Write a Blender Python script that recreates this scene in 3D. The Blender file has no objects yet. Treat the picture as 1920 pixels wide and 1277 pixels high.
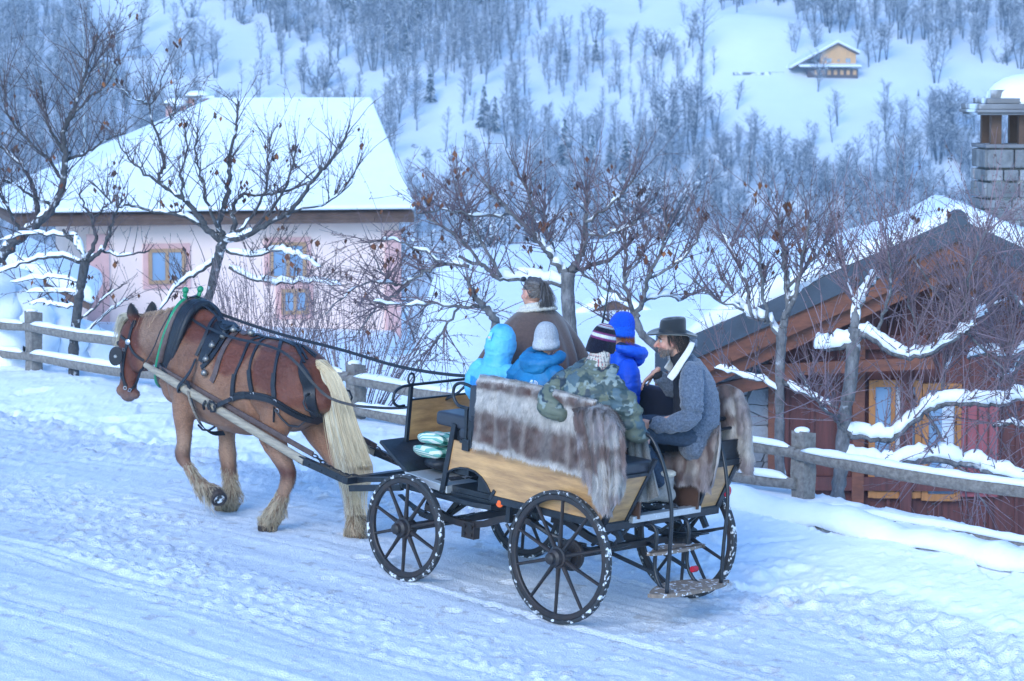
import bpy, bmesh, math, random
import numpy as np
from mathutils import Vector, Matrix, noise
from mathutils.bvhtree import BVHTree
R = math.radians
random.seed(7)
C = bpy.context.scene.collection
# ---------------------------------------------------------------- camera
CAMZ = 3.99; PITCH = R(4.9); FPX = 5610.0
cd = bpy.data.cameras.new('camera'); cam = bpy.data.objects.new('camera', cd); C.objects.link(cam)
cam.location = (0, 0, CAMZ); cam.rotation_euler = (R(90) - PITCH, 0, 0)
cd.sensor_width = 36; cd.lens = FPX / 1920 * 36; cd.clip_end = 3000; cd.clip_start = .5
cd.dof.use_dof = True; cd.dof.focus_distance = 22.8; cd.dof.aperture_fstop = 6.5
bpy.context.scene.camera = cam
# ---------------------------------------------------------------- sky, sun, exposure
SUN_EL, SUN_AZ = R(28), R(200)
w = bpy.data.worlds.new("World"); bpy.context.scene.world = w; w.use_nodes = True
wn = w.node_tree.nodes; sky = wn.new('ShaderNodeTexSky'); sky.sky_type = 'NISHITA'; sky.sun_disc = False
sky.sun_elevation = SUN_EL; sky.sun_rotation = SUN_AZ; sky.ozone_density = 2.5; sky.air_density = 1.0; sky.dust_density = .3
tint = wn.new('ShaderNodeMixRGB'); tint.blend_type = 'MULTIPLY'; tint.inputs[0].default_value = 1; tint.inputs[2].default_value = (.665, .90, 1.12, 1)   # the blue cast of the whole dusk light
w.node_tree.links.new(sky.outputs[0], tint.inputs[1]); w.node_tree.links.new(tint.outputs[0], wn['Background'].inputs[0]); wn['Background'].inputs[1].default_value = .15
sl = bpy.data.lights.new('sun', 'SUN'); sl.energy = .85; sl.angle = R(28); sl.color = (.95, .97, 1)
so = bpy.data.objects.new('sun', sl); C.objects.link(so)
so.rotation_euler = (R(90) - SUN_EL, 0, R(180) - SUN_AZ)
vs = bpy.context.scene.view_settings; vs.view_transform = 'Standard'; vs.look = 'None'; vs.gamma = 1; vs.exposure = 1.42; vs.use_curve_mapping = False
cy = bpy.context.scene.cycles
try:
    cy.use_denoising = True; cy.max_bounces = 6; cy.diffuse_bounces = 3; cy.glossy_bounces = 2; cy.transparent_max_bounces = 6
    cy.volume_bounces = 0
except Exception: pass
# ---------------------------------------------------------------- picture rays and frames
_cp, _sp = math.cos(PITCH), math.sin(PITCH)
def ray(px, py):
    u = (px - 960) / FPX; v = (638.5 - py) / FPX
    return Vector((u, _cp + v * _sp, v * _cp - _sp))
CAM = Vector((0, 0, CAMZ))
def at(px, py, Y):
    d = ray(px, py); return CAM + d * (Y / d.y)
def proj(x, y, z):
    z = z - CAMZ; f = y * _cp - z * _sp; up = y * _sp + z * _cp
    return 960 + FPX * x / f, 638.5 - FPX * up / f
YAW, SLOPE = R(42.5), R(5)
Fv = Vector((-math.cos(YAW) * math.cos(SLOPE), math.sin(YAW) * math.cos(SLOPE), math.sin(SLOPE)))
Lv = Vector((-math.sin(YAW), -math.cos(YAW), 0)); Uv = Fv.cross(Lv)
CO = Vector((.318, 22.032, -.009)) - Lv * .75
CAR = Matrix(((Fv.x, Lv.x, Uv.x, CO.x), (Fv.y, Lv.y, Uv.y, CO.y), (Fv.z, Lv.z, Uv.z, CO.z), (0, 0, 0, 1)))
CARI = CAR.inverted()
def LP(px, py, y):
    """the point of the carriage's own frame seen at a pixel, on the upright plane y"""
    o = CARI @ CAM; d = CARI.to_3x3() @ ray(px, py); t = (y - o.y) / d.y
    return o + d * t
# ---------------------------------------------------------------- objects
def link(name, me, parent=None, M=None):
    o = bpy.data.objects.new(name, me); C.objects.link(o)
    if parent is not None: o.parent = parent
    if M is not None: o.matrix_local = M
    return o
def tag(o, label=None, cat=None, group=None, kind=None):
    if label: o['label'] = label
    if cat: o['category'] = cat
    if group: o['group'] = group
    if kind: o['kind'] = kind
    return o
def thing(name, label, cat, M=None, group=None):
    o = bpy.data.objects.new(name, None); C.objects.link(o); o.empty_display_size = .2
    if M is not None: o.matrix_world = M
    return tag(o, label, cat, group)
def copy_tree(o, parent=None):
    c = o.copy(); C.objects.link(c); c.parent = parent
    for ch in list(o.children): copy_tree(ch, c)
    return c
T = Matrix.Translation
def V(*a): return Vector(a)
class MB:
    """collects shapes and links them as ONE mesh"""
    def __init__(s): s.v = []; s.f = []; s.c = []; s.n = 0
    def add(s, vs, fs, col=None):
        b = len(s.v); s.v += [tuple(v) for v in vs]; s.f += [tuple(i + b for i in f) for f in fs]
        s.c += [col if col else (1, 1, 1)] * len(vs)
    def box(s, c, size, M=None, taper=1, col=None):
        x, y, z = (q / 2 for q in size); vs = []
        for dz in (-1, 1):
            t = taper if dz > 0 else 1
            for dx, dy in ((-1, -1), (1, -1), (1, 1), (-1, 1)): vs.append(Vector((dx * x * t, dy * y * t, dz * z)))
        if M is not None: vs = [M @ v for v in vs]
        vs = [v + Vector(c) for v in vs]
        s.add(vs, [(3, 2, 1, 0), (4, 5, 6, 7), (0, 1, 5, 4), (1, 2, 6, 5), (2, 3, 7, 6), (3, 0, 4, 7)], col)
    def bar(s, a, b, w, h, up=(0, 0, 1), col=None):
        a, b = Vector(a), Vector(b); d = (b - a).normalized(); u = Vector(up); r = d.cross(u)
        if r.length < 1e-4: r = d.cross(Vector((1, 0, 0)))
        r.normalize(); u = r.cross(d).normalized(); vs = []
        for p in (a, b):
            for i, j in ((-1, -1), (1, -1), (1, 1), (-1, 1)): vs.append(p + r * (i * w / 2) + u * (j * h / 2))
        s.add(vs, [(3, 2, 1, 0), (4, 5, 6, 7), (0, 1, 5, 4), (1, 2, 6, 5), (2, 3, 7, 6), (3, 0, 4, 7)], col)
    def tube(s, pts, r, seg=8, col=None, closed=False, cap=True, sq=1.0, up=None):
        pts = [Vector(p) for p in pts]; n = len(pts); rs = r if hasattr(r, '__len__') else [r] * n
        vs = []; fr = None
        for i, p in enumerate(pts):
            if closed: d = pts[(i + 1) % n] - pts[i - 1]
            else: d = pts[min(i + 1, n - 1)] - pts[max(i - 1, 0)]
            if d.length < 1e-9: d = Vector((0, 0, 1))
            d.normalize()
            if up is not None: a = Vector(up)
            elif fr is None: a = Vector((0, 0, 1)) if abs(d.z) < .9 else Vector((1, 0, 0))
            else: a = fr
            a = a - d * a.dot(d)
            if a.length < 1e-5: a = d.orthogonal()
            a.normalize(); fr = a; b = d.cross(a)
            for k in range(seg):
                t = 2 * math.pi * (k + .5) / seg
                vs.append(p + (a * math.cos(t) + b * math.sin(t) * sq) * rs[i])
        fs = []; m = n if closed else n - 1
        for i in range(m):
            j = (i + 1) % n
            for k in range(seg):
                l = (k + 1) % seg
                fs.append((i * seg + k, i * seg + l, j * seg + l, j * seg + k))
        if cap and not closed:
            fs.append(tuple(range(seg))[::-1]); fs.append(tuple((n - 1) * seg + k for k in range(seg)))
        s.add(vs, fs, col)
    def lathe(s, c, axis, prof, seg=24, col=None):
        """prof: (distance along the axis, radius)"""
        ax = Vector(axis).normalized(); a = ax.orthogonal().normalized(); b = ax.cross(a); c = Vector(c); vs = []; fs = []
        for (h, r) in prof:
            for k in range(seg):
                t = 2 * math.pi * k / seg
                vs.append(c + ax * h + (a * math.cos(t) + b * math.sin(t)) * max(r, 1e-4))
        n = len(prof)
        for i in range(n - 1):
            for k in range(seg):
                l = (k + 1) % seg; fs.append((i * seg + k, i * seg + l, (i + 1) * seg + l, (i + 1) * seg + k))
        fs.append(tuple(range(seg))[::-1]); fs.append(tuple((n - 1) * seg + k for k in range(seg)))
        s.add(vs, fs, col)
    def ring(s, c, axis, rin, rout, w, seg=48, col=None):
        ax = Vector(axis).normalized(); a = ax.orthogonal().normalized(); b = ax.cross(a); c = Vector(c); vs = []; fs = []
        bv = min(w, rout - rin) * .18
        prof = [(-w / 2 + bv, rout), (w / 2 - bv, rout), (w / 2, rout - bv), (w / 2, rin + bv), (w / 2 - bv, rin), (-w / 2 + bv, rin), (-w / 2, rin + bv), (-w / 2, rout - bv)]
        for k in range(seg):
            t = 2 * math.pi * k / seg; d = a * math.cos(t) + b * math.sin(t)
            for (h, r) in prof: vs.append(c + ax * h + d * r)
        m = len(prof)
        for k in range(seg):
            l = (k + 1) % seg
            for i in range(m):
                j = (i + 1) % m; fs.append((k * m + i, k * m + j, l * m + j, l * m + i))
        s.add(vs, fs, col)
    def ell(s, c, r, M=None, seg=16, rings=10, col=None):
        vs = []; fs = []
        for i in range(rings + 1):
            ph = math.pi * i / rings
            for k in range(seg):
                t = 2 * math.pi * k / seg
                v = Vector((math.sin(ph) * math.cos(t) * r[0], math.sin(ph) * math.sin(t) * r[1], math.cos(ph) * r[2]))
                if M is not None: v = M @ v
                vs.append(v + Vector(c))
        for i in range(rings):
            for k in range(seg):
                l = (k + 1) % seg; fs.append((i * seg + k, (i + 1) * seg + k, (i + 1) * seg + l, i * seg + l))
        s.add(vs, fs, col)
    def prism(s, poly, z0, z1, axes=(0, 1, 2), col=None):
        """poly of 2D points spanned on axes[0], axes[1]; pushed from z0 to z1 along axes[2]"""
        n = len(poly); vs = []
        for z in (z0, z1):
            for (a, b) in poly:
                p = [0, 0, 0]; p[axes[0]] = a; p[axes[1]] = b; p[axes[2]] = z; vs.append(p)
        fs = [tuple(range(n))[::-1], tuple(range(n, 2 * n))] + [(i, (i + 1) % n, n + (i + 1) % n, n + i) for i in range(n)]
        s.add(vs, fs, col)
    def grid(s, P, col=None):
        """P[i][j] points"""
        n, m = len(P), len(P[0]); vs = [p for row in P for p in row]
        s.add(vs, [(i * m + j, i * m + j + 1, (i + 1) * m + j + 1, (i + 1) * m + j) for i in range(n - 1) for j in range(m - 1)], col)
    def mesh(s, name, mat, smooth=False, base=None, fixn=True):
        me = bpy.data.meshes.new(name)
        vs = s.v if base is None else [(v[0] - base[0], v[1] - base[1], v[2] - base[2]) for v in s.v]
        me.from_pydata(vs, [], s.f)
        if mat: me.materials.append(mat)
        if fixn:
            bm = bmesh.new(); bm.from_mesh(me); bmesh.ops.recalc_face_normals(bm, faces=bm.faces); bm.to_mesh(me); bm.free()
        at_ = me.color_attributes.new('Col', 'FLOAT_COLOR', 'POINT')
        a = np.ones((len(s.v), 4), np.float32); a[:, :3] = np.array(s.c, np.float32).reshape(-1, 3); at_.data.foreach_set('color', a.ravel())
        if smooth: shade(me, smooth)
        me.update(); return me
    def build(s, name, mat, parent=None, smooth=False, base=None, bevel=0, fixn=True):
        o = link(name, s.mesh(name, mat, smooth, base, fixn), parent)
        if bevel:
            b = o.modifiers.new('bevel', 'BEVEL'); b.width = bevel; b.segments = 2; b.limit_method = 'ANGLE'; b.angle_limit = R(40)
        return o
def shade(me, ang=True):
    me.polygons.foreach_set('use_smooth', np.ones(len(me.polygons), bool))
    if ang is not True:
        try: me.set_sharp_from_angle(angle=R(ang))
        except Exception: pass
def raw(name, vs, fs, mat, col=None, smooth=False):
    """numpy verts (n,3) and faces (m,k) to a mesh, quickly"""
    me = bpy.data.meshes.new(name); vs = np.asarray(vs, np.float32); fs = np.asarray(fs, np.int32); k = fs.shape[1]
    me.vertices.add(len(vs)); me.vertices.foreach_set('co', vs.ravel())
    me.loops.add(fs.size); me.loops.foreach_set('vertex_index', fs.ravel())
    me.polygons.add(len(fs)); me.polygons.foreach_set('loop_start', np.arange(0, fs.size, k, dtype=np.int32))
    me.update(calc_edges=True)
    if mat: me.materials.append(mat)
    if col is not None:
        a = np.ones((len(vs), 4), np.float32); a[:, :3] = col
        me.color_attributes.new('Col', 'FLOAT_COLOR', 'POINT').data.foreach_set('color', a.ravel())
    if smooth: shade(me)
    return me
def spline(pts, n=8):
    """Catmull-Rom through tuples of any length"""
    P = [np.array(p, float) for p in pts]; P = [2 * P[0] - P[1]] + P + [2 * P[-1] - P[-2]]; out = []
    for i in range(1, len(P) - 2):
        for k in range(n):
            t = k / n; a, b, c, d = P[i - 1], P[i], P[i + 1], P[i + 2]
            out.append(.5 * ((2 * b) + (c - a) * t + (2 * a - 5 * b + 4 * c - d) * t * t + (3 * b - a - 3 * c + d) * t ** 3))
    out.append(P[-2]); return out
# ---------------------------------------------------------------- organic bodies: lofts merged by voxel remesh
class Body:
    def __init__(s): s.m = MB()
    def chain(s, pts, up=(0, 0, 1), n=5, seg=20):
        """pts: (x,y,z,ra,rb): ra along 'up', rb across; round ends"""
        S = spline(pts, n); rows = []
        L = len(S)
        P = [Vector(p[:3]) for p in S]
        def frame(i):
            d = (P[min(i + 1, L - 1)] - P[max(i - 1, 0)]).normalized(); a = Vector(up); a = a - d * a.dot(d)
            if a.length < 1e-3: a = d.orthogonal()
            a.normalize(); return d, a, d.cross(a)
        def row(c, a, b, ra, rb): return [c + a * (math.cos(2 * math.pi * k / seg) * ra) + b * (math.sin(2 * math.pi * k / seg) * rb) for k in range(seg)]
        d, a, b = frame(0); e = min(S[0][3], S[0][4])
        for th in (80, 55, 25): rows.append(row(P[0] - d * e * math.sin(R(th)), a, b, S[0][3] * math.cos(R(th)), S[0][4] * math.cos(R(th))))
        for i in range(L):
            d, a, b = frame(i); rows.append(row(P[i], a, b, max(S[i][3], .002), max(S[i][4], .002)))
        e = min(S[-1][3], S[-1][4])
        for th in (25, 55, 80): rows.append(row(P[-1] + d * e * math.sin(R(th)), a, b, S[-1][3] * math.cos(R(th)), S[-1][4] * math.cos(R(th))))
        vs = [v for r in rows for v in r]; m = len(rows)
        fs = [(i * seg + k, i * seg + (k + 1) % seg, (i + 1) * seg + (k + 1) % seg, (i + 1) * seg + k) for i in range(m - 1) for k in range(seg)]
        fs.append(tuple(range(seg))[::-1]); fs.append(tuple((m - 1) * seg + k for k in range(seg)))
        s.m.add(vs, fs)
    def cap(s, a, b, ra, rb=None): s.chain([(*a, ra, ra), (*b, rb if rb else ra, rb if rb else ra)], n=2, seg=14)
    def ell(s, c, r, M=None): s.m.ell(c, r, M, 20, 14)
    def build(s, name, mat, parent, voxel=.01, smooth=4, col=None, disp=None, base=None, sfac=.5):
        me = s.m.mesh(name, None, False, base); o = link(name, me)
        mo = o.modifiers.new('r', 'REMESH'); mo.mode = 'VOXEL'; mo.voxel_size = voxel; mo.adaptivity = 0
        if smooth:
            sm = o.modifiers.new('s', 'SMOOTH'); sm.iterations = smooth; sm.factor = sfac
        dg = bpy.context.evaluated_depsgraph_get(); m2 = bpy.data.meshes.new_from_object(o.evaluated_get(dg))
        bpy.data.objects.remove(o); bpy.data.meshes.remove(me); m2.name = name
        n = len(m2.vertices); co = np.empty(n * 3, np.float32); m2.vertices.foreach_get('co', co); co = co.reshape(-1, 3)
        if disp is not None:
            nr = np.empty(n * 3, np.float32); m2.vertices.foreach_get('normal', nr); nr = nr.reshape(-1, 3)
            co = co + nr * disp(co, nr)[:, None]; m2.vertices.foreach_set('co', co.ravel().astype(np.float32)); m2.update()
        c4 = np.ones((n, 4), np.float32)
        if col is not None: c4[:, :3] = col(co)
        if 'Col' in m2.color_attributes: m2.color_attributes.remove(m2.color_attributes['Col'])
        m2.color_attributes.new('Col', 'FLOAT_COLOR', 'POINT').data.foreach_set('color', c4.ravel())
        m2.materials.clear(); m2.materials.append(mat); shade(m2)
        return link(name, m2, parent)
# ---------------------------------------------------------------- numpy noise
_rs = np.random.RandomState(5); _G = _rs.rand(64, 64, 64).astype(np.float32)
def vnoise(p, f=1.0, seed=0):
    """smooth value noise, p (n,3) -> 0..1"""
    q = np.asarray(p, np.float64) * f + seed * 17.31 + 1000; i = np.floor(q).astype(int); t = q - i; t = t * t * (3 - 2 * t); r = 0
    for dx in (0, 1):
        for dy in (0, 1):
            for dz in (0, 1):
                wgt = (t[:, 0] if dx else 1 - t[:, 0]) * (t[:, 1] if dy else 1 - t[:, 1]) * (t[:, 2] if dz else 1 - t[:, 2])
                r = r + wgt * _G[(i[:, 0] + dx) % 64, (i[:, 1] + dy) % 64, (i[:, 2] + dz) % 64]
    return r
def fbm(p, f=1.0, o=4, seed=0):
    a = 0; s = 0
    for k in range(o): a = a + vnoise(p, f * 2 ** k, seed + k) / 2 ** k; s += 1 / 2 ** k
    return a / s
def sst(a, b, x): t = np.clip((x - a) / (b - a), 0, 1); return t * t * (3 - 2 * t)
def mix(a, b, t): t = np.asarray(t)[..., None]; return np.asarray(a) * (1 - t) + np.asarray(b) * t
# ---------------------------------------------------------------- materials
def mat(name, base=(.5, .5, .5), rough=.7, metal=0, vc=False, ns=0, na=0, base2=None, bump=0, bs=40, spec=.4, stretch=None, sheen=0, sss=0, coat=0, snow=0, snow_s=12, thresh=.52, two=False):
    m = bpy.data.materials.new(name); m.use_nodes = True; N = m.node_tree.nodes; K = m.node_tree.links; b = N['Principled BSDF']
    b.inputs['Roughness'].default_value = rough; b.inputs['Metallic'].default_value = metal
    b.inputs['Specular IOR Level'].default_value = spec
    if sheen: b.inputs['Sheen Weight'].default_value = sheen; b.inputs['Sheen Roughness'].default_value = .5
    if coat: b.inputs['Coat Weight'].default_value = coat
    if sss: b.inputs['Subsurface Weight'].default_value = sss; b.inputs['Subsurface Radius'].default_value = (.02, .008, .004); b.inputs['Subsurface Scale'].default_value = .6
    tc = N.new('ShaderNodeTexCoord'); mp = N.new('ShaderNodeMapping'); K.new(tc.outputs['Object'], mp.inputs[0])
    if stretch: mp.inputs['Scale'].default_value = stretch
    if vc: src = N.new('ShaderNodeVertexColor'); src.layer_name = 'Col'; col = src.outputs[0]
    else: rgb = N.new('ShaderNodeRGB'); rgb.outputs[0].default_value = (*base, 1); col = rgb.outputs[0]
    if ns:
        t = N.new('ShaderNodeTexNoise'); t.inputs['Scale'].default_value = ns; t.inputs['Detail'].default_value = 6; t.inputs['Roughness'].default_value = .65; K.new(mp.outputs[0], t.inputs[0])
        r = N.new('ShaderNodeMapRange'); r.inputs[1].default_value = .3; r.inputs[2].default_value = .7; K.new(t.outputs[0], r.inputs[0])
        mx = N.new('ShaderNodeMix'); mx.data_type = 'RGBA'
        if base2 is not None:
            K.new(r.outputs[0], mx.inputs[0]); K.new(col, mx.inputs[6]); mx.inputs[7].default_value = (*base2, 1)
        else:
            mx.blend_type = 'MULTIPLY'; mx.inputs[0].default_value = 1; K.new(col, mx.inputs[6])
            r.inputs[3].default_value = 1 - na; r.inputs[4].default_value = 1 + na * .5; K.new(r.outputs[0], mx.inputs[7])
        col = mx.outputs[2]
    if snow:
        t = N.new('ShaderNodeTexNoise'); t.inputs['Scale'].default_value = snow_s; t.inputs['Detail'].default_value = 5; K.new(tc.outputs['Object'], t.inputs[0])
        r = N.new('ShaderNodeMapRange'); r.inputs[1].default_value = thresh; r.inputs[2].default_value = thresh + .07; r.inputs[4].default_value = snow; K.new(t.outputs[0], r.inputs[0])
        mx = N.new('ShaderNodeMix'); mx.data_type = 'RGBA'; K.new(r.outputs[0], mx.inputs[0]); K.new(col, mx.inputs[6]); mx.inputs[7].default_value = (.8, .84, .9, 1); col = mx.outputs[2]
    K.new(col, b.inputs['Base Color'])
    if bump:
        t = N.new('ShaderNodeTexNoise'); t.inputs['Scale'].default_value = bs; t.inputs['Detail'].default_value = 4; K.new(mp.outputs[0], t.inputs[0])
        bp = N.new('ShaderNodeBump'); bp.inputs['Strength'].default_value = bump; bp.inputs['Distance'].default_value = .02; K.new(t.outputs[0], bp.inputs['Height']); K.new(bp.outputs[0], b.inputs['Normal'])
    return m
M = {}
M['snow'] = mat('snow', (.83, .86, .9), .6, ns=3, na=.04, bump=.35, bs=18, spec=.3)
M['snow_far'] = mat('far_snow', (.83, .86, .9), .8, ns=.08, na=.06)
M['road'] = mat('packed_snow', vc=True, rough=.6, ns=55, na=.16, bump=.7, bs=75, spec=.3)
M['bark'] = mat('bark', (.06, .058, .062), .9, ns=14, base2=(.24, .235, .24), bump=1, bs=45, stretch=(1, 1, .5), snow=.5, snow_s=7, thresh=.64)
M['bark_dark'] = mat('dark_bark', (.03, .03, .033), .95, ns=22, base2=(.10, .10, .105), bump=1, bs=45, snow=.7, snow_s=9, thresh=.6)
M['twig'] = mat('twig', vc=True, rough=.8)
M['leaf'] = mat('dead_leaf', vc=True, rough=.8)
M['far_tree'] = mat('far_tree', vc=True, rough=.9)
M['black'] = mat('black_paint', (.013, .017, .024), .38, ns=14, na=.5, bump=.1, bs=60, spec=.45)
M['rust'] = mat('worn_black', (.013, .016, .021), .5, ns=9, base2=(.038, .026, .023), spec=.4)
M['tyre'] = mat('tyre_rubber', (.03, .032, .036), .7, snow=.75, snow_s=26, thresh=.565, bump=.4, bs=40)
M['ply'] = mat('varnished_plywood', (.57, .325, .135), .42, ns=3.4, base2=(.27, .145, .065), stretch=(.8, 1, 6), bump=.06, bs=30, coat=.25)
M['oldwood'] = mat('weathered_wood', (.34, .29, .24), .85, ns=5, base2=(.16, .135, .11), stretch=(1, 1, 14), bump=.5, bs=30)
M['pole'] = mat('shaft_wood', (.40, .34, .25), .6, ns=9, base2=(.2, .17, .14), stretch=(.7, 6, 6), bump=.3, bs=30)
M['leather'] = mat('black_leather', (.013, .015, .021), .45, ns=20, na=.4, bump=.25, bs=90, spec=.4)
M['brownleather'] = mat('brown_leather', (.1, .065, .06), .5, ns=20, na=.4, bump=.2, bs=90)
M['brass'] = mat('brass', (.6, .5, .3), .35, metal=1); M['steel'] = mat('steel', (.5, .5, .5), .35, metal=1)
M['green'] = mat('green_paint', (.01, .22, .1), .35, ns=20, na=.3)
M['vc'] = mat('painted', vc=True, rough=.75)
M['hair'] = mat('hair', vc=True, rough=.55, spec=.4)
M['coat'] = mat('horse_coat', vc=True, rough=.5, ns=55, na=.42, sheen=.1, bump=.3, bs=130, spec=.35, stretch=(.6, 1, 2.2))
M['skin'] = mat('skin', vc=True, rough=.5, ns=30, na=.1, sss=.15, bump=.08, bs=90)
M['glass'] = mat('window_glass', (.2, .3, .42), .08, spec=.9); M['shutter'] = mat('shutter', (.3, .08, .09), .7)  # the panes' blue sky reflection is put into the glass base colour
# ================================================================ GROUND
P0 = np.array([2.55, 26.0]); FD = np.array([-.651, .759]); FN = np.array([-.759, -.651])
f2 = np.array([-.737, .676])
def Zg(x, y):
    """height of the snow at world x, y (arrays): road, bank, garden, valley"""
    x = np.asarray(x, float); y = np.asarray(y, float)
    s = (x - CO.x) * f2[0] + (y - CO.y) * f2[1]
    road = -.065 * (x - .31) + .0585 * (y - 22) - .02 * np.maximum(0, s - 1.5) ** 1.5
    road = np.where(s > 22, -.3, road)
    t = (x - P0[0]) * FD[0] + (y - P0[1]) * FD[1]; d = (x - P0[0]) * FN[0] + (y - P0[1]) * FN[1]
    zf = np.interp(t, [-12, -2.43, 0, 6.4, 12.7, 20, 40], [.1, .30, .36, .54, .60, .62, .4])
    b = sst(2.3, .35, d)
    near = road * (1 - b) + zf * b
    gx = x - y * ((760 - 960) / FPX)                   # metres right of the line to the pink house corner
    left = zf - .55 * sst(-.25, -1.6, d) - .9 * sst(-1.5, -7, d) - .055 * np.maximum(0, -d - 7)
    rt = sst(.9, 2.2, x) * sst(46, 40, y)
    knoll = zf - (.6 + 1.5 * rt) * sst(-.25, -1.6, d) + 1.0 * sst(-3, -24, d) * (1 - rt)
    far = sst(60, 68, y + .25 * np.abs(x - 2)); knoll = knoll * (1 - far) + (-5 - .08 * (y - 60)) * far
    g = left * (1 - sst(0, .8, gx)) + knoll * sst(0, .8, gx)
    g = g + 7.6 * np.exp(-(((x - 4.3) / 3.6) ** 2 + ((y - 92) / 6) ** 2))
    z = np.where(d < -.2, g * sst(-.2, -.6, d) + zf * (1 - sst(-.2, -.6, d)), near)
    v = sst(95, 200, y); z = z * (1 - v) + (-12 - (y - 100) * .09) * v
    return z
def hill(x, y):
    p = np.stack([x, y, x * 0], 1)
    z = 5.8 + .364 * (y - 560) + (fbm(p, .012, 3, 3) - .5) * 9 + (fbm(p, .05, 3, 4) - .5) * 2.5
    z += 5 * np.exp(-((x - 45) / 22) ** 2) * np.exp(-((y - 575) / 14) ** 2)
    z -= 4 * np.exp(-((x - 22) / 14) ** 2)
    return z
def hill_z(x, y): return float(hill(np.array([x]), np.array([y]))[0])
def on_hill(px, py):
    """where the sight line through a pixel meets the hillside"""
    d = ray(px, py); a, b = 440., 800.
    for _ in range(40):
        m = (a + b) / 2; q = CAM + d * (m / d.y)
        if q.z > hill_z(q.x, q.y): a = m
        else: b = m
    return CAM + d * (a / d.y)
def sheet(name, xs, ys, zf, mat, col=None, keep=None, kind='structure', smooth=True):
    X, Y = np.meshgrid(xs, ys); x, y = X.ravel(), Y.ravel(); z = zf(x, y); n, m = X.shape
    i = np.arange((n - 1) * (m - 1)); r, c = i // (m - 1), i % (m - 1); a = r * m + c
    F = np.stack([a, a + 1, a + m + 1, a + m], 1)
    if keep is not None: F = F[keep(x[F].mean(1), y[F].mean(1))]
    used = np.unique(F); mp = np.zeros(len(x), int); mp[used] = np.arange(len(used))
    vs = np.stack([x, y, z], 1)[used]
    return tag(link(name, raw(name, vs, mp[F], mat, None if col is None else col(vs), smooth)), kind=kind)
def lumps(x, y):
    """fine relief of the trodden road and the soft bank"""
    s = (x - CO.x) * f2[0] + (y - CO.y) * f2[1]; l = (x - CO.x) * -.676 + (y - CO.y) * -.737
    d = (x - P0[0]) * FN[0] + (y - P0[1]) * FN[1]
    p = np.stack([x, y, x * 0], 1); q = np.stack([s * .16 + l * .015, l, s * 0], 1)
    rd = sst(1.3, 2.6, d + (fbm(p, .7, 3, 9) - .5) * 1.4)
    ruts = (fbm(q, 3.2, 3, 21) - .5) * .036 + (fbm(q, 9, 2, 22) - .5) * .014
    patch = sst(.42, .62, fbm(np.stack([s * .35, l * .9, s * 0], 1), .9, 3, 24)); g2 = np.stack([s * .05, l, s * 0], 1)
    crumbs = np.maximum(0, fbm(p, 17, 2, 23) - .5) * .09 * (.25 + patch) + (vnoise(p, 34, 25) - .5) * .009 + (vnoise(g2, 13, 29) - .5) * .014 * (1 - patch)
    wob = .05 * np.sin(s * .9) + .03 * np.sin(s * 2.3 + 1)
    for l0, wd, dp in ((.78, .030, .016), (-.72, .030, .016), (2.35, .045, .014), (2.62, .045, .014), (3.55, .05, .012), (3.9, .03, .012), (-1.75, .05, .012), (-1.3, .04, .010)):
        wb = wob * (0 if abs(l0) < 1 else 1.6); act = sst(1.9, 1.2, s) if abs(l0) < 1 else 1.0; e_ = (l - l0 - wb) / wd
        ruts = ruts - act * (dp * np.exp(-e_ ** 2) - dp * .55 * np.exp(-((np.abs(e_) - 1.9) / .7) ** 2)) * (.5 + fbm(p, 2.5, 2, 31))
    cs_, cl_ = s / .42, l / .34; ic = np.floor(cs_); jc_ = np.floor(cl_); hsh = np.stack([ic, jc_, ic * 0], 1); o1 = vnoise(hsh, 1.0, 51) - .5; o2 = vnoise(hsh, 1.0, 52) - .5; on = (vnoise(hsh, 1.0, 53) > .56) & (np.abs(l) < 1.3)
    rr2 = np.hypot((cs_ - ic - .5 - o1 * .5) * .42, (cl_ - jc_ - .5 - o2 * .5) * .34); ruts = ruts + on * (-.020 * sst(.085, .05, rr2) + .010 * np.exp(-((rr2 - .095) / .02) ** 2))
    edge = np.exp(-((d - 2.1) / .6) ** 2) * (np.maximum(0, fbm(p, 7, 4, 26) - .46) * .22 + np.maximum(0, fbm(p, 20, 2, 36) - .55) * .1)
    soft = (fbm(p, .9, 3, 27) - .5) * .16 + (fbm(p, 5, 4, 28) - .5) * .022 + np.maximum(0, fbm(p, 16, 2, 38) - .62) * .09 - .035 * sst(.66, .72, vnoise(p, 2.6, 39))
    # overhanging lip of old snow along the bottom rail on the right
    return rd * (ruts + crumbs) + edge + (1 - rd) * soft
def Zr(x, y): return Zg(x, y) + lumps(x, y)
def inroad(x, y):
    d = (x - P0[0]) * FN[0] + (y - P0[1]) * FN[1]; p = np.stack([x, y, x * 0], 1)
    return d + (fbm(p, .7, 3, 9) - .5) * 1.2 > 1.9
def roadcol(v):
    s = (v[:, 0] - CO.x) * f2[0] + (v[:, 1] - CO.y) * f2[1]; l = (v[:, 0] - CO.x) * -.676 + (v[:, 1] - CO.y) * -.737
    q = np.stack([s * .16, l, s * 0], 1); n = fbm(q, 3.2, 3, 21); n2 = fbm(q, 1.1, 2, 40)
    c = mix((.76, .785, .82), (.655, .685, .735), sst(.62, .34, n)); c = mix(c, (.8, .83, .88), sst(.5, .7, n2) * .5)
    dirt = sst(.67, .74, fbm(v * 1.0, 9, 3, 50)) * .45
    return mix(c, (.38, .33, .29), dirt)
fx = np.arange(-6.6, 6.2, .019); fy = np.concatenate([np.arange(16.2, 27, .028), np.arange(27, 40, .06)])
inner = lambda x, y: (x > -6.55) & (x < 6.1) & (y > 16.2) & (y < 39.9)
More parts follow.
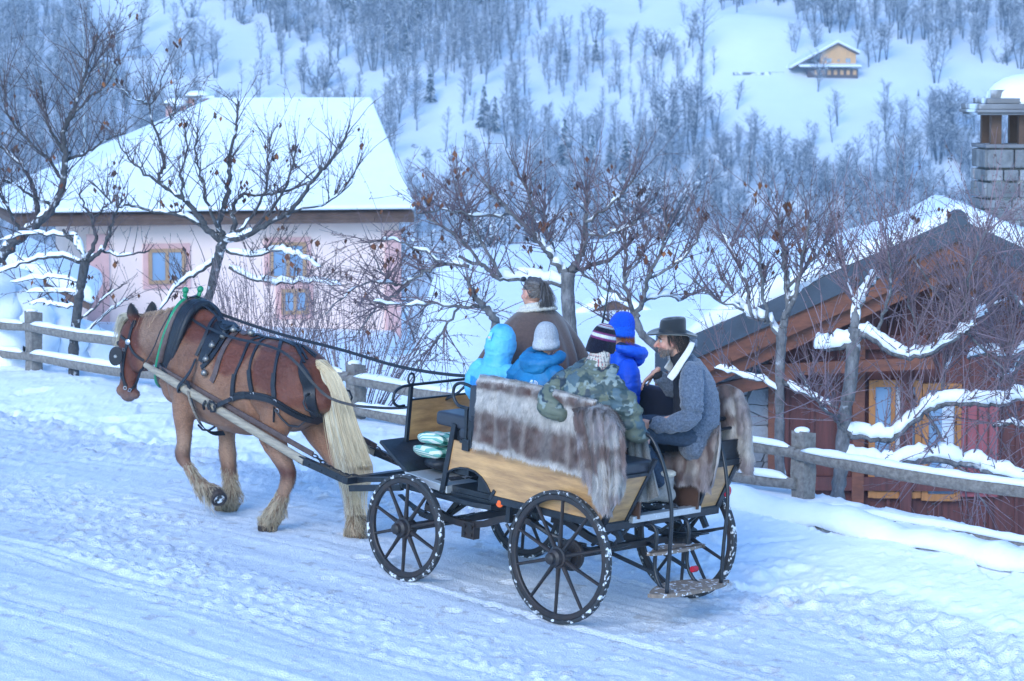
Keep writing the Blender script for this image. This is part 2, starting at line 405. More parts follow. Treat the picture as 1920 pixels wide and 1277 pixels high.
# the fine sheets follow the picture's wedge; coarse ones carry on around them
wedge = lambda x, y: np.abs(x) < .171 * y + .55
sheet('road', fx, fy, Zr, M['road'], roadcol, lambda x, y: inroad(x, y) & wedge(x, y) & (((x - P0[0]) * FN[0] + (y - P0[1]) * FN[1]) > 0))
sheet('snow_bank', fx, fy, Zr, M['snow'], None, lambda x, y: ~inroad(x, y) & wedge(x, y) & (((x - P0[0]) * FN[0] + (y - P0[1]) * FN[1]) > -1.2))
cx = np.arange(-70, 70, .5)
sheet('snowy_ground', cx, np.arange(2, 110, .5), lambda x, y: Zg(x, y) - .03 - .22 * (wedge(x * 1.03, y) & (y > 16.5) & (y < 39.5) & (((x - P0[0]) * FN[0] + (y - P0[1]) * FN[1]) > -.8)), M['snow'])
sheet('valley', np.arange(-260, 261, 10.), np.arange(109, 452, 7.), lambda x, y: np.where(y < 430, np.minimum(Zg(x, y), Zg(x, y) * 0 + 50) - .05, hill(x, y) - .2) * sst(440, 425, y) + (hill(x, y) - .2) * sst(425, 440, y), M['snow_far'])
sheet('hillside', np.arange(-200, 201, 2.), np.arange(432, 800, 2.), hill, M['snow_far'])
# ================================================================ FENCE
def snowcap(mb, pts, wd, ht, seed=0, seg=9, under=.25, lump=.35):
    """snow lying along a bar or limb: pts on its top line"""
    rnd = random.Random(seed); P = [Vector(p) for p in pts]; n = len(P)
    if n < 2: return
    prof = []
    for i in range(n):
        e = min(1, min(i, n - 1 - i) * .7 + .12); k = max(.15, 1 + lump * (1.6 * noise.noise(Vector((i * .3, seed * 1.7, 0))) + 1.0 * noise.noise(Vector((i * .95, seed * 1.7, 5)))))
        d = (P[min(i + 1, n - 1)] - P[max(i - 1, 0)]).normalized(); side = d.cross(Vector((0, 0, 1)))
        if side.length < .1: side = Vector((1, 0, 0))
        side.normalize(); up = Vector((0, 0, 1)); row = []
        W = (wd[i] if hasattr(wd, '__len__') else wd) * (.5 + .5 * e) * (1 + (k - 1) * .4); Hh = (ht[i] if hasattr(ht, '__len__') else ht) * e * k
        for j in range(seg):
            a = math.pi * j / (seg - 1)
            row.append(P[i] + side * (math.cos(a) * W / 2) + up * (math.sin(a) ** .7 * Hh - under * W * (abs(math.cos(a)) ** 3)))
        prof.append(row)
    b = len(mb.v); vs = [v for r in prof for v in r]
    fs = [(i * seg + j, i * seg + j + 1, (i + 1) * seg + j + 1, (i + 1) * seg + j) for i in range(n - 1) for j in range(seg - 1)]
    fs += [((i + 1) * seg, (i + 1) * seg + seg - 1, i * seg + seg - 1, i * seg) for i in range(n - 1)]
    fs += [tuple(range(seg)), tuple((n - 1) * seg + j for j in range(seg))[::-1]]
    mb.add(vs, fs)
def dense(pts, step):
    out = []
    for a, b in zip(pts[:-1], pts[1:]):
        a, b = Vector(a), Vector(b); n = max(1, int((b - a).length / step))
        out += [a.lerp(b, k / n) for k in range(n)]
    return out + [Vector(pts[-1])]
M['fence'] = mat('grey_fence_wood', (.27, .25, .23), .85, ns=7, base2=(.12, .105, .095), stretch=(3, 3, 3), bump=.6, bs=26)
def fz(t): return float(np.interp(t, [-12, -2.43, 0, 6.4, 12.7, 20, 40], [.1, .30, .36, .54, .60, .62, .4]))
posts = {}
def fpt(t, z=0, o=0): return Vector((P0[0] + FD[0] * t + FN[0] * o, P0[1] + FD[1] * t + FN[1] * o, fz(t) + z))
def fence():
    spans = [-6.4, -3.2, 0, 3.2, 6.4, 9.55, 12.7, 15.9, 19]
    th = {0: .60, 6.4: .56, 12.7: .68}
    root = thing('rail_fence', 'long weathered grey split rail fence capped with snow between road and fruit trees', 'fence', T(fpt(0)))
    base = fpt(0); A = math.atan2(FD[1], FD[0])
    for i, t in enumerate(spans):
        h = th.get(t, .6); mb = MB(); rnd = random.Random(i + 3); n = 7; mat3 = Matrix.Rotation(A + rnd.uniform(-.1, .1), 3, 'Z'); vs = []
        for k in range(n):
            z = -.5 + (h + .5) * k / (n - 1); w_ = .076 + rnd.uniform(-.004, .004); dz = .012 if k == n - 1 else 0
            for (a, b) in ((-1, -1), (0, -1.04), (1, -1), (1.03, 0), (1, 1), (0, 1), (-1, 1), (-1.05, 0)):
                vs.append(mat3 @ Vector((a * w_, b * w_, 0)) + fpt(t) + Vector((rnd.uniform(-.003, .003), 0, z + dz * b)))
        fs = [(k * 8 + j, k * 8 + (j + 1) % 8, (k + 1) * 8 + (j + 1) % 8, (k + 1) * 8 + j) for k in range(n - 1) for j in range(8)] + [tuple((n - 1) * 8 + j for j in range(8)), tuple(range(8))[::-1]]
        mb.add(vs, fs); mb.build('post', M['fence'], root, base=base)
        sb = MB(); sb.ell(fpt(t, h + .012, .02), (.07, .06, .035), seg=12, rings=8); sb.build('post_snow', M['snow'], root, True, base=base)
    for i in range(len(spans) - 1):
        a, b = spans[i], spans[i + 1]
        for lv, (za, zb) in enumerate((((.43, .41)), ((.14, .10)))):
            if a < 0 and lv: za, zb = -.02, -.05
            if a == 6.4 or a == 9.55: za, zb = za + .01, zb + .02
            if a >= 9.5: za, zb = (.50, .50) if lv == 0 else (.16, .16)
            rnd = random.Random(i * 7 + lv); pts = []
            for k in range(9):
                u = k / 8; pts.append(fpt(a + (b - a) * u, za + (zb - za) * u + rnd.uniform(-.008, .008) - .02 * math.sin(math.pi * u), .095 + rnd.uniform(-.004, .004)))
            rs = [.034 + .024 * math.sin(math.pi * (.15 + .7 * k / 8)) for k in range(9)]
            mb = MB(); mb.tube(pts, [r * 1.12 for r in rs], 10, sq=.62, up=(0, 0, 1)); mb.build('rail', M['fence'], root, 40, base=base)
            sp = [p + Vector((0, 0, r * .98)) for p, r in zip(pts, rs)]
            sb = MB(); snowcap(sb, dense(sp, .08)[1:-1], .085, .042 if lv == 0 else .05, seed=i * 3 + lv, lump=.25, under=.12); sb.build('rail_snow', M['snow'], root, True, base=base)
    return root
fence()
# the lip of crusted snow over the timber kerb under the right-hand rails
kb = MB(); kpts = [fpt(t, -.17 + .03 * t, .62) for t in np.linspace(-4.2, -.9, 12)]
kb.tube(kpts, .07, 8, sq=.8); kerb = kb.build('timber_kerb', M['oldwood'], None, True, base=fpt(-2.5)); kerb.location = fpt(-2.5)
tag(kerb, 'dark timber kerb half buried under a crust of snow below the rails', 'kerb')
sb = MB(); snowcap(sb, dense([fpt(t, -.02 + .012 * t + .03 * math.sin(t * 5), .60) for t in np.linspace(-4.6, 1.4, 22)], .1), .34, .13, seed=5, lump=.3, under=.1)
sb.build('snow_crust', M['snow'], kerb, True, base=fpt(-2.5))
# ================================================================ FAR TREES ON THE HILLSIDE
def far_tree_mesh(kind, seed):
    """a bare crown of many fine twigs, about 10 m tall; kind: broad, slim, shrub, fir"""
    rnd = random.Random(seed); vs = []; fs = []; cs = []
    dark = (.06, .06, .068); tw = (.12, .12, .135); sn = (.78, .82, .88)
    def stick(a, b, r0, r1, col, k=3):
        d = (b - a).normalized(); u = d.orthogonal().normalized(); w_ = d.cross(u); n0 = len(vs)
        for p, r in ((a, r0), (b, r1)):
            for j in range(k):
                t = 2 * math.pi * j / k + 1; vs.append(p + (u * math.cos(t) + w_ * math.sin(t)) * r); cs.append(col)
        for j in range(k):
            l = (j + 1) % k; fs.append((n0 + j, n0 + l, n0 + k + l)); fs.append((n0 + j, n0 + k + l, n0 + k + j))
    def sliver(a, b, r, col):
        d = (b - a); u = d.cross(Vector((rnd.uniform(-1, 1), rnd.uniform(-1, 1), rnd.uniform(-.4, .4))))
        if u.length < 1e-4: return
        u.normalize(); n0 = len(vs); vs.extend([a + u * r, a - u * r, b]); cs.extend([col] * 3); fs.append((n0, n0 + 1, n0 + 2))
    if kind == 'fir':
        H = 9; stick(Vector((0, 0, -.4)), Vector((0, 0, H)), .16, .02, dark)
        for i in range(34):
            z = .8 + (H - 1) * i / 34; L = 2.0 * (1 - z / H) + .25
            for k in range(9):
                a = rnd.uniform(0, 6.283); e = Vector((math.cos(a) * L, math.sin(a) * L, z - .35 * L + rnd.uniform(-.1, .1))); s0 = Vector((0, 0, z))
                sliver(s0.lerp(e, .15), e, .26, (.05, .07, .065) if rnd.random() < .6 else sn)
        return vs, fs, cs
    H = {'broad': 9.5, 'slim': 11, 'shrub': 3.6}[kind]; ns = {'broad': 2 + seed % 2, 'slim': 1 + seed % 2, 'shrub': 7}[kind]
    for s in range(ns):
        a = rnd.uniform(0, 6.283); off = Vector((math.cos(a), math.sin(a), 0)) * (.0 if ns < 3 else .3)
        spread = {'broad': .15, 'slim': .07, 'shrub': .6}[kind]
        p = off + Vector((0, 0, -.5)); d = Vector((math.cos(a) * spread, math.sin(a) * spread, 1)).normalized()
        L = H * rnd.uniform(.8, 1); n = 6; r = .13 if kind != 'shrub' else .05; q = p; pts = [p]
        for i in range(n):
            q = q + (d + Vector((rnd.uniform(-.13, .13), rnd.uniform(-.13, .13), .05))).normalized() * L / n
            stick(pts[-1], q, r * (1 - i / n) + .02, r * (1 - (i + 1) / n) + .015, dark); pts.append(q)
        nb = {'broad': 30, 'slim': 30, 'shrub': 8}[kind]
        for i in range(nb):
            u0 = {'broad': .30, 'slim': .22, 'shrub': .1}[kind]; u = u0 + (1 - u0) * i / nb; j = min(int(u * n), n - 1); o = pts[j].lerp(pts[j + 1], u * n - j)
            b = rnd.uniform(0, 6.283); bl = L * {'broad': .40, 'slim': .24, 'shrub': .4}[kind] * ((.25 + .75 * math.sin(math.pi * min(1, (u - u0) / (1 - u0) * .8 + .18))) if kind != 'shrub' else 1.1 - .65 * u) * rnd.uniform(.6, 1.15)
            e = o + Vector((math.cos(b) * .75, math.sin(b) * .75, rnd.uniform(.3, 1.1))).normalized() * bl
            stick(o, e, .035, .012, dark)
            if rnd.random() < .3: sliver(o + Vector((0, 0, .03)), e + Vector((0, 0, .03)), .07, sn)
            for t in range(11):
                g = o.lerp(e, rnd.uniform(.2, 1)); h = g + Vector((rnd.uniform(-.6, .6), rnd.uniform(-.6, .6), rnd.uniform(-.15, .8))).normalized() * rnd.uniform(.4, 1.1) * (1 if kind != 'shrub' else .5)
                sliver(g, h, .024, tw if rnd.random() < .66 else sn)
    return vs, fs, cs
VAR = []
for i, k in enumerate(['broad', 'broad', 'broad', 'slim', 'slim', 'slim', 'shrub', 'shrub', 'fir']):
    v, f, c = far_tree_mesh(k, 50 + i); v = np.array([tuple(q) for q in v]); f = np.array(f); c = np.array(c)
    VAR.append((k, raw('far_' + k, v, f, M['far_tree'], c), v, f, c))
def inpoly(x, y, P):
    r = False; n = len(P)
    for i in range(n):
        (x1, y1), (x2, y2) = P[i], P[(i + 1) % n]
        if (y1 > y) != (y2 > y) and x < (x2 - x1) * (y - y1) / (y2 - y1) + x1: r = not r
    return r
# open snow on the hillside, as outlines on the picture laid onto the slope
OPEN = [[(1010, -60), (1350, -60), (1350, 10), (1480, 20), (1500, 60), (1660, 75), (1790, 95), (1900, 130), (1990, 170), (1990, 250), (1840, 235), (1740, 245), (1700, 330), (1560, 345), (1480, 320), (1400, 290), (1350, 250), (1330, 195), (1345, 110), (1290, 105), (1100, 110), (1040, 70)],
        [(-40, -60), (330, -60), (330, 10), (420, 30), (560, 95), (720, 165), (780, 230), (560, 240), (400, 240), (250, 200), (215, 120), (150, 30), (-40, 15)],
        [(740, 220), (860, 235), (980, 300), (900, 335), (760, 330)], [(1050, 205), (1160, 205), (1190, 250), (1060, 260)],
        [(420, 90), (500, 60), (640, 120), (700, 170), (560, 165)]]
def density(px, py):
    d = .95
    if px < 240 and 40 < py < 460: d = 1.9
    if 720 < px < 1060 and py < 130: d = 1.7
    if 1190 < px < 1370 and 130 < py < 420: d = 1.9
    if 400 < px < 720 and py < 170: d = .8
    if px > 1650 and py < 90: d = .9
    if px > 1330 and py > 300: d = .8
    if 740 < px < 1050 and py > 200: d = .55
    for i, P in enumerate(OPEN):
        if inpoly(px, py, P): d = .03 if i in (0,) else (.1 if i in (1,) else .22)
    return d
rnd = random.Random(11); cand = []
for row in range(0, 90):
    y = 448 + row * 3.1
    n = int(2 * (y * .171 + 14) / 2.7)
    for k in range(n):
        x = -(y * .171 + 14) + k * 2.7 + rnd.uniform(-1.3, 1.3); yy = y + rnd.uniform(-1.5, 1.5); z = hill_z(x, yy); px, py = proj(x, yy, z)
        if rnd.random() < density(px, py) * .95 * (.48 + 1.0 * float(sst(.42, .56, fbm(np.array([[x, yy * .6, 0]]), .11, 2, 44)[0]))):
            cand.append((x, yy, z, px, py))
def pick(px, py):
    r = rnd.random()
    if 620 < px < 1180 and r < .05: return 8
    if px < 240 or (720 < px < 1340): return rnd.choice([3, 4, 5, 3, 4, 0])
    return rnd.choice([0, 1, 2, 3, 4, 5, 6])
# the hand-placed ones one can tell apart (picture pixel of the foot, kind, height in m)
HAND = [(1115, 78, 1, 7.5, 'lone bare tree at the upper edge of the open snowfield'), (1180, 92, 2, 6, 'small bare tree beside the lone tree above the wooded slope'),
        (1240, 105, 6, 7, 'rounded low bare shrub beside the open snowfield'), (1318, 112, 0, 11.5, 'tall wide bare tree at the left edge of the open snowfield'),
        (1290, 90, 2, 8, None), (1489, 98, 1, 6.5, 'bare tree standing just up left of the wooden farmhouse'), (1530, 97, 0, 5.5, None), (1575, 62, 0, 11, 'big dark bare tree directly above the wooden farmhouse'),
        (1605, 98, 2, 7.5, None), (1645, 116, 1, 8.5, 'bare tree with forked trunks just right of the wooden farmhouse'), (1662, 112, 5, 8, None), (1755, 116, 0, 11, 'broad bare tree alone on the snowfield right of the wooden farmhouse'),
        (1735, 30, 2, 7, None), (1570, 236, 2, 7.5, 'bare tree cluster alone in the middle of the field below the farmhouse'), (1523, 276, 1, 5, None), (1440, 395, 0, 13.5, 'large rounded bare tree at the lower edge of the field'),
        (1700, 345, 0, 12, None), (1760, 300, 1, 13, 'tall bare tree group standing left of the stone chimney'), (1800, 290, 2, 12, None), (1640, 330, 5, 10, None), (1600, 372, 1, 11, None), (1530, 380, 2, 9, None), (1680, 390, 0, 11, None),
        (595, 165, 6, 8, 'low rounded bare bush at the edge of the snow strip over the pink house roof'), (385, 145, 4, 9, None), (405, 145, 1, 10, 'dark bare tree standing on the snow strip behind the chimneys'), (224, 112, 4, 8, None), (262, 110, 5, 8.5, None),
        (1262, 300, 0, 15, None), (1295, 290, 1, 14, None), (1235, 330, 2, 14, None)]
GRP = 'bare trees on the snowy hillside'
def region(px, py):
    if px < 250: return 'in the dark woods at the upper left'
    if px < 720: return 'above the pink house roof' if py < 175 else 'beyond the pink house roof'
    if 1190 < px < 1370 and py > 110: return 'in the dark gully left of the open field'
    if px < 1010: return 'in the dense woods above the driver' if py < 230 else 'by the rocky clearing above the fruit trees'
    if px < 1340: return 'at the upper left edge of the open field' if py < 210 else 'low in the woods above the passengers'
    if py < 130: return 'above the wooden farmhouse' if px < 1690 else 'on the upper right slope past the farmhouse'
    if py < 330: return 'in the open field below the farmhouse' if px < 1690 else 'on the slope above the stone chimney'
    return 'at the foot of the field above the chalet roof' if px < 1700 else 'beside the stone chimney'
def put(i, x, y, z, h, label=None):
    k, me, v, f, c = VAR[i]; base = {'broad': 9.5, 'slim': 11, 'shrub': 3.6, 'fir': 9}[k]; s = h / base
    o = link('conifer_tree' if k == 'fir' else ('bare_shrub' if k == 'shrub' else 'bare_tree'), me); o.location = (x, y, z - .1); o.scale = (s * rnd.uniform(.9, 1.1),) * 2 + (s,); o.rotation_euler.z = rnd.uniform(0, 6.28)
    if k == 'fir': tag(o, label or 'dark narrow fir dusted with snow among bare hillside trees', 'conifer', 'firs among the bare hillside trees')
    elif k == 'shrub': tag(o, label or 'low leafless shrub with many stems on the far hillside snow', 'shrub', 'leafless shrubs on the hillside')
    else:
        px, py = proj(x, y, z); tag(o, label or '%s %s leafless tree %s' % ('tall' if h > 10.5 else ('small' if h < 7.5 else 'mid-height'), 'slim' if k == 'slim' else 'spreading', region(px, py)), 'tree', GRP)
for (px, py, i, h, lb) in HAND:
    q = on_hill(px, py); put(i, q.x, q.y, q.z, h, lb)
used = {(a[0], a[1]) for a in HAND}
def size(px, py, i): return {6: 3.6, 7: 3.3, 8: 7}.get(i, 7.9) * rnd.uniform(.7, 1.3) * (.72 if 980 < px < 1360 and py < 270 else 1)
cand.sort(key=lambda c: c[1]); vis = [c for c in cand if -20 < c[3] < 1940 and -10 < c[4] < 560]
scored = []
for c in vis:
    i = pick(c[3], c[4]); hid = (90 < c[3] < 760 and c[4] > 190) or (c[3] > 1300 and c[4] > 470)
    h = size(c[3], c[4], i); s = h * (0 if hid else 1) * (1.5 if density(c[3], c[4]) < .5 else 1)
    scored.append((s, c, i, h))
scored.sort(key=lambda t: -t[0]); chosen = scored[:225]; rest = scored[225:]; extra = [(0, c, pick(c[3], c[4]), 9) for c in cand if not (-20 < c[3] < 1940 and -10 < c[4] < 560)]
for s, c, i, h in chosen: put(i, c[0], c[1], c[2], h)
Vs, Fs, Cs, b = [], [], [], 0
for s, c, i, h in rest + extra:
    k, me, v, f, cc = VAR[i]; base = {'broad': 9.5, 'slim': 11, 'shrub': 3.6, 'fir': 9}[k]; a = rnd.uniform(0, 6.28); m = np.array([[math.cos(a), -math.sin(a), 0], [math.sin(a), math.cos(a), 0], [0, 0, 1]]) * h / base
    Vs.append(v @ m.T + np.array([c[0], c[1], c[2] - .1])); Fs.append(f + b); Cs.append(cc); b += len(v)
tag(link('bare_woods', raw('bare_woods', np.concatenate(Vs), np.concatenate(Fs), M['far_tree'], np.concatenate(Cs))), 'dense leafless woods covering the far snowy hillside', 'woods', kind='stuff')
# rock outcrops on the open slope
M['rock'] = mat('rock', (.12, .12, .13), .9, ns=1.5, base2=(.22, .22, .23), snow=.9, snow_s=1.2, thresh=.5)
rocks = [(778, 275, .9), (800, 292, 1.2), (826, 283, .8), (850, 300, 1.3), (868, 318, 1.0), (775, 318, .9), (925, 240, 1.1)]
for i, (px, py, s) in enumerate(rocks):
    q = on_hill(px, py); bm = bmesh.new(); bmesh.ops.create_icosphere(bm, subdivisions=3, radius=s)
    for v in bm.verts: v.co *= .75 + .6 * noise.noise(v.co * 1.1 + Vector((i * 7, 0, 0))); v.co.z *= .62
    me = bpy.data.meshes.new('rock'); bm.to_mesh(me); bm.free(); me.materials.append(M['rock']); o = link('rock', me); o.location = q
    tag(o, ['leftmost dark rock beside the pink house roof', 'dark rock just right of the leftmost rock', 'small middle rock of the hillside clearing', 'biggest dark rock of the hillside clearing', 'low rock at the lower right of the clearing', 'lowest left rock in the hillside clearing', 'rock higher up the slope apart from the others'][i], 'rock', 'rocks in the hillside clearing')
# ================================================================ FAR BUILDINGS
M['newwood'] = mat('new_timber', (.88, .44, .13), .7, ns=2, base2=(.5, .3, .13), stretch=(6, 6, .3)); M['darkwood'] = mat('dark_timber', (.12, .07, .05), .8, ns=3, na=.4)
def facing(p, rz): return T(p) @ Matrix.Rotation(rz, 4, 'Z')
# farmhouse on the snowfield: ~12 m wide, gable to the viewer
q = on_hill(1545, 143); fh = thing('farmhouse', 'wooden farmhouse with snow covered roofs alone on the far open snowfield', 'house', facing(q, R(6)))
m = MB(); m.prism([(-.6, 1.9), (6.0, 1.9), (6.0, 4.1), (2.5, 5.9), (-.6, 4.35)], 0, 7, (0, 2, 1)); m.build('upper_wall', M['newwood'], fh)
m = MB(); m.box((1.5, 2.8, .2), (9.5, 7, 2.4)); m.build('base_wall', M['darkwood'], fh)
m = MB()
for k in range(7): m.box((-1.6 + k * 1.2, -.75, .7), (.62, .1, .9))
m.build('log_store', M['newwood'], fh)
def roof(mb, pts, d0, d1, th):
    """pitched slab from (x,z) points, from y=d0 to d1"""
    n = len(pts); poly = list(pts) + [(x, z + th) for x, z in reversed(pts)]; mb.prism(poly, d0, d1, (0, 2, 1))
m = MB(); roof(m, [(-6.2, 1.3), (2.5, 5.95), (6.5, 4.0)], -.8, 8, .2); m.build('roof', M['darkwood'], fh)
m = MB(); roof(m, [(-6.4, 1.42), (2.5, 6.17), (6.7, 4.15)], -.6, 8.2, .6); rs_ = m.build('roof_snow', M['snow_far'], fh); bb = rs_.modifiers.new('b', 'BEVEL'); bb.width = .15; bb.segments = 2
m = MB(); m.prism([(-1.9, 1.55), (-1.7, 1.75), (0, 2.0), (0, 1.75)], -4.8, 6.6, (1, 2, 0)); m.build('lean_to_roof', M['darkwood'], fh)
m = MB(); m.prism([(-2.0, 1.72), (-1.8, 2.1), (0, 2.35), (0, 1.95)], -4.9, 6.7, (1, 2, 0)); m.build('lean_to_snow', M['snow_far'], fh)
for x in (.9, 2.7, 4.5):
    wd = .9 if x != 2.7 else .5; m = MB(); m.box((x, -.03, 2.9), (wd, .1, .8 if x != 2.7 else .35)); m.build('window', M['glass'], fh)
    m = MB(); [m.box((x + s * wd / 2, -.07, 2.9), (.07, .06, .9)) for s in (-1, 0, 1)]; m.build('window_frame', M['newwood'], fh.children[-1])
# low wall of stacked wood left of the farmhouse
q = on_hill(1410, 140); m = MB(); m.box((0, 0, .2), (7, .4, .5)); m.box((4.5, 1, .3), (3, .4, .4)); o = m.build('dry_stone_wall', M['rock']); o.location = q; tag(o, 'low dark stone wall in the snow left of the wooden farmhouse', 'wall')
q = on_hill(1722, 181); v_, f_ = VAR[8][2], VAR[8][3]; o = link('young_fir', VAR[8][1]); o.location = q; o.scale = (.16, .16, .16); tag(o, 'tiny dark green fir standing alone in the open snowfield', 'conifer')
# distant cream cabin at the upper left with a lattice pole
q = on_hill(196, 152); cb = thing('cabin', 'small cream walled cabin half lost in the woods at upper left', 'house', facing(q, R(-20)))
M['cream'] = mat('cream_wall', (.6, .56, .44), .8); M['zinc'] = mat('zinc', (.3, .34, .36), .5)
m = MB(); m.box((0, 0, 1.6), (3.4, 3.2, 3.4)); m.build('wall', M['cream'], cb); m = MB(); roof(m, [(-2.1, 3.1), (0, 4.1), (2.1, 3.1)], -2, 2, .3); m.build('roof', M['snow_far'], cb)
m = MB(); m.box((.3, -1.62, 1.9), (2.2, .08, 1.1)); m.build('window', M['glass'], cb)
p = at(157, 120, 300); m = MB(); m.tube([(0, 0, -14), (0, 0, 5)], [.14, .06], 8); m.box((0, 0, 3.6), (1.2, .1, .1)); o = m.build('mast', M['zinc']); o.location = p; tag(o, 'thin grey mast rising in front of the dark woods at upper left', 'mast')
# snow-buried house in the valley behind the left tree
def simple_house(name, label, p, rz, W, D, Hh, rise, wall, sn=.35, over=.5, wins=(), chim=False):
    h = thing(name, label, 'house', facing(p, rz)); m = MB(); m.prism([(-W / 2, -3), (W / 2, -3), (W / 2, Hh), (0, Hh + rise), (-W / 2, Hh)], 0, D, (0, 2, 1)); m.build('wall', wall, h)
    e = rise / (W / 2) * over; m = MB(); roof(m, [(-W / 2 - over, Hh - e), (0, Hh + rise), (W / 2 + over, Hh - e)], -over, D + over, .14); m.build('roof', M['darkwood'], h)
    m = MB(); roof(m, [(-W / 2 - over - .1, Hh - e + .1), (0, Hh + rise + .145), (W / 2 + over + .1, Hh - e + .1)], -over - .1, D + over + .1, sn); o = m.build('roof_snow', M['snow'], h); b_ = o.modifiers.new('b', 'BEVEL'); b_.width = sn * .4; b_.segments = 3
    for (x, z, w_, hh) in wins:
        m = MB(); m.box((x, -.02, z), (w_, .08, hh)); o = m.build('window', M['glass'], h)
        m = MB(); [m.box((x + s * w_ / 2, -.06, z), (.09, .07, hh + .1)) for s in (-1, 0, 1)]; m.box((x, -.065, z + hh / 2), (w_ + .2, .06, .09)); m.box((x, -.065, z - hh / 2), (w_ + .2, .06, .09)); m.build('window_frame', M['newwood'], o)
    if chim: m = MB(); m.box((W * .2, D * .5, Hh + rise * .8), (.6, .6, 1.4)); m.build('chimney', M['rock'], h)
    return h
M['pink'] = mat('pink_render', (.84, .62, .53), .85, ns=2, na=.05); M['pinkdark'] = mat('pink_trim', (.66, .38, .34), .85, ns=4, na=.12); M['maroon'] = mat('maroon_shutter', (.3, .1, .1), .7)
M['greywall'] = mat('grey_render', (.3, .32, .36), .85, ns=2, na=.2)
# ---------------------------------------------------------------- the pink house
A_, B_ = at(200, 424, 74), at(748, 402, 75.8); ex = (B_ - A_); ex.z = 0; Lw = ex.length; rz = math.atan2(ex.y, ex.x); zE = (A_.z + B_.z) / 2 + .0
H1 = facing(Vector((A_.x, A_.y, zE)), rz); ph = thing('pink_house', 'pale pink house with a steep snow covered roof, chimneys and brown eaves', 'house', H1)
X0 = -.45; X1 = Lw; dp = 8.5; m = MB(); m.box(((X0 + X1) / 2, dp / 2, -2.6), (X1 - X0, dp, 5.2)); m.build('wall', M['pink'], ph)
m = MB(); m.box((X0 + .22, -.02, -2.75), (.55, .1, 4.9)); m.build('corner_trim', M['pinkdark'], ph); m = MB(); m.box((X1 - .16, -.02, -2.75), (.4, .1, 4.9)); m.build('corner_trim', M['pinkdark'], ph)
M['oldframe'] = mat('faded_frame', (.40, .24, .13), .7, ns=5, na=.2)
def hiprf(z, g, rz_, rise, in0, in1, th=.0):
    a = X0 - 1.9 - g; b_ = X1 + .28 + g; f = -.55 - g; k = dp + .55 + g; h = rise
    v = [(a, f, z), (b_, f, z), (b_, k, z), (a, k, z), (a + in0, dp / 2, z + h), (b_ - in1, dp / 2, z + h)]
    v += [(x, y, zz - .12 - th) for x, y, zz in v[:4]]
    return v, [(0, 1, 5, 4), (1, 2, 5), (2, 3, 4, 5), (3, 0, 4), (0, 6, 7, 1), (1, 7, 8, 2), (2, 8, 9, 3), (3, 9, 6, 0), (9, 8, 7, 6)]
m = MB(); m.add(*hiprf(.1, 0, 0, 2.55, 5.7, .15)); m.build('roof', M['darkwood'], ph)
m = MB(); m.add(*hiprf(.36, .02, 0, 2.7, 5.7, .15, -.02)); o = m.build('roof_snow', M['snow'], ph); b_ = o.modifiers.new('b', 'BEVEL'); b_.width = .12; b_.segments = 3
m = MB(); m.box(((X0 + X1) / 2 - .8, -.6, -.02), (X1 - X0 + 2.1, .12, .10)); m.build('eave_board', M['darkwood'], ph)
def pxloc(px, py):
    """point of the pink house's front wall (its plane y=0) seen at a pixel"""
    I = H1.inverted(); o_ = I @ CAM; d = I.to_3x3() @ ray(px, py); return o_ + d * (-o_.y / d.y)
for (a, b_, c, d) in ((281, 470, 344, 528), (508, 458, 570, 520), (530, 545, 575, 585)):
    p, q = pxloc(a, b_), pxloc(c, d); cx_, cz_ = (p.x + q.x) / 2, (p.z + q.z) / 2; w_, h_ = abs(q.x - p.x), abs(p.z - q.z)
    m = MB(); m.box((cx_, -.02, cz_), (w_ + .34, .06, h_ + .34)); tr = m.build('window', M['pinkdark'], ph)
    m = MB(); m.box((cx_, -.055, cz_), (w_, .03, h_)); m.build('pane', M['glass'], tr)
    m = MB(); [m.box((cx_ + s * w_ / 2, -.08, cz_), (.09, .05, h_ + .09)) for s in (-1, 0, 1)]; m.box((cx_, -.085, cz_ + h_ / 2), (w_, .05, .09)); m.box((cx_, -.085, cz_ - h_ / 2), (w_, .05, .09)); m.build('window_frame', M['oldframe'], tr)
for (px, py, s) in ((330, 212, 1.0), (372, 198, 1.0)):
    c = at(px, py, 83); c = H1.inverted() @ c; m = MB(); m.box((c.x, c.y, c.z - .9), (.55, .55, 1.6)); ch = m.build('chimney', M['rock'], ph)
    m = MB(); [m.box((c.x + i * .2, c.y, c.z + .05), (.12, .4, .32)) for i in (-1, 1)]; m.build('flue', M['pinkdark'], ch)
    m = MB(); m.box((c.x, c.y, c.z + .24), (.78, .78, .07)); m.build('chimney_slab', M['rock'], ch); m = MB(); m.ell((c.x, c.y, c.z + .28), (.36, .36, .14), seg=12, rings=8); m.build('chimney_snow', M['snow'], ch, True)
# neighbour's lower house with maroon shutters at the left edge
simple_house('neighbouring_house', 'low snow laden house with maroon shutters left of the pink house', at(20, 560, 66), R(6), 2.5, 5, 0, .6, M['pink'], .4, .5, [(-.2, -.9, .6, .8)])
hs = bpy.data.objects['neighbouring_house']
for x in (-.75, .35, .9): m = MB(); m.box((x, -.05, -.9), (.3, .06, .95)); m.build('shutter', M['maroon'], hs)
# shed with a grey gable behind the carriage
simple_house('shed', 'small grey gabled shed under smooth snow behind the passengers', at(1152, 612, 47), R(-4), 1.0, 1.6, .02, .26, M['greywall'], .16, .05)
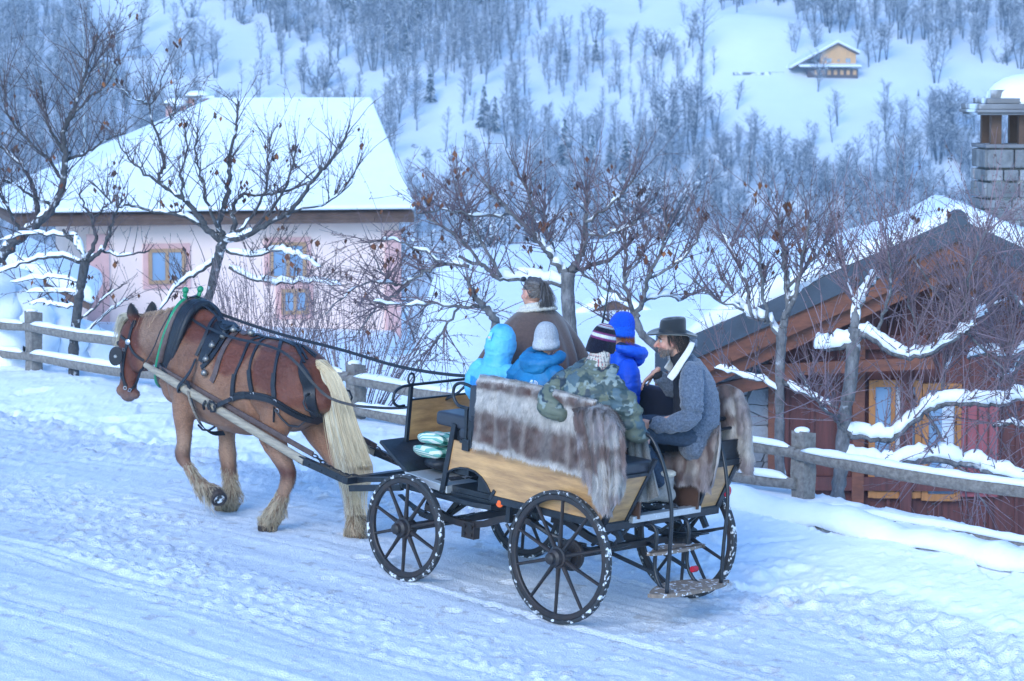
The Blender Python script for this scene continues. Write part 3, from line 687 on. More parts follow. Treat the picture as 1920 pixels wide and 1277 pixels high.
# frosted mound top behind
# ================================================================ THE CHALET
M['boards'] = mat('red_brown_boards', (.15, .045, .038), .65, ns=2.4, base2=(.07, .024, .022), stretch=(9, 9, .7), bump=.15, bs=20); M['beam'] = mat('orange_timber', (.22, .07, .035), .55, ns=3, base2=(.10, .034, .02), stretch=(2, 6, 6), coat=.1)
M['amber'] = mat('amber_frame', (.42, .17, .05), .5, ns=3, na=.3, stretch=(6, 6, 1)); M['slate'] = mat('slate_edge', (.05, .065, .085), .6, ns=4, na=.3, bump=.2, bs=20)
def brickmat():
    m = mat('rubble_stone', (.25, .26, .27), .9, bump=0); N = m.node_tree.nodes; K = m.node_tree.links; tc = N.new('ShaderNodeTexCoord')
    n0 = N.new('ShaderNodeTexNoise'); n0.inputs['Scale'].default_value = 2.2; K.new(tc.outputs['Object'], n0.inputs[0]); ad = N.new('ShaderNodeMixRGB'); ad.inputs[0].default_value = .12; K.new(tc.outputs['Object'], ad.inputs[1]); K.new(n0.outputs['Color'], ad.inputs[2])
    mp = N.new('ShaderNodeMapping'); mp.inputs['Scale'].default_value = (2.6, 2.6, 5.5); K.new(ad.outputs[0], mp.inputs[0])
    v = N.new('ShaderNodeTexVoronoi'); v.inputs['Scale'].default_value = 1.3; K.new(mp.outputs[0], v.inputs[0]); v2 = N.new('ShaderNodeTexVoronoi'); v2.feature = 'DISTANCE_TO_EDGE'; v2.inputs['Scale'].default_value = 1.3; K.new(mp.outputs[0], v2.inputs[0])
    cr = N.new('ShaderNodeValToRGB'); cr.color_ramp.elements[0].color = (.13, .14, .155, 1); cr.color_ramp.elements[1].color = (.34, .35, .37, 1); sp = N.new('ShaderNodeSeparateColor'); K.new(v.outputs['Color'], sp.inputs[0]); K.new(sp.outputs[0], cr.inputs[0])
    e = N.new('ShaderNodeMapRange'); e.inputs[1].default_value = 0; e.inputs[2].default_value = .03; K.new(v2.outputs['Distance'], e.inputs[0])
    mx = N.new('ShaderNodeMix'); mx.data_type = 'RGBA'; K.new(e.outputs[0], mx.inputs[0]); mx.inputs[6].default_value = (.17, .165, .16, 1); K.new(cr.outputs[0], mx.inputs[7]); K.new(mx.outputs[2], N['Principled BSDF'].inputs['Base Color'])
    n1 = N.new('ShaderNodeTexNoise'); n1.inputs['Scale'].default_value = 22; K.new(tc.outputs['Object'], n1.inputs[0]); ma = N.new('ShaderNodeMath'); ma.operation = 'MULTIPLY_ADD'; ma.inputs[1].default_value = .35; K.new(n1.outputs[0], ma.inputs[0]); K.new(e.outputs[0], ma.inputs[2])
    bp = N.new('ShaderNodeBump'); bp.inputs['Distance'].default_value = .05; bp.inputs['Strength'].default_value = .9; K.new(ma.outputs[0], bp.inputs['Height']); K.new(bp.outputs[0], N['Principled BSDF'].inputs['Normal']); return m
M['stone'] = brickmat()
YC = 34.0; pk = at(1795, 408, YC); CH = facing(pk, R(-3)); chal = thing('chalet', 'red brown wooden chalet with wide snowy gable roof behind the fruit trees', 'chalet', CH)
def cpx(px, py, y=0.):
    I = CH.inverted(); o_ = I @ CAM; d = I.to_3x3() @ ray(px, py); return o_ + d * ((y - o_.y) / d.y)
le = cpx(1228, 662); sL = le.z / le.x * -1; ri = Vector((4.2, 0, -4.2 * .44)); k_ = -le.z / -le.x
slope = abs(le.z / le.x)
roofline = [(le.x, le.z), (0, 0), (4.2, -4.2 * slope)]
def band(pts, t0, t1, y0, y1): return [(x, z - t0) for x, z in pts] + [(x, z - t1) for x, z in reversed(pts)], y0, y1
for nm, t0, t1, y0, y1, mm in (('roof_edge', 0, .27, -.03, .05, 'slate'), ('barge_board', .275, .50, .03, .10, 'beam'), ('inner_beam', .50, .68, .16, .28, 'beam'), ('roof', .02, .30, .052, 3.1, 'slate'), ('soffit', .30, .34, .10, 1.0, 'boards')):
    m = MB(); poly, a, b_ = band(roofline, t0, t1, y0, y1); m.prism(poly, a, b_, (0, 2, 1)); m.build(nm, M[mm], chal)
# ridge cap of the slate edge
m = MB(); m.lathe((0, -.05, -.02), (0, 1, 0), [(0, .115), (.1, .115)], 16); m.build('ridge_cap', M['slate'], chal)
# snow on the roof: a soft thick blanket set back from the edge
rows = []; rr = random.Random(4)
for i in range(60):
    x = le.x + .2 + (4.1 - le.x) * i / 59; zb = -abs(x) * slope; th = .21 + .035 * math.sin(x * 2.1) + .03 * math.sin(x * 5.3 + 1); sm_ = .06 * math.exp(-(x / .5) ** 2)
    if i < 3: th *= i / 3 + .05
    row = []
    for j in range(14):
        y = [.0, -.005, .02, .07, .15, .3, .6, 1, 1.3, 1.6, 2, 2.3, 2.6, 2.9][j]; e = [0, .35, .72, .9, .98, 1, 1, 1.02, 1, 1.03, 1, 1, 1, .9][j]
        row.append(Vector((x, y + .10 + .05 * math.sin(x * 3.3), zb + .004 - sm_ + th * e)))
    rows.append(row)
m = MB(); m.grid(rows); m.build('roof_snow', M['snow'], chal, True)
# front wall of boards, below the overhang, and a stone wall at the left
wy = 1.0; gl = cpx(1452, 700, wy); gz = -3.9
poly = [(gl.x, gz), (4.2, gz), (4.2, -4.2 * slope - .34), (0, -.34), (gl.x, -abs(gl.x) * slope - .34)]; m = MB(); m.prism(poly, wy, wy + .2, (0, 2, 1)); m.build('wall', M['boards'], chal)
bt = MB(); x = gl.x + .15
while x < 4.1:
    bt.box((x, wy - .02, (gz - abs(x) * slope - .36) / 2), (.045, .045, abs(gz) - abs(x) * slope - .36)); x += .30
bt.build('batten', M['boards'], chal)
sl_ = cpx(1335, 700, wy); m = MB(); m.prism([(sl_.x, gz), (gl.x, gz), (gl.x, -abs(gl.x) * slope - .34), (sl_.x, -abs(sl_.x) * slope - .34)], wy - .06, wy + .3, (0, 2, 1)); m.build('stone_wall', M['stone'], chal)
m = MB(); a = cpx(1300, 640, wy - .1); b_ = cpx(1700, 655, wy - .1); 
for (p_, q_, w_) in (((1440, 640), (1920, 655), .17), ((1440, 905), (1920, 925), .16)):
    a, b_ = cpx(*p_, wy - .08), cpx(*q_, wy - .08); m.bar(a, (4.1, a.y, a.z), .12, w_)
m.build('cross_beam', M['boards'], chal)
for px in (1452, 1610, 1700): a = cpx(px, 700, wy - .09); m = MB(); m.box((a.x, a.y, (gz - abs(a.x) * slope - .4) / 2), (.14, .14, abs(gz) - abs(a.x) * slope - .4)); m.build('upright', M['beam' if px != 1700 else 'boards'], chal)
# braces under the gable
m = MB(); a, b_ = cpx(1560, 560, .5), cpx(1420, 640, .5); m.bar((le.x + .4, .5, -abs(le.x + .4) * slope - .75), (gl.x + .2, .5, -abs(gl.x + .2) * slope - 1.0), .14, .16); m.bar((-2.2, .5, -2.2 * slope - .8), (-.2, .5, -1.7), .12, .14); m.build('brace', M['beam'], chal)
for (a, b_, c, d, sash) in ((1638, 724, 1716, 920, 1), (1738, 730, 1790, 925, 0)):
    p, q_ = cpx(a, b_, wy), cpx(c, d, wy); w_ = q_.x - p.x; h_ = p.z - q_.z; cx_ = (p.x + q_.x) / 2; cz_ = (p.z + q_.z) / 2
    m = MB(); m.box((cx_, wy - .03, cz_), (w_, .05, h_)); wd_ = m.build('window', M['glass'], chal)
    m = MB(); [m.box((cx_ + s * (w_ / 2 + .02), wy - .06, cz_), (.075, .08, h_ + .15)) for s in (-1, 1)]; m.box((cx_, wy - .062, cz_ + h_ / 2 + .04), (w_, .08, .08)); m.box((cx_, wy - .062, cz_ - h_ / 2 - .04), (w_, .08, .08))
    if sash: m.box((cx_ - w_ * .05, wy - .064, cz_), (.05, .06, h_)); m.box((cx_, wy - .066, cz_ - h_ * .2), (w_, .06, .05))
    m.build('window_frame', M['amber'], wd_)
    m = MB(); m.box((cx_ + w_ * .22, wy - .055, cz_ + .02), (w_ * .4, .01, h_ * .94)); m.build('curtain', mat('net_curtain', (.5, .55, .62), .8), wd_)
for (a, c) in ((1792, 1870),):
    p, q_ = cpx(a, 745, wy), cpx(c, 930, wy); m = MB(); m.box(((p.x + q_.x) / 2, wy - .06, (p.z + q_.z) / 2), (q_.x - p.x, .05, p.z - q_.z)); sh = m.build('shutter', M['shutter'], chal)
    m = MB(); [m.box((p.x + (q_.x - p.x) * k / 4, wy - .09, (p.z + q_.z) / 2), (.02, .02, p.z - q_.z)) for k in range(5)]; m.build('shutter_slats', M['boards'], sh)
# stone chimney standing on the far side of the roof
c0 = at(1905, 380, 37.5); chm = thing('stone_chimney', 'square rubble stone chimney with slab cap and dome of snow', 'chimney', facing(c0, R(2))); W = .93
m = MB(); rr = random.Random(9)
courses = [(-.75, .16), (-.58, .1), (-.47, .15), (-.31, .09), (-.21, .14), (-.06, .12), (.07, .2), (.28, .15), (.44, .24)]
for i, (z, h) in enumerate(courses):
    for side in range(4):
        x = -W / 2; rot = Matrix.Rotation(side * math.pi / 2, 3, 'Z')
        while x < W / 2 - .02:
            w_ = min(rr.uniform(.16, .42), W / 2 - x)
            if W / 2 - x - w_ < .1: w_ = W / 2 - x
            c = rot @ Vector((x + w_ / 2, -W / 2 + .06 + rr.uniform(-.012, .012), z + h / 2)); g_ = rr.uniform(.13, .30); m.box(c, (w_ - .014, .16, h - .014), rot.to_4x4(), col=(g_, g_ * 1.03, g_ * 1.08)); x += w_
o = m.build('stonework', mat('hewn_stone', vc=True, rough=.9, ns=7, na=.4, bump=.9, bs=16), chm); b_ = o.modifiers.new('b', 'BEVEL'); b_.width = .018; b_.segments = 2
m = MB(); m.box((0, 0, -.04), (W - .12, W - .12, 1.5)); m.build('mortar_core', M['rock'], chm)
m = MB(); m.box((0, 0, .715), (W + .04, W + .04, .05)); m.build('ledge_slab', M['rock'], chm, bevel=.015)
for (x, y) in ((-.33, -.3), (.02, -.3), (-.33, .3), (.02, .3), (.36, -.3), (.36, .3)): m = MB(); m.box((x, y, .92), (.13, .11, .36)); m.build('flue_pier', M['darkwood'], chm)
m = MB(); rows = []
for z, s in ((1.10, .58), (1.13, .62), (1.17, .60), (1.24, .47), (1.31, .34)): rows.append((z, s))
for (z, s), (z2, s2) in zip(rows, rows[1:]): m.prism([(-s, -s), (s, -s), (s, s), (-s, s)], z, z + (z2 - z) * .96)
m.build('cap_slab', M['rock'], chm, bevel=.01); m = MB(); m.box((-.28, -.2, 1.36), (.22, .2, .1)); m.build('cap_stone', M['rock'], chm)
m = MB(); m.lathe((.16, .03, 1.20), (0, 0, 1), [(0, .50), (.03, .54), (.08, .55), (.18, .53), (.28, .45), (.36, .32), (.40, .17), (.415, .05)], 36); m.build('chimney_snow', M['snow'], chm, True)
# ================================================================ FRUIT TREES BEHIND THE FENCE
LEAFC = [(.12, .045, .025), (.08, .035, .025), (.17, .065, .025), (.065, .035, .03)]
def twig(mb, rnd, p, d, L, r, droop=0, wig=.10, seg=4, n=6, red=0):
    pts = [p]; q = p; d = d.normalized()
    for i in range(n):
        d = (d + Vector((rnd.uniform(-wig, wig), rnd.uniform(-wig, wig), rnd.uniform(-wig, wig) - droop))).normalized(); q = q + d * (L / n); pts.append(q)
    c = rnd.uniform(.75, 1.25); col = (.15 * c * TWC, .125 * c * TWC * (1 - red * .25), .13 * c * TWC * (1 - red * .12))
    mb.tube(pts, [max(.0019, r * (1 - .8 * i / n)) for i in range(n + 1)], seg, cap=False, col=col); return pts
TWC = 1.0
def spurs(mb, rnd, pts, k, s=.018):
    for _ in range(k):
        i = rnd.randrange(1, len(pts)); p = pts[i - 1].lerp(pts[i], rnd.random()); v = Vector((rnd.gauss(0, 1), rnd.gauss(0, 1), rnd.gauss(.4, 1))).normalized()
        mb.tube([p, p + v * s * rnd.uniform(.8, 2.2)], [.0042, .0022], 3, cap=False, col=(.1, .08, .075))
def leafq(mb, rnd, p, s):
    c = rnd.choice(LEAFC); k = rnd.uniform(.7, 1.4); c = tuple(q * k for q in c); a = rnd.uniform(0, 6.28); h = Vector((math.cos(a), math.sin(a), 0)) * s * .32; o = Vector((-h.y, h.x, 0)) * rnd.uniform(.2, .9)
    dn = Vector((rnd.uniform(-.35, .35), rnd.uniform(-.35, .35), -1)).normalized() * s
    mb.add([p, p + dn * .45 + h, p + dn, p + dn * .5 - h + o, p + dn * .5 + o * .4], [(0, 1, 4), (1, 2, 4), (0, 4, 3), (4, 2, 3)], c)
def fruit_tree(label, Y, trunk, limbs, seed, dens=9, L=(.45, 1.1), up=1.1, droop=0, leaves=.25, red=.5, r0=.0075, lname='fruit_tree', sub=3, bark='bark', thin=.8, mult=2.3, tc=1.0):
    global TWC; TWC = tc
    rnd = random.Random(seed); tp = [at(x, y, Y + (w[0] if w else 0)) for x, y, r, *w in trunk]; b = tp[0].copy(); b.z = float(Zg(np.array([b.x]), np.array([b.y]))[0])
    if b.z < tp[0].z - .01: tp = [b - Vector((0, 0, .15))] + tp; trunk = [trunk[0]] + list(trunk)
    root = thing(lname, label, 'tree', T(b))
    S = spline([(*p, t[2]) for p, t in zip(tp, trunk)], 5); mb = MB()
    kn = [1 + .34 * (noise.noise(Vector((i * .9, seed, 0)))) for i in range(len(S))]
    mb.tube([q[:3] for q in S], [q[3] * k * thin for q, k in zip(S, kn)], 12); mb.build('trunk', M[bark], root, True, base=b, fixn=False)
    cb_ = MB(); lf = MB(); ts = MB()
    def dust(q, r):
        for i in range(len(q) - 1):
            d = q[i + 1] - q[i]
            if abs(d.z) < .62 * d.length and rnd.random() < .0: ts.tube([q[i] + Vector((0, 0, r)), q[i + 1] + Vector((0, 0, r * .8))], [r * 1.05 + .0008, r * .7 + .0008], 4, col=(1, 1, 1))
    for li, lm in enumerate(limbs):
        opt = lm[0] if isinstance(lm[0], dict) else {}; pts_ = [q for q in lm if not isinstance(q, dict)]; n = len(pts_)
        dY = opt.get('dY', rnd.uniform(-.8, .8)); y0 = opt.get('y0', 0)
        P = [(*at(x, y, Y + y0 + dY * (k / max(1, n - 1)) ** 1.2), r) for k, (x, y, r) in enumerate(pts_)]; S = spline(P, 5)
        # small crooks, as pruned fruit wood has
        W = [Vector(q[:3]) + Vector((noise.noise(Vector((i * .7, li * 3.1, seed))), noise.noise(Vector((i * .7, li * 3.1, seed + 9))), noise.noise(Vector((i * .7, li * 3.1, seed + 5))))) * (.035 if 0 < i < len(S) - 1 else 0) for i, q in enumerate(S)]; rr = [q[3] * thin for q in S]
        mb = MB(); mb.tube(W, rr, 8); lo = mb.build('limb', M[bark], root, True, base=b, fixn=False)
        if opt.get('snow'):
            sw = opt['snow']; sw *= .88; sb = MB(); i0, i1 = opt.get('span', (0, 1)); a_, b_ = int(i0 * (len(W) - 1)), max(int(i1 * (len(W) - 1)), int(i0 * (len(W) - 1)) + 1)
            up_ = [W[i] + Vector((0, 0, rr[i] * .75)) for i in range(a_, b_ + 1)]; up_ = dense(up_, .05); snowcap(sb, up_, sw * 1.15, sw, seed=seed * 10 + li, lump=.3, under=.22, seg=11); sb.build('snow', M['snow'], lo, True, base=b)
        elif n > 2:
            sb = MB(); i = 1
            while i < len(W) - 3:
                k_ = rnd.randint(3, 7); seg_ = W[i:i + k_]
                if len(seg_) > 2 and abs((seg_[-1] - seg_[0]).normalized().z) < .72 and rnd.random() < .6: snowcap(sb, dense([q + Vector((0, 0, rr[i] * .7)) for q in seg_], .04), rr[i] * 2.1, rr[i] * 1.1 + .012, seed=seed * 31 + li + i, lump=.4, under=.15)
                i += k_ + rnd.randint(0, 2)
            if sb.v: o = sb.build('snow', M['snow'], lo, True, base=b); o['kind'] = 'stuff'
        tot = sum((W[i + 1] - W[i]).length for i in range(len(W) - 1)); k = int(tot * dens * mult * opt.get('dens', 1)); ub = opt.get('up', up); dr = opt.get('droop', droop)
        for j in range(k):
            u = rnd.uniform(.12, 1) ** .8 * (len(W) - 1); i = min(int(u), len(W) - 2); p = W[i].lerp(W[i + 1], u - i); d = (W[i + 1] - W[i]).normalized()
            v = Vector((rnd.gauss(0, .75), rnd.gauss(0, .75), ub + rnd.gauss(0, .4))) + d * rnd.uniform(0, .9); ln = rnd.uniform(*opt.get('L', L)) * (1 if rnd.random() < .75 else .5)
            pts = twig(cb_, rnd, p, v, ln, min(r0, rr[i] * .7) * rnd.uniform(.7, 1.2), dr, .12, red=red); dust(pts, r0 * .7); spurs(cb_, rnd, pts, int(ln * 9))
            if rnd.random() < .26 * leaves * opt.get('leaves', 1):
                g = pts[rnd.randrange(2, 7)]; [leafq(lf, rnd, g + Vector((rnd.uniform(-.05, .05), rnd.uniform(-.04, .04), rnd.uniform(-.05, .03))), rnd.uniform(.045, .085)) for _ in range(rnd.choice((1, 2, 4, 7)))]
            for _ in range(rnd.randint(0, sub)):
                t = rnd.randrange(1, 6); g = pts[t]; dd = (pts[t + 1] - pts[t]).normalized(); v2 = dd + Vector((rnd.gauss(0, .6), rnd.gauss(0, .6), rnd.gauss(.12, .5)))
                l2 = ln * rnd.uniform(.25, .6); p2 = twig(cb_, rnd, g, v2, l2, r0 * .45, dr, .12, 3, 4, red); dust(p2, r0 * .4); spurs(cb_, rnd, p2, int(l2 * 7))
                if rnd.random() < .5:
                    t = rnd.randrange(1, 3); twig(cb_, rnd, p2[t], (p2[t + 1] - p2[t]).normalized() + Vector((rnd.gauss(0, .7), rnd.gauss(0, .7), rnd.gauss(0, .5))), l2 * .5, r0 * .3, dr, .1, 3, 3, red)
                if rnd.random() < leaves * .05: leafq(lf, rnd, p2[-1], rnd.uniform(.04, .075))
    cb_.build('crown', M['twig'], root, False, base=b, fixn=False)
    if ts.v: o = ts.build('twig_snow', M['snow'], root, True, base=b, fixn=False); o['kind'] = 'stuff'
    if lf.v: o = lf.build('dead_leaves', M['leaf'], root, False, base=b, fixn=False); o['kind'] = 'stuff'
    return root
SN = lambda s, **k: dict(snow=s, **k)
fruit_tree('tall knobbly dark fruit tree leaning in from the left edge with brown leaves', 36, [(-70, 640, .15), (-50, 540, .13), (-20, 495, .115)], [
    [SN(.05, span=(.05, .5), dY=.3), (-20, 495, .11), (0, 480, .095), (30, 450, .085), (75, 415, .07), (105, 380, .058), (120, 330, .05), (122, 280, .045), (118, 250, .04), (131, 220, .034), (150, 170, .026), (165, 120, .02), (183, 65, .013)],
    [dict(y0=.2), (72, 417, .045), (68, 380, .036), (60, 345, .03), (40, 310, .024), (0, 275, .018), (-40, 250, .012)],
    [dict(y0=.2), (122, 285, .03), (100, 255, .022), (88, 225, .018), (75, 150, .012)], [dict(y0=.2), (118, 335, .03), (90, 300, .022), (60, 270, .018), (20, 225, .014), (5, 160, .01)],
    [dict(y0=.2), (105, 385, .03), (60, 370, .022), (20, 340, .016), (-20, 330, .012)], [dict(y0=.2), (131, 225, .02), (160, 190, .014), (200, 160, .01), (225, 110, .006)], [dict(y0=.2), (150, 172, .015), (185, 110, .01), (218, 55, .005)],
    [dict(y0=.2), (40, 445, .03), (20, 400, .024), (0, 365, .02), (-30, 340, .014)], [dict(y0=.2), (125, 300, .026), (165, 285, .02), (200, 262, .014), (235, 250, .009)]], 1, dens=8.5, L=(.4, 1.0), up=1.0, leaves=.5, red=.3, bark='bark_dark', mult=2.5, tc=.6)
fruit_tree('snow laden espalier fruit tree with horizontal arms before the pink house corner', 35, [(138, 655, .075), (143, 600, .07), (150, 545, .066), (158, 500, .07), (160, 488, .075)], [
    [SN(.045, dY=.3), (156, 492, .035), (110, 480, .03), (65, 487, .026), (30, 498, .02), (-25, 520, .014)], [SN(.05, dY=.3), (150, 528, .02), (110, 520, .018), (75, 522, .016), (20, 528, .012)],
    [SN(.05, dY=.3), (146, 548, .02), (100, 547, .018), (50, 548, .012)], [SN(.045, dY=.2), (142, 575, .018), (105, 572, .015), (75, 566, .012), (55, 570, .01)],
    [SN(.12, span=(0, .55), dY=0), (160, 484, .05), (146, 462, .035), (130, 448, .03), (118, 430, .02)], [SN(.04, dY=.1), (146, 440, .022), (110, 442, .02), (60, 437, .018), (0, 450, .012)],
    [dict(dY=.1), (162, 488, .045), (178, 455, .03), (176, 425, .024), (172, 405, .02), (158, 385, .016), (150, 360, .01)], [dict(dY=.1), (174, 418, .02), (190, 395, .016), (203, 380, .01)],
    [dict(), (164, 490, .04), (190, 470, .03), (205, 440, .026), (212, 410, .02), (222, 385, .014), (235, 350, .01)], [SN(.03), (148, 640, .018), (180, 605, .016), (210, 580, .014), (240, 562, .01)],
    [dict(), (150, 600, .016), (175, 580, .014), (200, 555, .01), (240, 530, .006)], [dict(), (190, 470, .02), (230, 480, .016), (280, 470, .012)]], 2, dens=6, L=(.25, .6), up=.8, leaves=.4, sub=2, bark='bark_dark', mult=2.5, tc=.6)
fruit_tree('wide vase shaped fruit tree with snowy crotch in front of the pink house roof', 33.5, [(340, 640, .066), (362, 600, .064), (390, 560, .062), (403, 510, .064), (414, 465, .07), (421, 448, .072)], [
    [SN(.05, span=(.02, .2), dY=-.9), (421, 448, .05), (450, 447, .045), (481, 431, .04), (515, 412, .036), (546, 396, .032), (581, 346, .026), (601, 322, .023), (621, 301, .02), (640, 270, .015), (656, 235, .01)],
    [dict(dY=.8), (418, 450, .05), (410, 420, .042), (425, 370, .038), (431, 320, .03), (430, 295, .026), (443, 240, .018), (447, 190, .012)], [dict(dY=.5), (430, 445, .045), (440, 420, .035), (437, 390, .03), (452, 366, .024), (495, 365, .022), (530, 360, .018), (580, 340, .012)],
    [dict(dY=.6), (415, 452, .05), (385, 425, .045), (370, 400, .04), (345, 375, .034), (325, 360, .03), (297, 341, .026), (304, 320, .024), (308, 300, .022), (290, 240, .018), (278, 200, .014), (275, 195, .012)],
    [dict(y0=.5, dY=.2), (278, 202, .012), (290, 185, .01), (303, 150, .008), (320, 105, .005)], [dict(y0=.5), (278, 200, .01), (265, 190, .008), (240, 180, .006), (215, 155, .004)], [dict(y0=.5), (292, 235, .01), (318, 225, .008), (328, 200, .007), (332, 160, .004)],
    [dict(y0=.2), (385, 430, .03), (350, 405, .026), (300, 400, .02), (250, 385, .018), (212, 383, .014), (165, 338, .01)], [SN(.06, dY=.2), (410, 480, .035), (380, 505, .03), (352, 522, .026), (330, 540, .02), (300, 580, .015)],
    [SN(.05, dY=-.4), (425, 470, .03), (470, 480, .024), (520, 470, .02), (560, 480, .015), (600, 500, .01)], [SN(.055, dY=-.3), (430, 500, .03), (480, 525, .026), (540, 530, .022), (590, 528, .016), (640, 535, .01)],
    [dict(), (440, 445, .03), (475, 400, .022), (500, 350, .018), (502, 300, .012), (510, 250, .008)], [dict(), (470, 436, .03), (520, 380, .02), (545, 320, .014), (560, 270, .01)], [dict(), (425, 445, .03), (390, 390, .022), (380, 340, .016), (365, 290, .012), (370, 240, .008)],
    [dict(), (345, 378, .02), (340, 330, .016), (350, 280, .012), (345, 230, .008)], [dict(), (300, 345, .02), (265, 320, .016), (235, 290, .012), (220, 250, .008)], [dict(), (546, 398, .02), (600, 385, .016), (650, 350, .012), (680, 300, .008)]], 3, dens=8, L=(.28, .68), up=1.0, leaves=.4, red=.1, bark='bark_dark', mult=2.5, tc=.6)
fruit_tree('bushy fruit tree with many crossing shoots right behind the driver', 29.5, [(1082, 700, .085), (1072, 640, .085), (1066, 580, .085), (1064, 530, .09), (1066, 510, .085)], [
    [dict(dY=.4), (1066, 512, .06), (1078, 497, .045), (1093, 470, .034), (1097, 440, .032), (1098, 405, .03), (1100, 375, .022), (1100, 350, .012)], [SN(.08, span=(0, .5), dY=-.4), (1062, 515, .05), (1040, 490, .04), (1020, 465, .036), (1000, 440, .032), (960, 400, .026), (930, 370, .018), (900, 330, .01)],
    [dict(dY=.5), (1045, 495, .035), (1030, 450, .028), (1020, 410, .022), (1022, 380, .012)], [dict(), (1096, 420, .02), (1130, 395, .018), (1160, 370, .014), (1190, 330, .009)], [dict(), (1097, 440, .02), (1135, 440, .018), (1180, 425, .014), (1215, 390, .008)],
    [dict(), (1000, 440, .022), (1000, 400, .018), (985, 350, .014), (960, 300, .009)], [SN(.09, span=(0, .6), dY=.3, dens=.5), (1062, 530, .045), (1020, 525, .045), (975, 520, .04), (940, 522, .03), (905, 500, .025), (860, 480, .016)],
    [SN(.05, span=(.1, .7), dY=-.3), (930, 620, .055), (925, 595, .052), (905, 572, .046), (885, 545, .034), (876, 520, .02)], [dict(dY=-.3, droop=.05, up=.3, L=(.4, 1.0)), (905, 575, .025), (860, 575, .02), (810, 570, .018), (760, 572, .014), (700, 565, .01)],
    [dict(droop=.04, up=.5, L=(.4, 1.0)), (880, 500, .026), (835, 495, .024), (800, 508, .02), (770, 525, .018), (745, 535, .014), (720, 515, .012), (700, 480, .009)], [dict(droop=.05, up=.3, L=(.4, 1.0)), (770, 525, .016), (735, 560, .014), (700, 585, .012), (660, 640, .009)],
    [dict(up=.8), (960, 402, .018), (900, 405, .016), (840, 395, .012), (780, 400, .008)], [dict(up=.8), (905, 500, .02), (870, 455, .018), (840, 430, .014), (800, 410, .01)], [dict(up=.8), (940, 520, .02), (900, 450, .018), (880, 400, .012), (850, 340, .008)],
    [dict(droop=.05, up=.2, L=(.4, .9)), (745, 535, .014), (700, 530, .012), (650, 550, .01), (610, 590, .007)], [dict(droop=.04, up=.3, L=(.4, .9)), (835, 495, .016), (790, 470, .014), (740, 450, .011), (690, 455, .008)],
    [dict(dY=.4), (1066, 512, .03), (1100, 500, .022), (1150, 480, .018), (1200, 440, .012)], [dict(droop=.06, up=.1, L=(.4, 1.0)), (860, 578, .016), (830, 620, .014), (800, 660, .01), (770, 690, .006)]], 4, dens=13, L=(.3, .78), up=.75, leaves=.45, red=.6, sub=3)
fruit_tree('forked fruit tree between the blue beanie and the black hat', 29.3, [(1262, 700, .055), (1235, 655, .052), (1205, 628, .05), (1190, 595, .05)], [
    [dict(dY=.3), (1190, 597, .036), (1180, 560, .028), (1170, 520, .024), (1175, 470, .018), (1165, 420, .012)], [dict(dY=-.3), (1190, 597, .036), (1205, 565, .032), (1215, 520, .026), (1235, 480, .02), (1250, 430, .014), (1245, 390, .01)],
    [dict(), (1182, 565, .022), (1145, 545, .018), (1100, 520, .014), (1085, 500, .01)], [SN(.05, span=(.1, .7)), (1207, 565, .024), (1240, 555, .02), (1280, 560, .016), (1310, 545, .012)], [dict(), (1215, 522, .018), (1260, 500, .016), (1300, 460, .012), (1320, 410, .008)],
    [dict(), (1172, 525, .016), (1200, 480, .014), (1225, 440, .01)], [dict(), (1196, 610, .02), (1160, 610, .016), (1125, 590, .012)]], 5, dens=13, L=(.3, .75), up=1.0, leaves=.4, red=.6)
fruit_tree('slender grey fruit tree just left of the nearer fence post by the chalet', 27.6, [(1463, 915, .062), (1461, 850, .058), (1462, 780, .055), (1462, 700, .055), (1465, 640, .06), (1466, 615, .06)], [
    [SN(.07, span=(0, .8), dY=.3), (1464, 630, .045), (1440, 600, .04), (1412, 595, .034), (1395, 580, .026), (1375, 550, .018), (1350, 520, .012)], [SN(.05, span=(0, .25), dY=.3), (1466, 615, .05), (1478, 570, .04), (1474, 520, .034), (1470, 470, .028), (1462, 430, .02), (1458, 400, .012)],
    [dict(dY=-.3), (1470, 600, .034), (1492, 550, .028), (1502, 500, .022), (1512, 450, .016), (1520, 410, .01)], [dict(), (1412, 595, .02), (1400, 540, .02), (1385, 490, .016), (1350, 440, .01)], [SN(.04), (1480, 560, .026), (1520, 530, .022), (1560, 505, .016), (1600, 480, .01)],
    [dict(), (1440, 602, .022), (1430, 550, .02), (1425, 490, .015), (1420, 430, .01)], [SN(.05, dY=.2), (1462, 730, .02), (1420, 712, .018), (1380, 702, .016), (1340, 690, .012)], [SN(.06, span=(.1, .9), dY=-.2), (1466, 715, .028), (1500, 735, .026), (1540, 752, .022), (1570, 765, .018)],
    [dict(), (1476, 540, .02), (1530, 480, .016), (1570, 430, .01)], [dict(), (1395, 582, .016), (1340, 560, .014), (1300, 520, .009)]], 6, dens=13, L=(.3, .8), up=1.2, leaves=.3, red=.6)
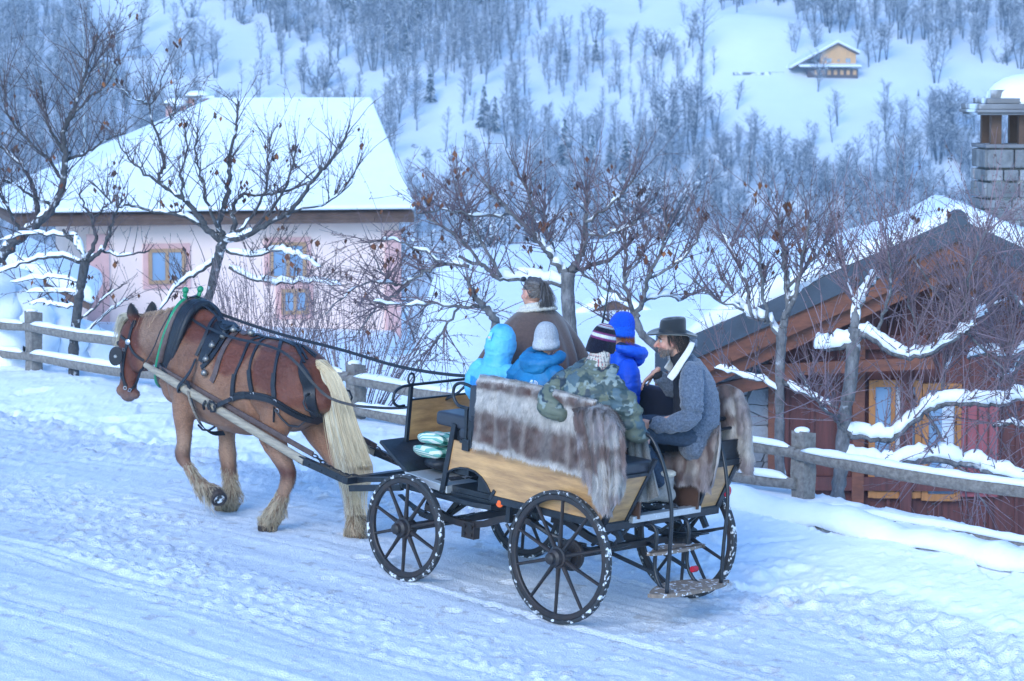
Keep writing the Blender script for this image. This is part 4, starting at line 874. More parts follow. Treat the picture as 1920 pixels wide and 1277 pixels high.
fruit_tree('gnarled espaliered fruit tree with long snow laden arms before the chalet windows', 26.6, [(1570, 935, .082), (1578, 870, .078), (1582, 790, .075), (1594, 720, .075), (1600, 650, .078), (1604, 615, .08)], [
    [SN(.12, dY=.2, dens=.3), (1602, 640, .055), (1570, 650, .045), (1545, 652, .035), (1530, 645, .026)], [SN(.09, dY=.2, dens=1), (1604, 618, .06), (1606, 585, .05), (1618, 555, .042), (1632, 530, .036), (1650, 515, .022)],
    [SN(.085, dY=-.3), (1606, 622, .055), (1640, 632, .05), (1670, 660, .045), (1715, 668, .04), (1760, 652, .035), (1800, 625, .028), (1830, 610, .02)],
    [SN(.10, dY=-.2, dens=.7), (1586, 810, .055), (1620, 818, .05), (1660, 822, .05), (1695, 805, .048), (1730, 772, .048), (1765, 758, .05), (1810, 752, .046), (1860, 758, .042), (1930, 745, .035)],
    [SN(.11, dY=-.25, dens=.6), (1576, 868, .07), (1610, 865, .066), (1650, 872, .06), (1685, 868, .058), (1730, 858, .062), (1780, 862, .058), (1830, 872, .054), (1870, 888, .05), (1935, 900, .045)],
    [SN(.07, dY=.1), (1800, 625, .022), (1830, 590, .02), (1850, 585, .016)], [dict(), (1718, 668, .02), (1716, 610, .018), (1700, 540, .013), (1690, 470, .009), (1700, 420, .006)], [dict(), (1800, 628, .02), (1812, 560, .018), (1822, 500, .014), (1850, 430, .009)],
    [dict(), (1640, 632, .02), (1660, 580, .018), (1672, 530, .014), (1665, 470, .009)], [dict(), (1765, 758, .024), (1770, 700, .02), (1790, 650, .016), (1785, 580, .01)], [dict(), (1860, 758, .024), (1880, 700, .02), (1900, 640, .016), (1890, 560, .01)],
    [dict(), (1606, 590, .02), (1590, 530, .016), (1575, 480, .01)], [dict(up=.3), (1586, 815, .02), (1560, 780, .016), (1530, 750, .012), (1500, 700, .008)], [SN(.04, up=.4), (1862, 800, .02), (1900, 795, .02), (1935, 805, .016)],
    [dict(up=-.1, droop=.03), (1735, 775, .016), (1770, 830, .014), (1820, 900, .01), (1850, 950, .006)], [dict(up=.2), (1700, 460, .01), (1760, 560, .014), (1830, 640, .014), (1900, 720, .012), (1940, 760, .01)]], 7, dens=9.5, L=(.35, 1.05), up=1.15, leaves=.08, red=.65, r0=.008, mult=4.4, tc=1.3)
fruit_tree('leafless fruit tree at the right edge in front of the chalet gable', 28.5, [(1990, 900, .08), (1985, 780, .075), (1975, 690, .07), (1960, 640, .065)], [
    [SN(.08, dY=.2), (1960, 645, .05), (1925, 655, .045), (1890, 668, .04), (1850, 660, .034), (1815, 672, .024)], [dict(), (1960, 640, .045), (1930, 600, .034), (1905, 560, .028), (1870, 520, .02), (1855, 470, .012)],
    [dict(), (1965, 640, .04), (1950, 580, .03), (1935, 520, .024), (1925, 470, .018)], [dict(), (1905, 560, .02), (1860, 570, .016), (1810, 550, .012), (1770, 520, .008)], [SN(.05), (1925, 656, .03), (1900, 700, .026), (1870, 712, .02)],
    [dict(up=.4), (1890, 668, .02), (1840, 600, .016), (1800, 590, .012)]], 8, dens=12, L=(.4, .95), up=1.1, leaves=.05, red=.65, mult=4.2, tc=1.3)
# stool of thin upright shoots between horse and pink house
def shoot_bush(label, Y, x0, x1, ybase, ytop, n, seed, fan=.25, lname='shrub', snow=0, red=.3, cat='shrub'):
    rnd = random.Random(seed); b = at((x0 + x1) / 2, ybase, Y); g = float(Zg(np.array([b.x]), np.array([b.y]))[0]); b.z = min(b.z, g); root = thing(lname, label, cat, T(b)); mb = MB()
    w0 = at(x0, ybase, Y).x; w1 = at(x1, ybase, Y).x; H = (at(x0, ytop, Y) - at(x0, ybase, Y)).z
    for i in range(n):
        x = rnd.uniform(w0, w1); dx = (x - (w0 + w1) / 2) / (w1 - w0) * 2; p = Vector((x * .75 + (w0 + w1) / 2 * .25, Y + rnd.uniform(-.4, .4), b.z - .1)); h = (H + (at(0, ybase, Y).z - b.z) + .1) * rnd.uniform(.6, 1.05)
        pts = twig(mb, rnd, p, Vector((dx * fan + rnd.gauss(0, .08), rnd.gauss(0, .1), 1)), h, .009, 0, .05, 4, 8, red); spurs(mb, rnd, pts, int(h * 12))
        for _ in range(rnd.randint(1, 4)):
            t = rnd.randrange(2, 7); p2 = twig(mb, rnd, pts[t], (pts[t + 1] - pts[t]).normalized() + Vector((rnd.gauss(0, .4), rnd.gauss(0, .4), 0)), h * rnd.uniform(.15, .35), .005, 0, .08, 3, 4, red); spurs(mb, rnd, p2, 4)
    mb.build('stems', M['twig'], root, False, base=b, fixn=False); return root
shoot_bush('thicket of thin upright leafless shoots rising behind the horse back', 32.5, 425, 590, 720, 470, 95, 21, fan=.3)
shoot_bush('arching leafless shrub between the horse rump and the wooden fence post', 31.6, 590, 730, 740, 480, 60, 22, fan=.7)
shoot_bush('low leafless shoots with snow behind the fence right of the horse head', 33.5, 300, 400, 660, 560, 22, 23, fan=.6)
# evergreen hedge weighed down by a snow mound at the left fence
hb = at(70, 690, 37); hedge = thing('snowy_evergreen_hedge', 'dark evergreen hedge bowed under a thick smooth snow mound behind the left fence', 'hedge', T(hb)); rnd = random.Random(31)
out = [(-60, 500), (0, 515), (45, 535), (90, 575), (130, 610), (170, 640), (225, 662), (290, 680), (340, 700)]; top = [at(x, y + 6, 37) for x, y in out]; rows = []
for i, p in enumerate(spline([tuple(q) for q in top], 4)):
    row = []
    for j in range(13):
        a = j / 12; y = -1.0 + 2.6 * a; dz = -((a - .45) ** 2) * 3.6 - (.9 * max(0, .2 - a) / .2) * .5
        row.append(Vector((p[0] + .1 * math.sin(j * 1.3 + i), p[1] + y, p[2] + dz + .05 * noise.noise(Vector((i * .5, j * .6, 3))))))
    rows.append(row)
m = MB(); m.grid(rows); o = m.build('snow_mound', M['snow'], hedge, True, base=hb); so_ = o.modifiers.new('s', 'SOLIDIFY'); so_.thickness = .16; so_.offset = -1
mb = MB()
for i in range(7000):
    u = rnd.uniform(0, len(rows) - 2); r_ = rows[int(u)]; j = rnd.randrange(0, 6); p = r_[j].lerp(r_[j + 1], rnd.random()) + Vector((rnd.uniform(-.1, .1), rnd.uniform(-.12, .3), -.14 - abs(rnd.gauss(0, .22))))
    v = Vector((rnd.gauss(0, 1), rnd.gauss(-.5, 1), rnd.gauss(-.2, .7))).normalized() * rnd.uniform(.05, .11); s = v.orthogonal().normalized() * .007; k = rnd.uniform(.6, 1.3); mb.add([p - s, p + s, p + v], [(0, 1, 2)], (.03 * k, .05 * k, .02 * k))
o = mb.build('foliage', M['leaf'], hedge, False, base=hb, fixn=False)
# frosted shrubs standing on the snow rise behind the carriage
for i, (px, py, Y, h, lb) in enumerate([(1215, 455, 90, 2.4, 'frosted leafless shrub crowning the pointed snow rise behind the carriage'), (1150, 470, 88, 1.6, 'small frosted shrub left of the pointed snow rise'), (1290, 468, 88, 1.9, 'frosted shrub right of the pointed snow rise'), (1380, 460, 84, 2.0, 'frosted shrub by the chalet roof edge'), (1250, 435, 93, 2.2, None), (1185, 440, 92, 2.0, None), (785, 478, 60, 1.1, 'leftmost frosted shrub on the snow rise beside the pink house corner'), (835, 472, 61, 1.5, 'frosted shrub second from the pink house corner on the snow rise'), (900, 474, 59, 1.2, 'low frosted shrub on the snow rise left of the driver'), (960, 470, 61, 1.6, 'frosted shrub on the snow rise just above the driver'), (1030, 472, 60, 1.3, 'frosted shrub on the snow rise right of the driver'), (1090, 470, 62, 1.0, 'smallest frosted shrub in the row behind the driver')]):
    p = at(px, py, Y); z = float(Zg(np.array([p.x]), np.array([p.y]))[0]); o = link('frosted_shrub', VAR[6 + i % 2][1]); o.location = (p.x, p.y, z - .1); o.scale = (h / 3.6,) * 3; o.rotation_euler.z = i
    tag(o, lb or ('frosted shrub high on the pointed snow rise' if i == 4 else 'frosted shrub on the left shoulder of the snow rise'), 'shrub', 'frosted shrubs behind the snow rise')
# ================================================================ THE CARRIAGE (x forward, y left, z up; origin on the road under the rear axle)
def cthing(name, label, cat, base=(0, 0, 0), rz=0, group=None): return thing(name, label, cat, CAR @ T(Vector(base)) @ Matrix.Rotation(rz, 4, 'Z'), group)
cart = cthing('horse_carriage', 'black framed wagonette with varnished plywood sides, spoked wheels and rear steps', 'carriage')
M['cushion'] = mat('black_vinyl', (.03, .034, .045), .45, ns=8, na=.2, coat=.1); M['tread'] = mat('tread_plate', (.5, .52, .54), .45, metal=.6, snow=.4, snow_s=30, thresh=.6)
M['stepwood'] = mat('snowy_step_wood', (.27, .21, .165), .75, ns=6, base2=(.16, .12, .095), stretch=(2, 10, 2), snow=.85, snow_s=26, thresh=.57)
M['floor'] = mat('rubber_floor', (.03, .03, .035), .8, snow=.6, snow_s=16, thresh=.56); M['orange'] = mat('orange_reflector', (.8, .12, .02), .25); M['red'] = mat('red_reflector', (.45, .01, .03), .2); M['darkpanel'] = mat('dark_seat_panel', (.09, .045, .03), .6, ns=5, na=.3)
def wheel(name, x, y, r, tilt=0, steer=0):
    w_ = link(name, None, cart); w_.matrix_local = T((x, y, r)) @ Matrix.Rotation(steer, 4, 'Z')
    s = 1 if y > 0 else -1
    m = MB(); m.ring((0, 0, 0), (0, 1, 0), r - .028, r, .052, 72); m.build('tyre', M['tyre'], w_, 35)
    m = MB(); m.ring((0, 0, 0), (0, 1, 0), r - .072, r - .026, .040, 72); m.build('rim', M['rust'], w_, 35)
    m = MB(); m.lathe((0, -.07 * s, 0), (0, s, 0), [(0, .05), (.0, .062), (.03, .068), (.035, .082), (.10, .082), (.105, .068), (.14, .064), (.15, .05), (.155, .042), (.185, .04), (.19, .034), (.20, .012)], 28); m.build('hub', M['rust'], w_, 35)
    m = MB()
    for k in range(8): a = k * math.pi / 4; m.lathe((.058 * math.cos(a), .032 * s, .058 * math.sin(a)), (0, s, 0), [(0, .006), (.008, .006)], 6)
    m.build('hub_bolts', M['steel'], w_)
    for k in range(10):
        a = 2 * math.pi * k / 10 + R(90); d = Vector((math.cos(a), 0, math.sin(a))); m = MB(); m.tube([d * .06, d * .12, d * (r * .5), d * (r - .06)], [.023, .021, .0165, .0155], 8, sq=.78, up=(0, 1, 0)); m.build('spoke', M['rust'], w_, 40)
    return w_
wheel('rear_wheel', 0, .75, .5); wheel('rear_wheel', .02, -.75, .5); wheel('front_wheel', 1.60, .75, .42, steer=R(-2)); wheel('front_wheel', 1.66, -.70, .42, steer=R(-2))
def part(nm, mb, mt, smooth=False, bevel=0, parent=None): return mb.build(nm, M[mt], parent or cart, smooth, bevel=bevel)
# axles and running gear
m = MB(); m.bar((0, -.68, .5), (0, .68, .5), .05, .055); m.lathe((0, .58, .5), (0, 1, 0), [(0, .10), (.02, .12), (.05, .12), (.055, .085), (.07, .085)], 24); m.lathe((0, -.58, .5), (0, -1, 0), [(0, .10), (.02, .12), (.05, .12), (.07, .085)], 24); part('rear_axle', m, 'rust', bevel=.004)
m = MB(); m.bar((1.6, -.66, .42), (1.6, .68, .42), .05, .055); part('front_axle', m, 'rust', bevel=.004)
def spring(c, L, hgt, ax, nl=4):
    m = MB()
    for lv in range(nl):
        k = 1 - lv * .2; pts = []
        for i in range(13):
            u = (i / 12 - .5) * k; p = Vector(c); p[ax] += u * L; p.z += hgt * (2 * u) ** 2 - .011 * lv; pts.append(p)
        for a, b in zip(pts[:-1], pts[1:]): m.bar(a, b, .045, .009)
    q = Vector(c); m.box((q.x, q.y, q.z - .01), (.07, .07, .07)); return m
for y in (.52, -.52): part('rear_spring', spring((0, y, .555), .95, .10, 0), 'black')
for y in (.42, -.42): part('front_spring', spring((1.6, y, .475), .8, .10, 0), 'black')
for y in (.5, -.5):
    m = MB(); m.bar((.48, y, .66), (.48, y, .76), .04, .05); part('spring_hanger', m, 'black'); m = MB(); m.bar((-.38, y, .66), (-.30, y, .78), .035, .04); part('spring_hanger', m, 'black'); m = MB(); m.bar((-.1, y, .58), (-.34, y, .78), .02, .02); part('spring_stay', m, 'black')
# arched reach pole from the turntable to the rear axle
S = [Vector(q) for q in spline([(1.72, 0, .60), (1.2, 0, .60), (.95, 0, .66), (.7, 0, .69), (.45, 0, .62), (.2, 0, .54), (0, 0, .52)], 5)]
for y in (.16, -.16):
    m = MB()
    for a, b in zip(S[:-1], S[1:]): m.bar(a + Vector((0, y, 0)), b + Vector((0, y, 0)), .04, .055)
    part('reach_pole', m, 'rust')
S = [Vector(q) for q in spline([(1.66, .46, .55), (1.3, .50, .50), (1.02, .52, .53), (.78, .54, .62), (.55, .55, .66), (.42, .55, .64)], 5)]
m = MB()
for a, b in zip(S[:-1], S[1:]): m.bar(a, b, .045, .05)
m.box((1.12, .52, .47), (.13, .07, .13)); [m.lathe((1.08 + .07 * i, .56, .44 + .06 * j), (0, 1, 0), [(0, .016), (.012, .016)], 8) for i in (0, 1) for j in (0, 1)]
part('suspension_arm', m, 'rust'); m = MB()
for a, b in zip(S[:-1], S[1:]): m.bar(Vector((a.x, -a.y, a.z)), Vector((b.x, -b.y, b.z)), .045, .05)
m.box((1.12, -.52, .47), (.13, .07, .13)); part('suspension_arm', m, 'rust')
m = MB(); m.bar((.66, .60, .80), (.66, .60, .62), .035, .04); m.tube([(.70, .58, .60), (.62, .58, .52), (.6, .58, .46), (.63, .58, .43), (.66, .58, .46)], .012, 6); m.tube([(.45, .58, .66), (.30, .55, .60), (.16, .50, .56)], .016, 6); part('brake_linkage', m, 'black')
m = MB(); m.ring((1.6, 0, .655), (0, 0, 1), .27, .31, .02, 40); m.ring((1.6, 0, .63), (0, 0, 1), .26, .30, .02, 40); part('turntable_ring', m, 'black')

for j in (-1, 1):
    for i in (-1, 1): m = MB(); m.bar((1.6 + .22 * i, .25 * j, .63), (1.6 + .12 * i, .40 * j, .50), .03, .03); part('turntable_brace', m, 'black')
    m = MB(); m.bar((1.38, .32 * j, .70), (1.52, .36 * j, .50), .04, .04); part('turntable_brace', m, 'black')
# chassis floor, front deck, step tread
m = MB(); m.box((.235, 0, .80), (1.10, 1.26, .03)); part('floor_board', m, 'floor')
m = MB(); m.bar((-.33, .655, .79), (.80, .655, .79), .05, .055); m.bar((-.33, -.655, .79), (.80, -.655, .79), .05, .055); m.bar((-.335, -.67, .775), (-.335, .67, .775), .05, .06); m.bar((.79, -.66, .785), (.79, .66, .785), .05, .05)
for x in (.1, .45): m.bar((x, -.64, .755), (x, .64, .755), .04, .03)
part('chassis_frame', m, 'black', bevel=.004)
m = MB(); m.prism([(.80, .66), (.95, .70), (1.75, .66), (2.02, .46), (2.02, -.46), (1.75, -.66), (.95, -.70), (.80, -.66)], .695, .735, (0, 1, 2)); part('front_deck', m, 'black', bevel=.005)
m = MB(); m.prism([(1.26, .742), (1.70, .772), (1.73, .835), (1.66, .83), (1.27, .80)], .30, .665, (0, 2, 1)); part('foot_tread', m, 'tread', bevel=.004)
m = MB(); m.box((1.05, 0, .77), (.5, 1.2, .06)); m.box((.92, 0, .86), (.2, 1.16, .16)); part('under_seat_box', m, 'black')
# footboard sloping up to the dash
m = MB(); m.prism([(1.72, .815), (2.03, 1.01), (2.02, 1.035), (1.70, .84)], -.66, .66, (0, 2, 1)); part('footboard', m, 'black', bevel=.004)
m = MB(); m.box((1.55, 0, .80), (.36, 1.2, .03)); part('front_floor', m, 'floor')
dx = 1.98
m = MB(); m.prism([(.40, 1.02), (.375, 1.335), (-.44, 1.335), (-.44, 1.02)], dx - .012, dx + .012, (1, 2, 0)); part('dash_panel', m, 'ply')
def crv(pts, r, nm, mt='black', seg=8, n=5): m = MB(); m.tube([q[:3] for q in spline(pts, n)], r, seg); return part(nm, m, mt, True)
m = MB(); m.bar((dx, .405, 1.0), (dx, .385, 1.47), .026, .03); m.bar((dx, -.45, 1.0), (dx, -.45, 1.47), .026, .03); m.bar((dx, .39, 1.342), (dx, -.45, 1.342), .02, .014); part('dash_post', m, 'black')
crv([(dx, .45, 1.30), (dx, .52, 1.30), (dx, .575, 1.34), (dx, .57, 1.41), (dx, .50, 1.45), (dx, .39, 1.46), (dx, .1, 1.462), (dx, -.2, 1.462), (dx, -.45, 1.46), (dx, -.55, 1.45), (dx, -.62, 1.41), (dx, -.62, 1.34), (dx, -.56, 1.30)], .012, 'dash_rail')
for y in (.39, -.45): m = MB(); m.tube([(dx, y + .035 * math.cos(t), 1.51 + .045 * math.sin(t)) for t in np.linspace(0, 6.28, 17)[:-1]], .009, 6, closed=True); part('rein_ring', m, 'black', True)
# side panels: plywood in black angle frames, with a wheel arch scallop
arch = [(.80, .845), (.845, .90), (.90, .945), (.97, .975), (1.05, .985), (1.13, .978), (1.20, .955), (1.262, .92)]
poly = [(-.335, .82), (.765, .82)] + arch + [(1.235, 1.175), (1.13, 1.168), (-.485, 1.168)]
for s in (1, -1):
    m = MB(); m.prism(poly, s * .655, s * .673, (0, 2, 1)); part('side_panel', m, 'ply')
    m = MB(); m.bar((1.145, s * .672, 1.178), (-.50, s * .672, 1.178), .028, .024); m.bar((-.335, s * .676, .80), (-.50, s * .676, 1.185), .03, .035, up=(1, 0, 0)); m.bar((1.305, s * .668, .74), (1.215, s * .668, 1.30), .035, .045, up=(1, 0, 0)); m.bar((.80, s * .674, .78), (.755, s * .674, .86), .02, .03, up=(1, 0, 0))
    pts = [(x, s * .667, z - .008) for x, z in arch]; [m.bar(a, b, .035, .014) for a, b in zip(pts[:-1], pts[1:])]; m.bar((1.29, s * .6, .74), (.80, s * .6, .745), .04, .03)
    part('side_frame', m, 'black', bevel=.003)
    # rear corner panel and posts, raked back
    def rk(y, z): return Vector((-.335 - (z - .80) * .42, y, z))
    q = [rk(s * .635, .81), rk(s * .44, .81), rk(s * .40, 1.17), rk(s * .645, 1.17)]; m = MB(); m.add([p + Vector((o, 0, 0)) for o in (-.006, .012) for p in q], [(0, 1, 2, 3), (7, 6, 5, 4), (0, 4, 5, 1), (1, 5, 6, 2), (2, 6, 7, 3), (3, 7, 4, 0)]); part('corner_panel', m, 'ply')
    m = MB(); m.bar(rk(s * .425, .79), rk(s * .375, 1.30), .03, .035, up=(0, 1, 0)); m.bar(rk(s * .655, .78), rk(s * .665, 1.19), .035, .035, up=(0, 1, 0)); m.bar(rk(s * .66, 1.185), rk(s * .38, 1.185), .03, .025); m.bar(rk(s * .66, .80) , rk(s * .42, .80), .03, .025); part('corner_post', m, 'black', bevel=.003)
    # bench, inner riser, backrest
    m = MB(); m.box((.34, s * .50, 1.235), (1.68, .34, .10)); o = part('bench_cushion', m, 'cushion'); b_ = o.modifiers.new('b', 'BEVEL'); b_.width = .03; b_.segments = 3
    m = MB(); m.box((.34, s * .345, 1.0), (1.5, .02, .36)); part('bench_riser', m, 'darkpanel')
    x0 = .02 if s > 0 else -.42
    m = MB(); m.box(((1.06 + x0) / 2, s * .675, 1.49), (1.06 - x0, .06, .28)); o = part('backrest', m, 'cushion'); b_ = o.modifiers.new('b', 'BEVEL'); b_.width = .025; b_.segments = 3
    for x in (x0 + .06, 1.0): m = MB(); m.bar((x, s * .665, 1.18), (x, s * .70, 1.40), .03, .02); part('backrest_bracket', m, 'black')
m = MB(); m.box((-.365, 0, .815), (.06, .80, .05)); m.box((-.33, 0, .822), (.1, .80, .012)); part('rear_sill', m, 'tread', bevel=.003)
# the open rear end of the right bench
m = MB(); m.bar((-.50, -.34, 1.18), (-.50, -.70, 1.18), .03, .05); m.bar((-.52, -.70, 1.18), (-.50, -.73, 1.50), .03, .035, up=(0, 1, 0)); m.box((-.485, -.52, 1.27), (.03, .36, .16)); part('bench_end_frame', m, 'black', bevel=.004)
crv([(-.44, -.42, 1.42), (-.44, -.55, 1.43), (-.44, -.66, 1.43), (-.44, -.72, 1.39), (-.44, -.71, 1.33), (-.44, -.64, 1.31), (-.44, -.55, 1.32)], .012, 'armrest_scroll')
# driver's seat: box, cushions and scroll armrests
m = MB(); m.box((1.17, 0, 1.08), (.20, 1.28, .34)); part('seat_box', m, 'black')
m = MB(); m.box((1.22, 0, 1.315), (.42, 1.34, .11)); o = part('driver_cushion', m, 'cushion'); b_ = o.modifiers.new('b', 'BEVEL'); b_.width = .03; b_.segments = 3
m = MB(); m.box((1.0, 0, 1.50), (.05, 1.22, .22)); o = part('driver_backrest', m, 'cushion'); b_ = o.modifiers.new('b', 'BEVEL'); b_.width = .022; b_.segments = 3
for s in (1, -1):
    crv([(1.02, s * .67, 1.60), (1.12, s * .67, 1.62), (1.19, s * .67, 1.62), (1.245, s * .67, 1.585), (1.25, s * .67, 1.51), (1.20, s * .67, 1.45), (1.12, s * .67, 1.44), (1.08, s * .67, 1.44)], .013, 'armrest')
    m = MB(); m.bar((1.09, s * .675, 1.18), (1.10, s * .675, 1.45), .02, .03); m.bar((1.03, s * .68, 1.14), (1.04, s * .68, 1.60), .022, .03); m.box((1.07, s * .69, 1.16), (.07, .02, .09)); part('armrest_post', m, 'black', bevel=.003)
m = MB(); m.tube([(1.02, .62 - .12 * i + (.03 if i % 2 else -.03), 1.66) for i in range(3)], .012, 6); m.tube([(1.0, .60 + .04 * math.cos(t), 1.655 + .04 * math.sin(t)) for t in np.linspace(0, 6.28, 13)[:-1]], .008, 6, closed=True); part('backrest_loop', m, 'black', True)
# shafts
a, b = LP(272, 684, .42), LP(572, 866, .42); m = MB(); n = 12; d = b - a; m.tube([a + d * (i / n) for i in range(n + 1)], [.024, .032, .036] + [.038] * (n - 2), 12, sq=.85); part('shaft', m, 'pole', 40)
c = LP(650, 900, .42); m = MB(); m.bar(b - d.normalized() * .06, c, .05, .062); [m.lathe(b.lerp(c, k) + Vector((0, .027, 0)), (0, 1, 0), [(0, .009), (.008, .009)], 8) for k in (.15, .45, .8)]; part('shaft_socket', m, 'black', bevel=.004)
a2, b2, c2 = Vector((a.x, -.38, a.z)), Vector((b.x, -.40, b.z)), Vector((c.x, -.42, c.z)); m = MB(); m.tube([a2.lerp(b2, i / n) for i in range(n + 1)], [.024, .032, .036] + [.038] * (n - 2), 12, sq=.85); part('shaft', m, 'pole', 40); m = MB(); m.bar(b2 - d.normalized() * .06, c2, .05, .062); part('shaft_socket', m, 'black', bevel=.004)
m = MB(); m.bar(Vector((c.x - .02, .46, c.z)), Vector((c.x - .02, -.46, c.z)), .06, .055); part('draw_bar', m, 'black', bevel=.004)
for s in (1, -1): m = MB(); m.bar((c.x - .02, s * .33, c.z), (1.95, s * .36, .70), .05, .04); m.bar((2.42, s * .56, c.z - .02), (1.9, s * .50, .66), .045, .05); part('shaft_hinge_arm', m, 'black', bevel=.004)
# rear steps on bent tubes
def kidney(cx_, w_, dpt, n=36):
    out = []
    for k in range(n):
        t = 2 * math.pi * k / n; y = w_ * math.copysign(abs(math.cos(t)) ** .75, math.cos(t)); x = dpt * math.sin(t); x += .045 * math.cos(math.pi * y / w_) * (1 if x > 0 else 0); out.append((cx_ + x, y))
    return out
m = MB(); m.prism(kidney(-.63, .455, .13), .285, .313, (0, 1, 2)); part('lower_step', m, 'stepwood', bevel=.006)
m = MB(); m.prism(kidney(-.48, .315, .075), .555, .578, (0, 1, 2)); part('upper_step', m, 'stepwood', bevel=.005)
for s in (1, -1):
    crv([(-.42, s * .38, 1.48), (-.50, s * .37, 1.44), (-.60, s * .355, 1.28), (-.67, s * .34, 1.08), (-.70, s * .33, .90), (-.70, s * .32, .6), (-.70, s * .32, .31)], .0155, 'hand_rail', n=8)
    crv([(-.28, s * .22, .77), (-.40, s * .20, .765), (-.455, s * .19, .71), (-.46, s * .19, .56), (-.47, s * .19, .42), (-.55, s * .2, .31), (-.68, s * .2, .297)], .0155, 'step_bracket', n=6)
    m = MB(); m.bar((-.0, s * .25, .5), (-.47, s * .19, .40), .025, .025); m.bar((-.30, s * .30, .76), (-.05, s * .2, .53), .02, .02); part('step_stay', m, 'black')
o = crv([(-.42, -.36, 1.48), (-.40, -.45, 1.50), (-.40, -.60, 1.50)], .0155, 'rail_end'); m = MB(); m.lathe((-.53, -.2, .40), (0, 1, 0), [(-.025, .024), (.025, .024)], 12); part('red_tape', m, 'red')
# reflectors
m = MB(); m.lathe((.70, .665, .775), (0, 1, 0), [(0, .036), (.012, .036), (.014, .03), (.016, .01)], 24); m2 = part('reflector', m, 'orange', 30)
for s in (-1,): m = MB(); m.lathe((-.37, s * .71, .92 if s < 0 else .86), (-1, 0, 0), [(0, .045), (.03, .045), (.035, .038), (.038, .01)], 24); part('tail_reflector', m, 'red', 30); m = MB(); m.bar((-.35, s * .66, .80), (-.36, s * .71, .92), .03, .03); part('reflector_bracket', m, 'black')
# trace, whippletree chain
def chain(p, q, nl, r=.022, t=.006, sag=.0):
    m = MB(); d = (q - p); dn = d.normalized(); s1 = dn.orthogonal().normalized(); s2 = dn.cross(s1)
    for i in range(nl):
        c = p + d * ((i + .5) / nl) - Vector((0, 0, sag * math.sin(math.pi * (i + .5) / nl))); w_ = s1 if i % 2 else s2; L = d.length / nl * .72
        m.tube([c + dn * (math.cos(a) * L) + w_ * (math.sin(a) * r * .62) for a in np.linspace(0, 6.28, 13)[:-1]], t, 5, closed=True)
    return m
p, q = LP(587, 852, .36), LP(655, 893, .34); part('trace_chain', chain(p, q, 9, sag=.02), 'rust', True); p2 = LP(625, 880, .34); part('trace_chain', chain(p2, Vector((c.x, .30, c.z + .03)), 6, sag=.03), 'rust', True)
part('trace_chain', chain(Vector((p.x, -.36, p.z)), Vector((c.x, -.34, c.z)), 9, sag=.02), 'rust', True)
# whip standing in its holder beside the driver
wp = cthing('driving_whip', 'thin black driving whip standing upright between striped beanie and blue beanie', 'whip', (1.05, -.55, 1.5)); pb = LP(1131, 600, -.55); pt = LP(1146, 515, -.55); m = MB(); m.tube([(1.05, -.55, 1.5), pb.lerp(pt, 0) * 1.0 if False else (.92, -.55, 1.75), tuple(pb), tuple(pt)], [.011, .010, .009, .005], 6); o = m.build('whip_stick', M['black'], wp, True, base=(1.05, -.55, 1.5))
# folded chequered blanket and black bags on the footboard
def check_mat():
    m = mat('green_check_blanket', (.5, .62, .58), .95, bump=.25, bs=60); N = m.node_tree.nodes; K = m.node_tree.links; uv = N.new('ShaderNodeAttribute'); uv.attribute_name = 'Col'; sp = N.new('ShaderNodeSeparateColor'); K.new(uv.outputs['Color'], sp.inputs[0])
    def band(o):
        w_ = N.new('ShaderNodeMath'); w_.operation = 'MULTIPLY'; w_.inputs[1].default_value = 5; K.new(o, w_.inputs[0]); f = N.new('ShaderNodeMath'); f.operation = 'FRACT'; K.new(w_.outputs[0], f.inputs[0]); g = N.new('ShaderNodeMath'); g.operation = 'GREATER_THAN'; g.inputs[1].default_value = .5; K.new(f.outputs[0], g.inputs[0]); return g
    a, b = band(sp.outputs[0]), band(sp.outputs[1]); s = N.new('ShaderNodeMath'); s.operation = 'ADD'; K.new(a.outputs[0], s.inputs[0]); K.new(b.outputs[0], s.inputs[1]); h = N.new('ShaderNodeMath'); h.operation = 'MULTIPLY'; h.inputs[1].default_value = .5; K.new(s.outputs[0], h.inputs[0])
    cr = N.new('ShaderNodeValToRGB'); cr.color_ramp.interpolation = 'CONSTANT'; e = cr.color_ramp.elements; e[0].color = (.62, .66, .6, 1); e[0].position = 0; e[1].position = .25; e[1].color = (.16, .40, .34, 1); n = e.new(.75); n.color = (.01, .16, .13, 1); K.new(h.outputs[0], cr.inputs[0]); K.new(cr.outputs[0], N['Principled BSDF'].inputs['Base Color']); return m
M['check'] = check_mat(); fb = Vector((1.62, .28, .84)); bl = cthing('folded_blanket', 'green and cream chequered blanket folded on the carriage footboard', 'blanket', fb)
m = MB(); L0 = .5
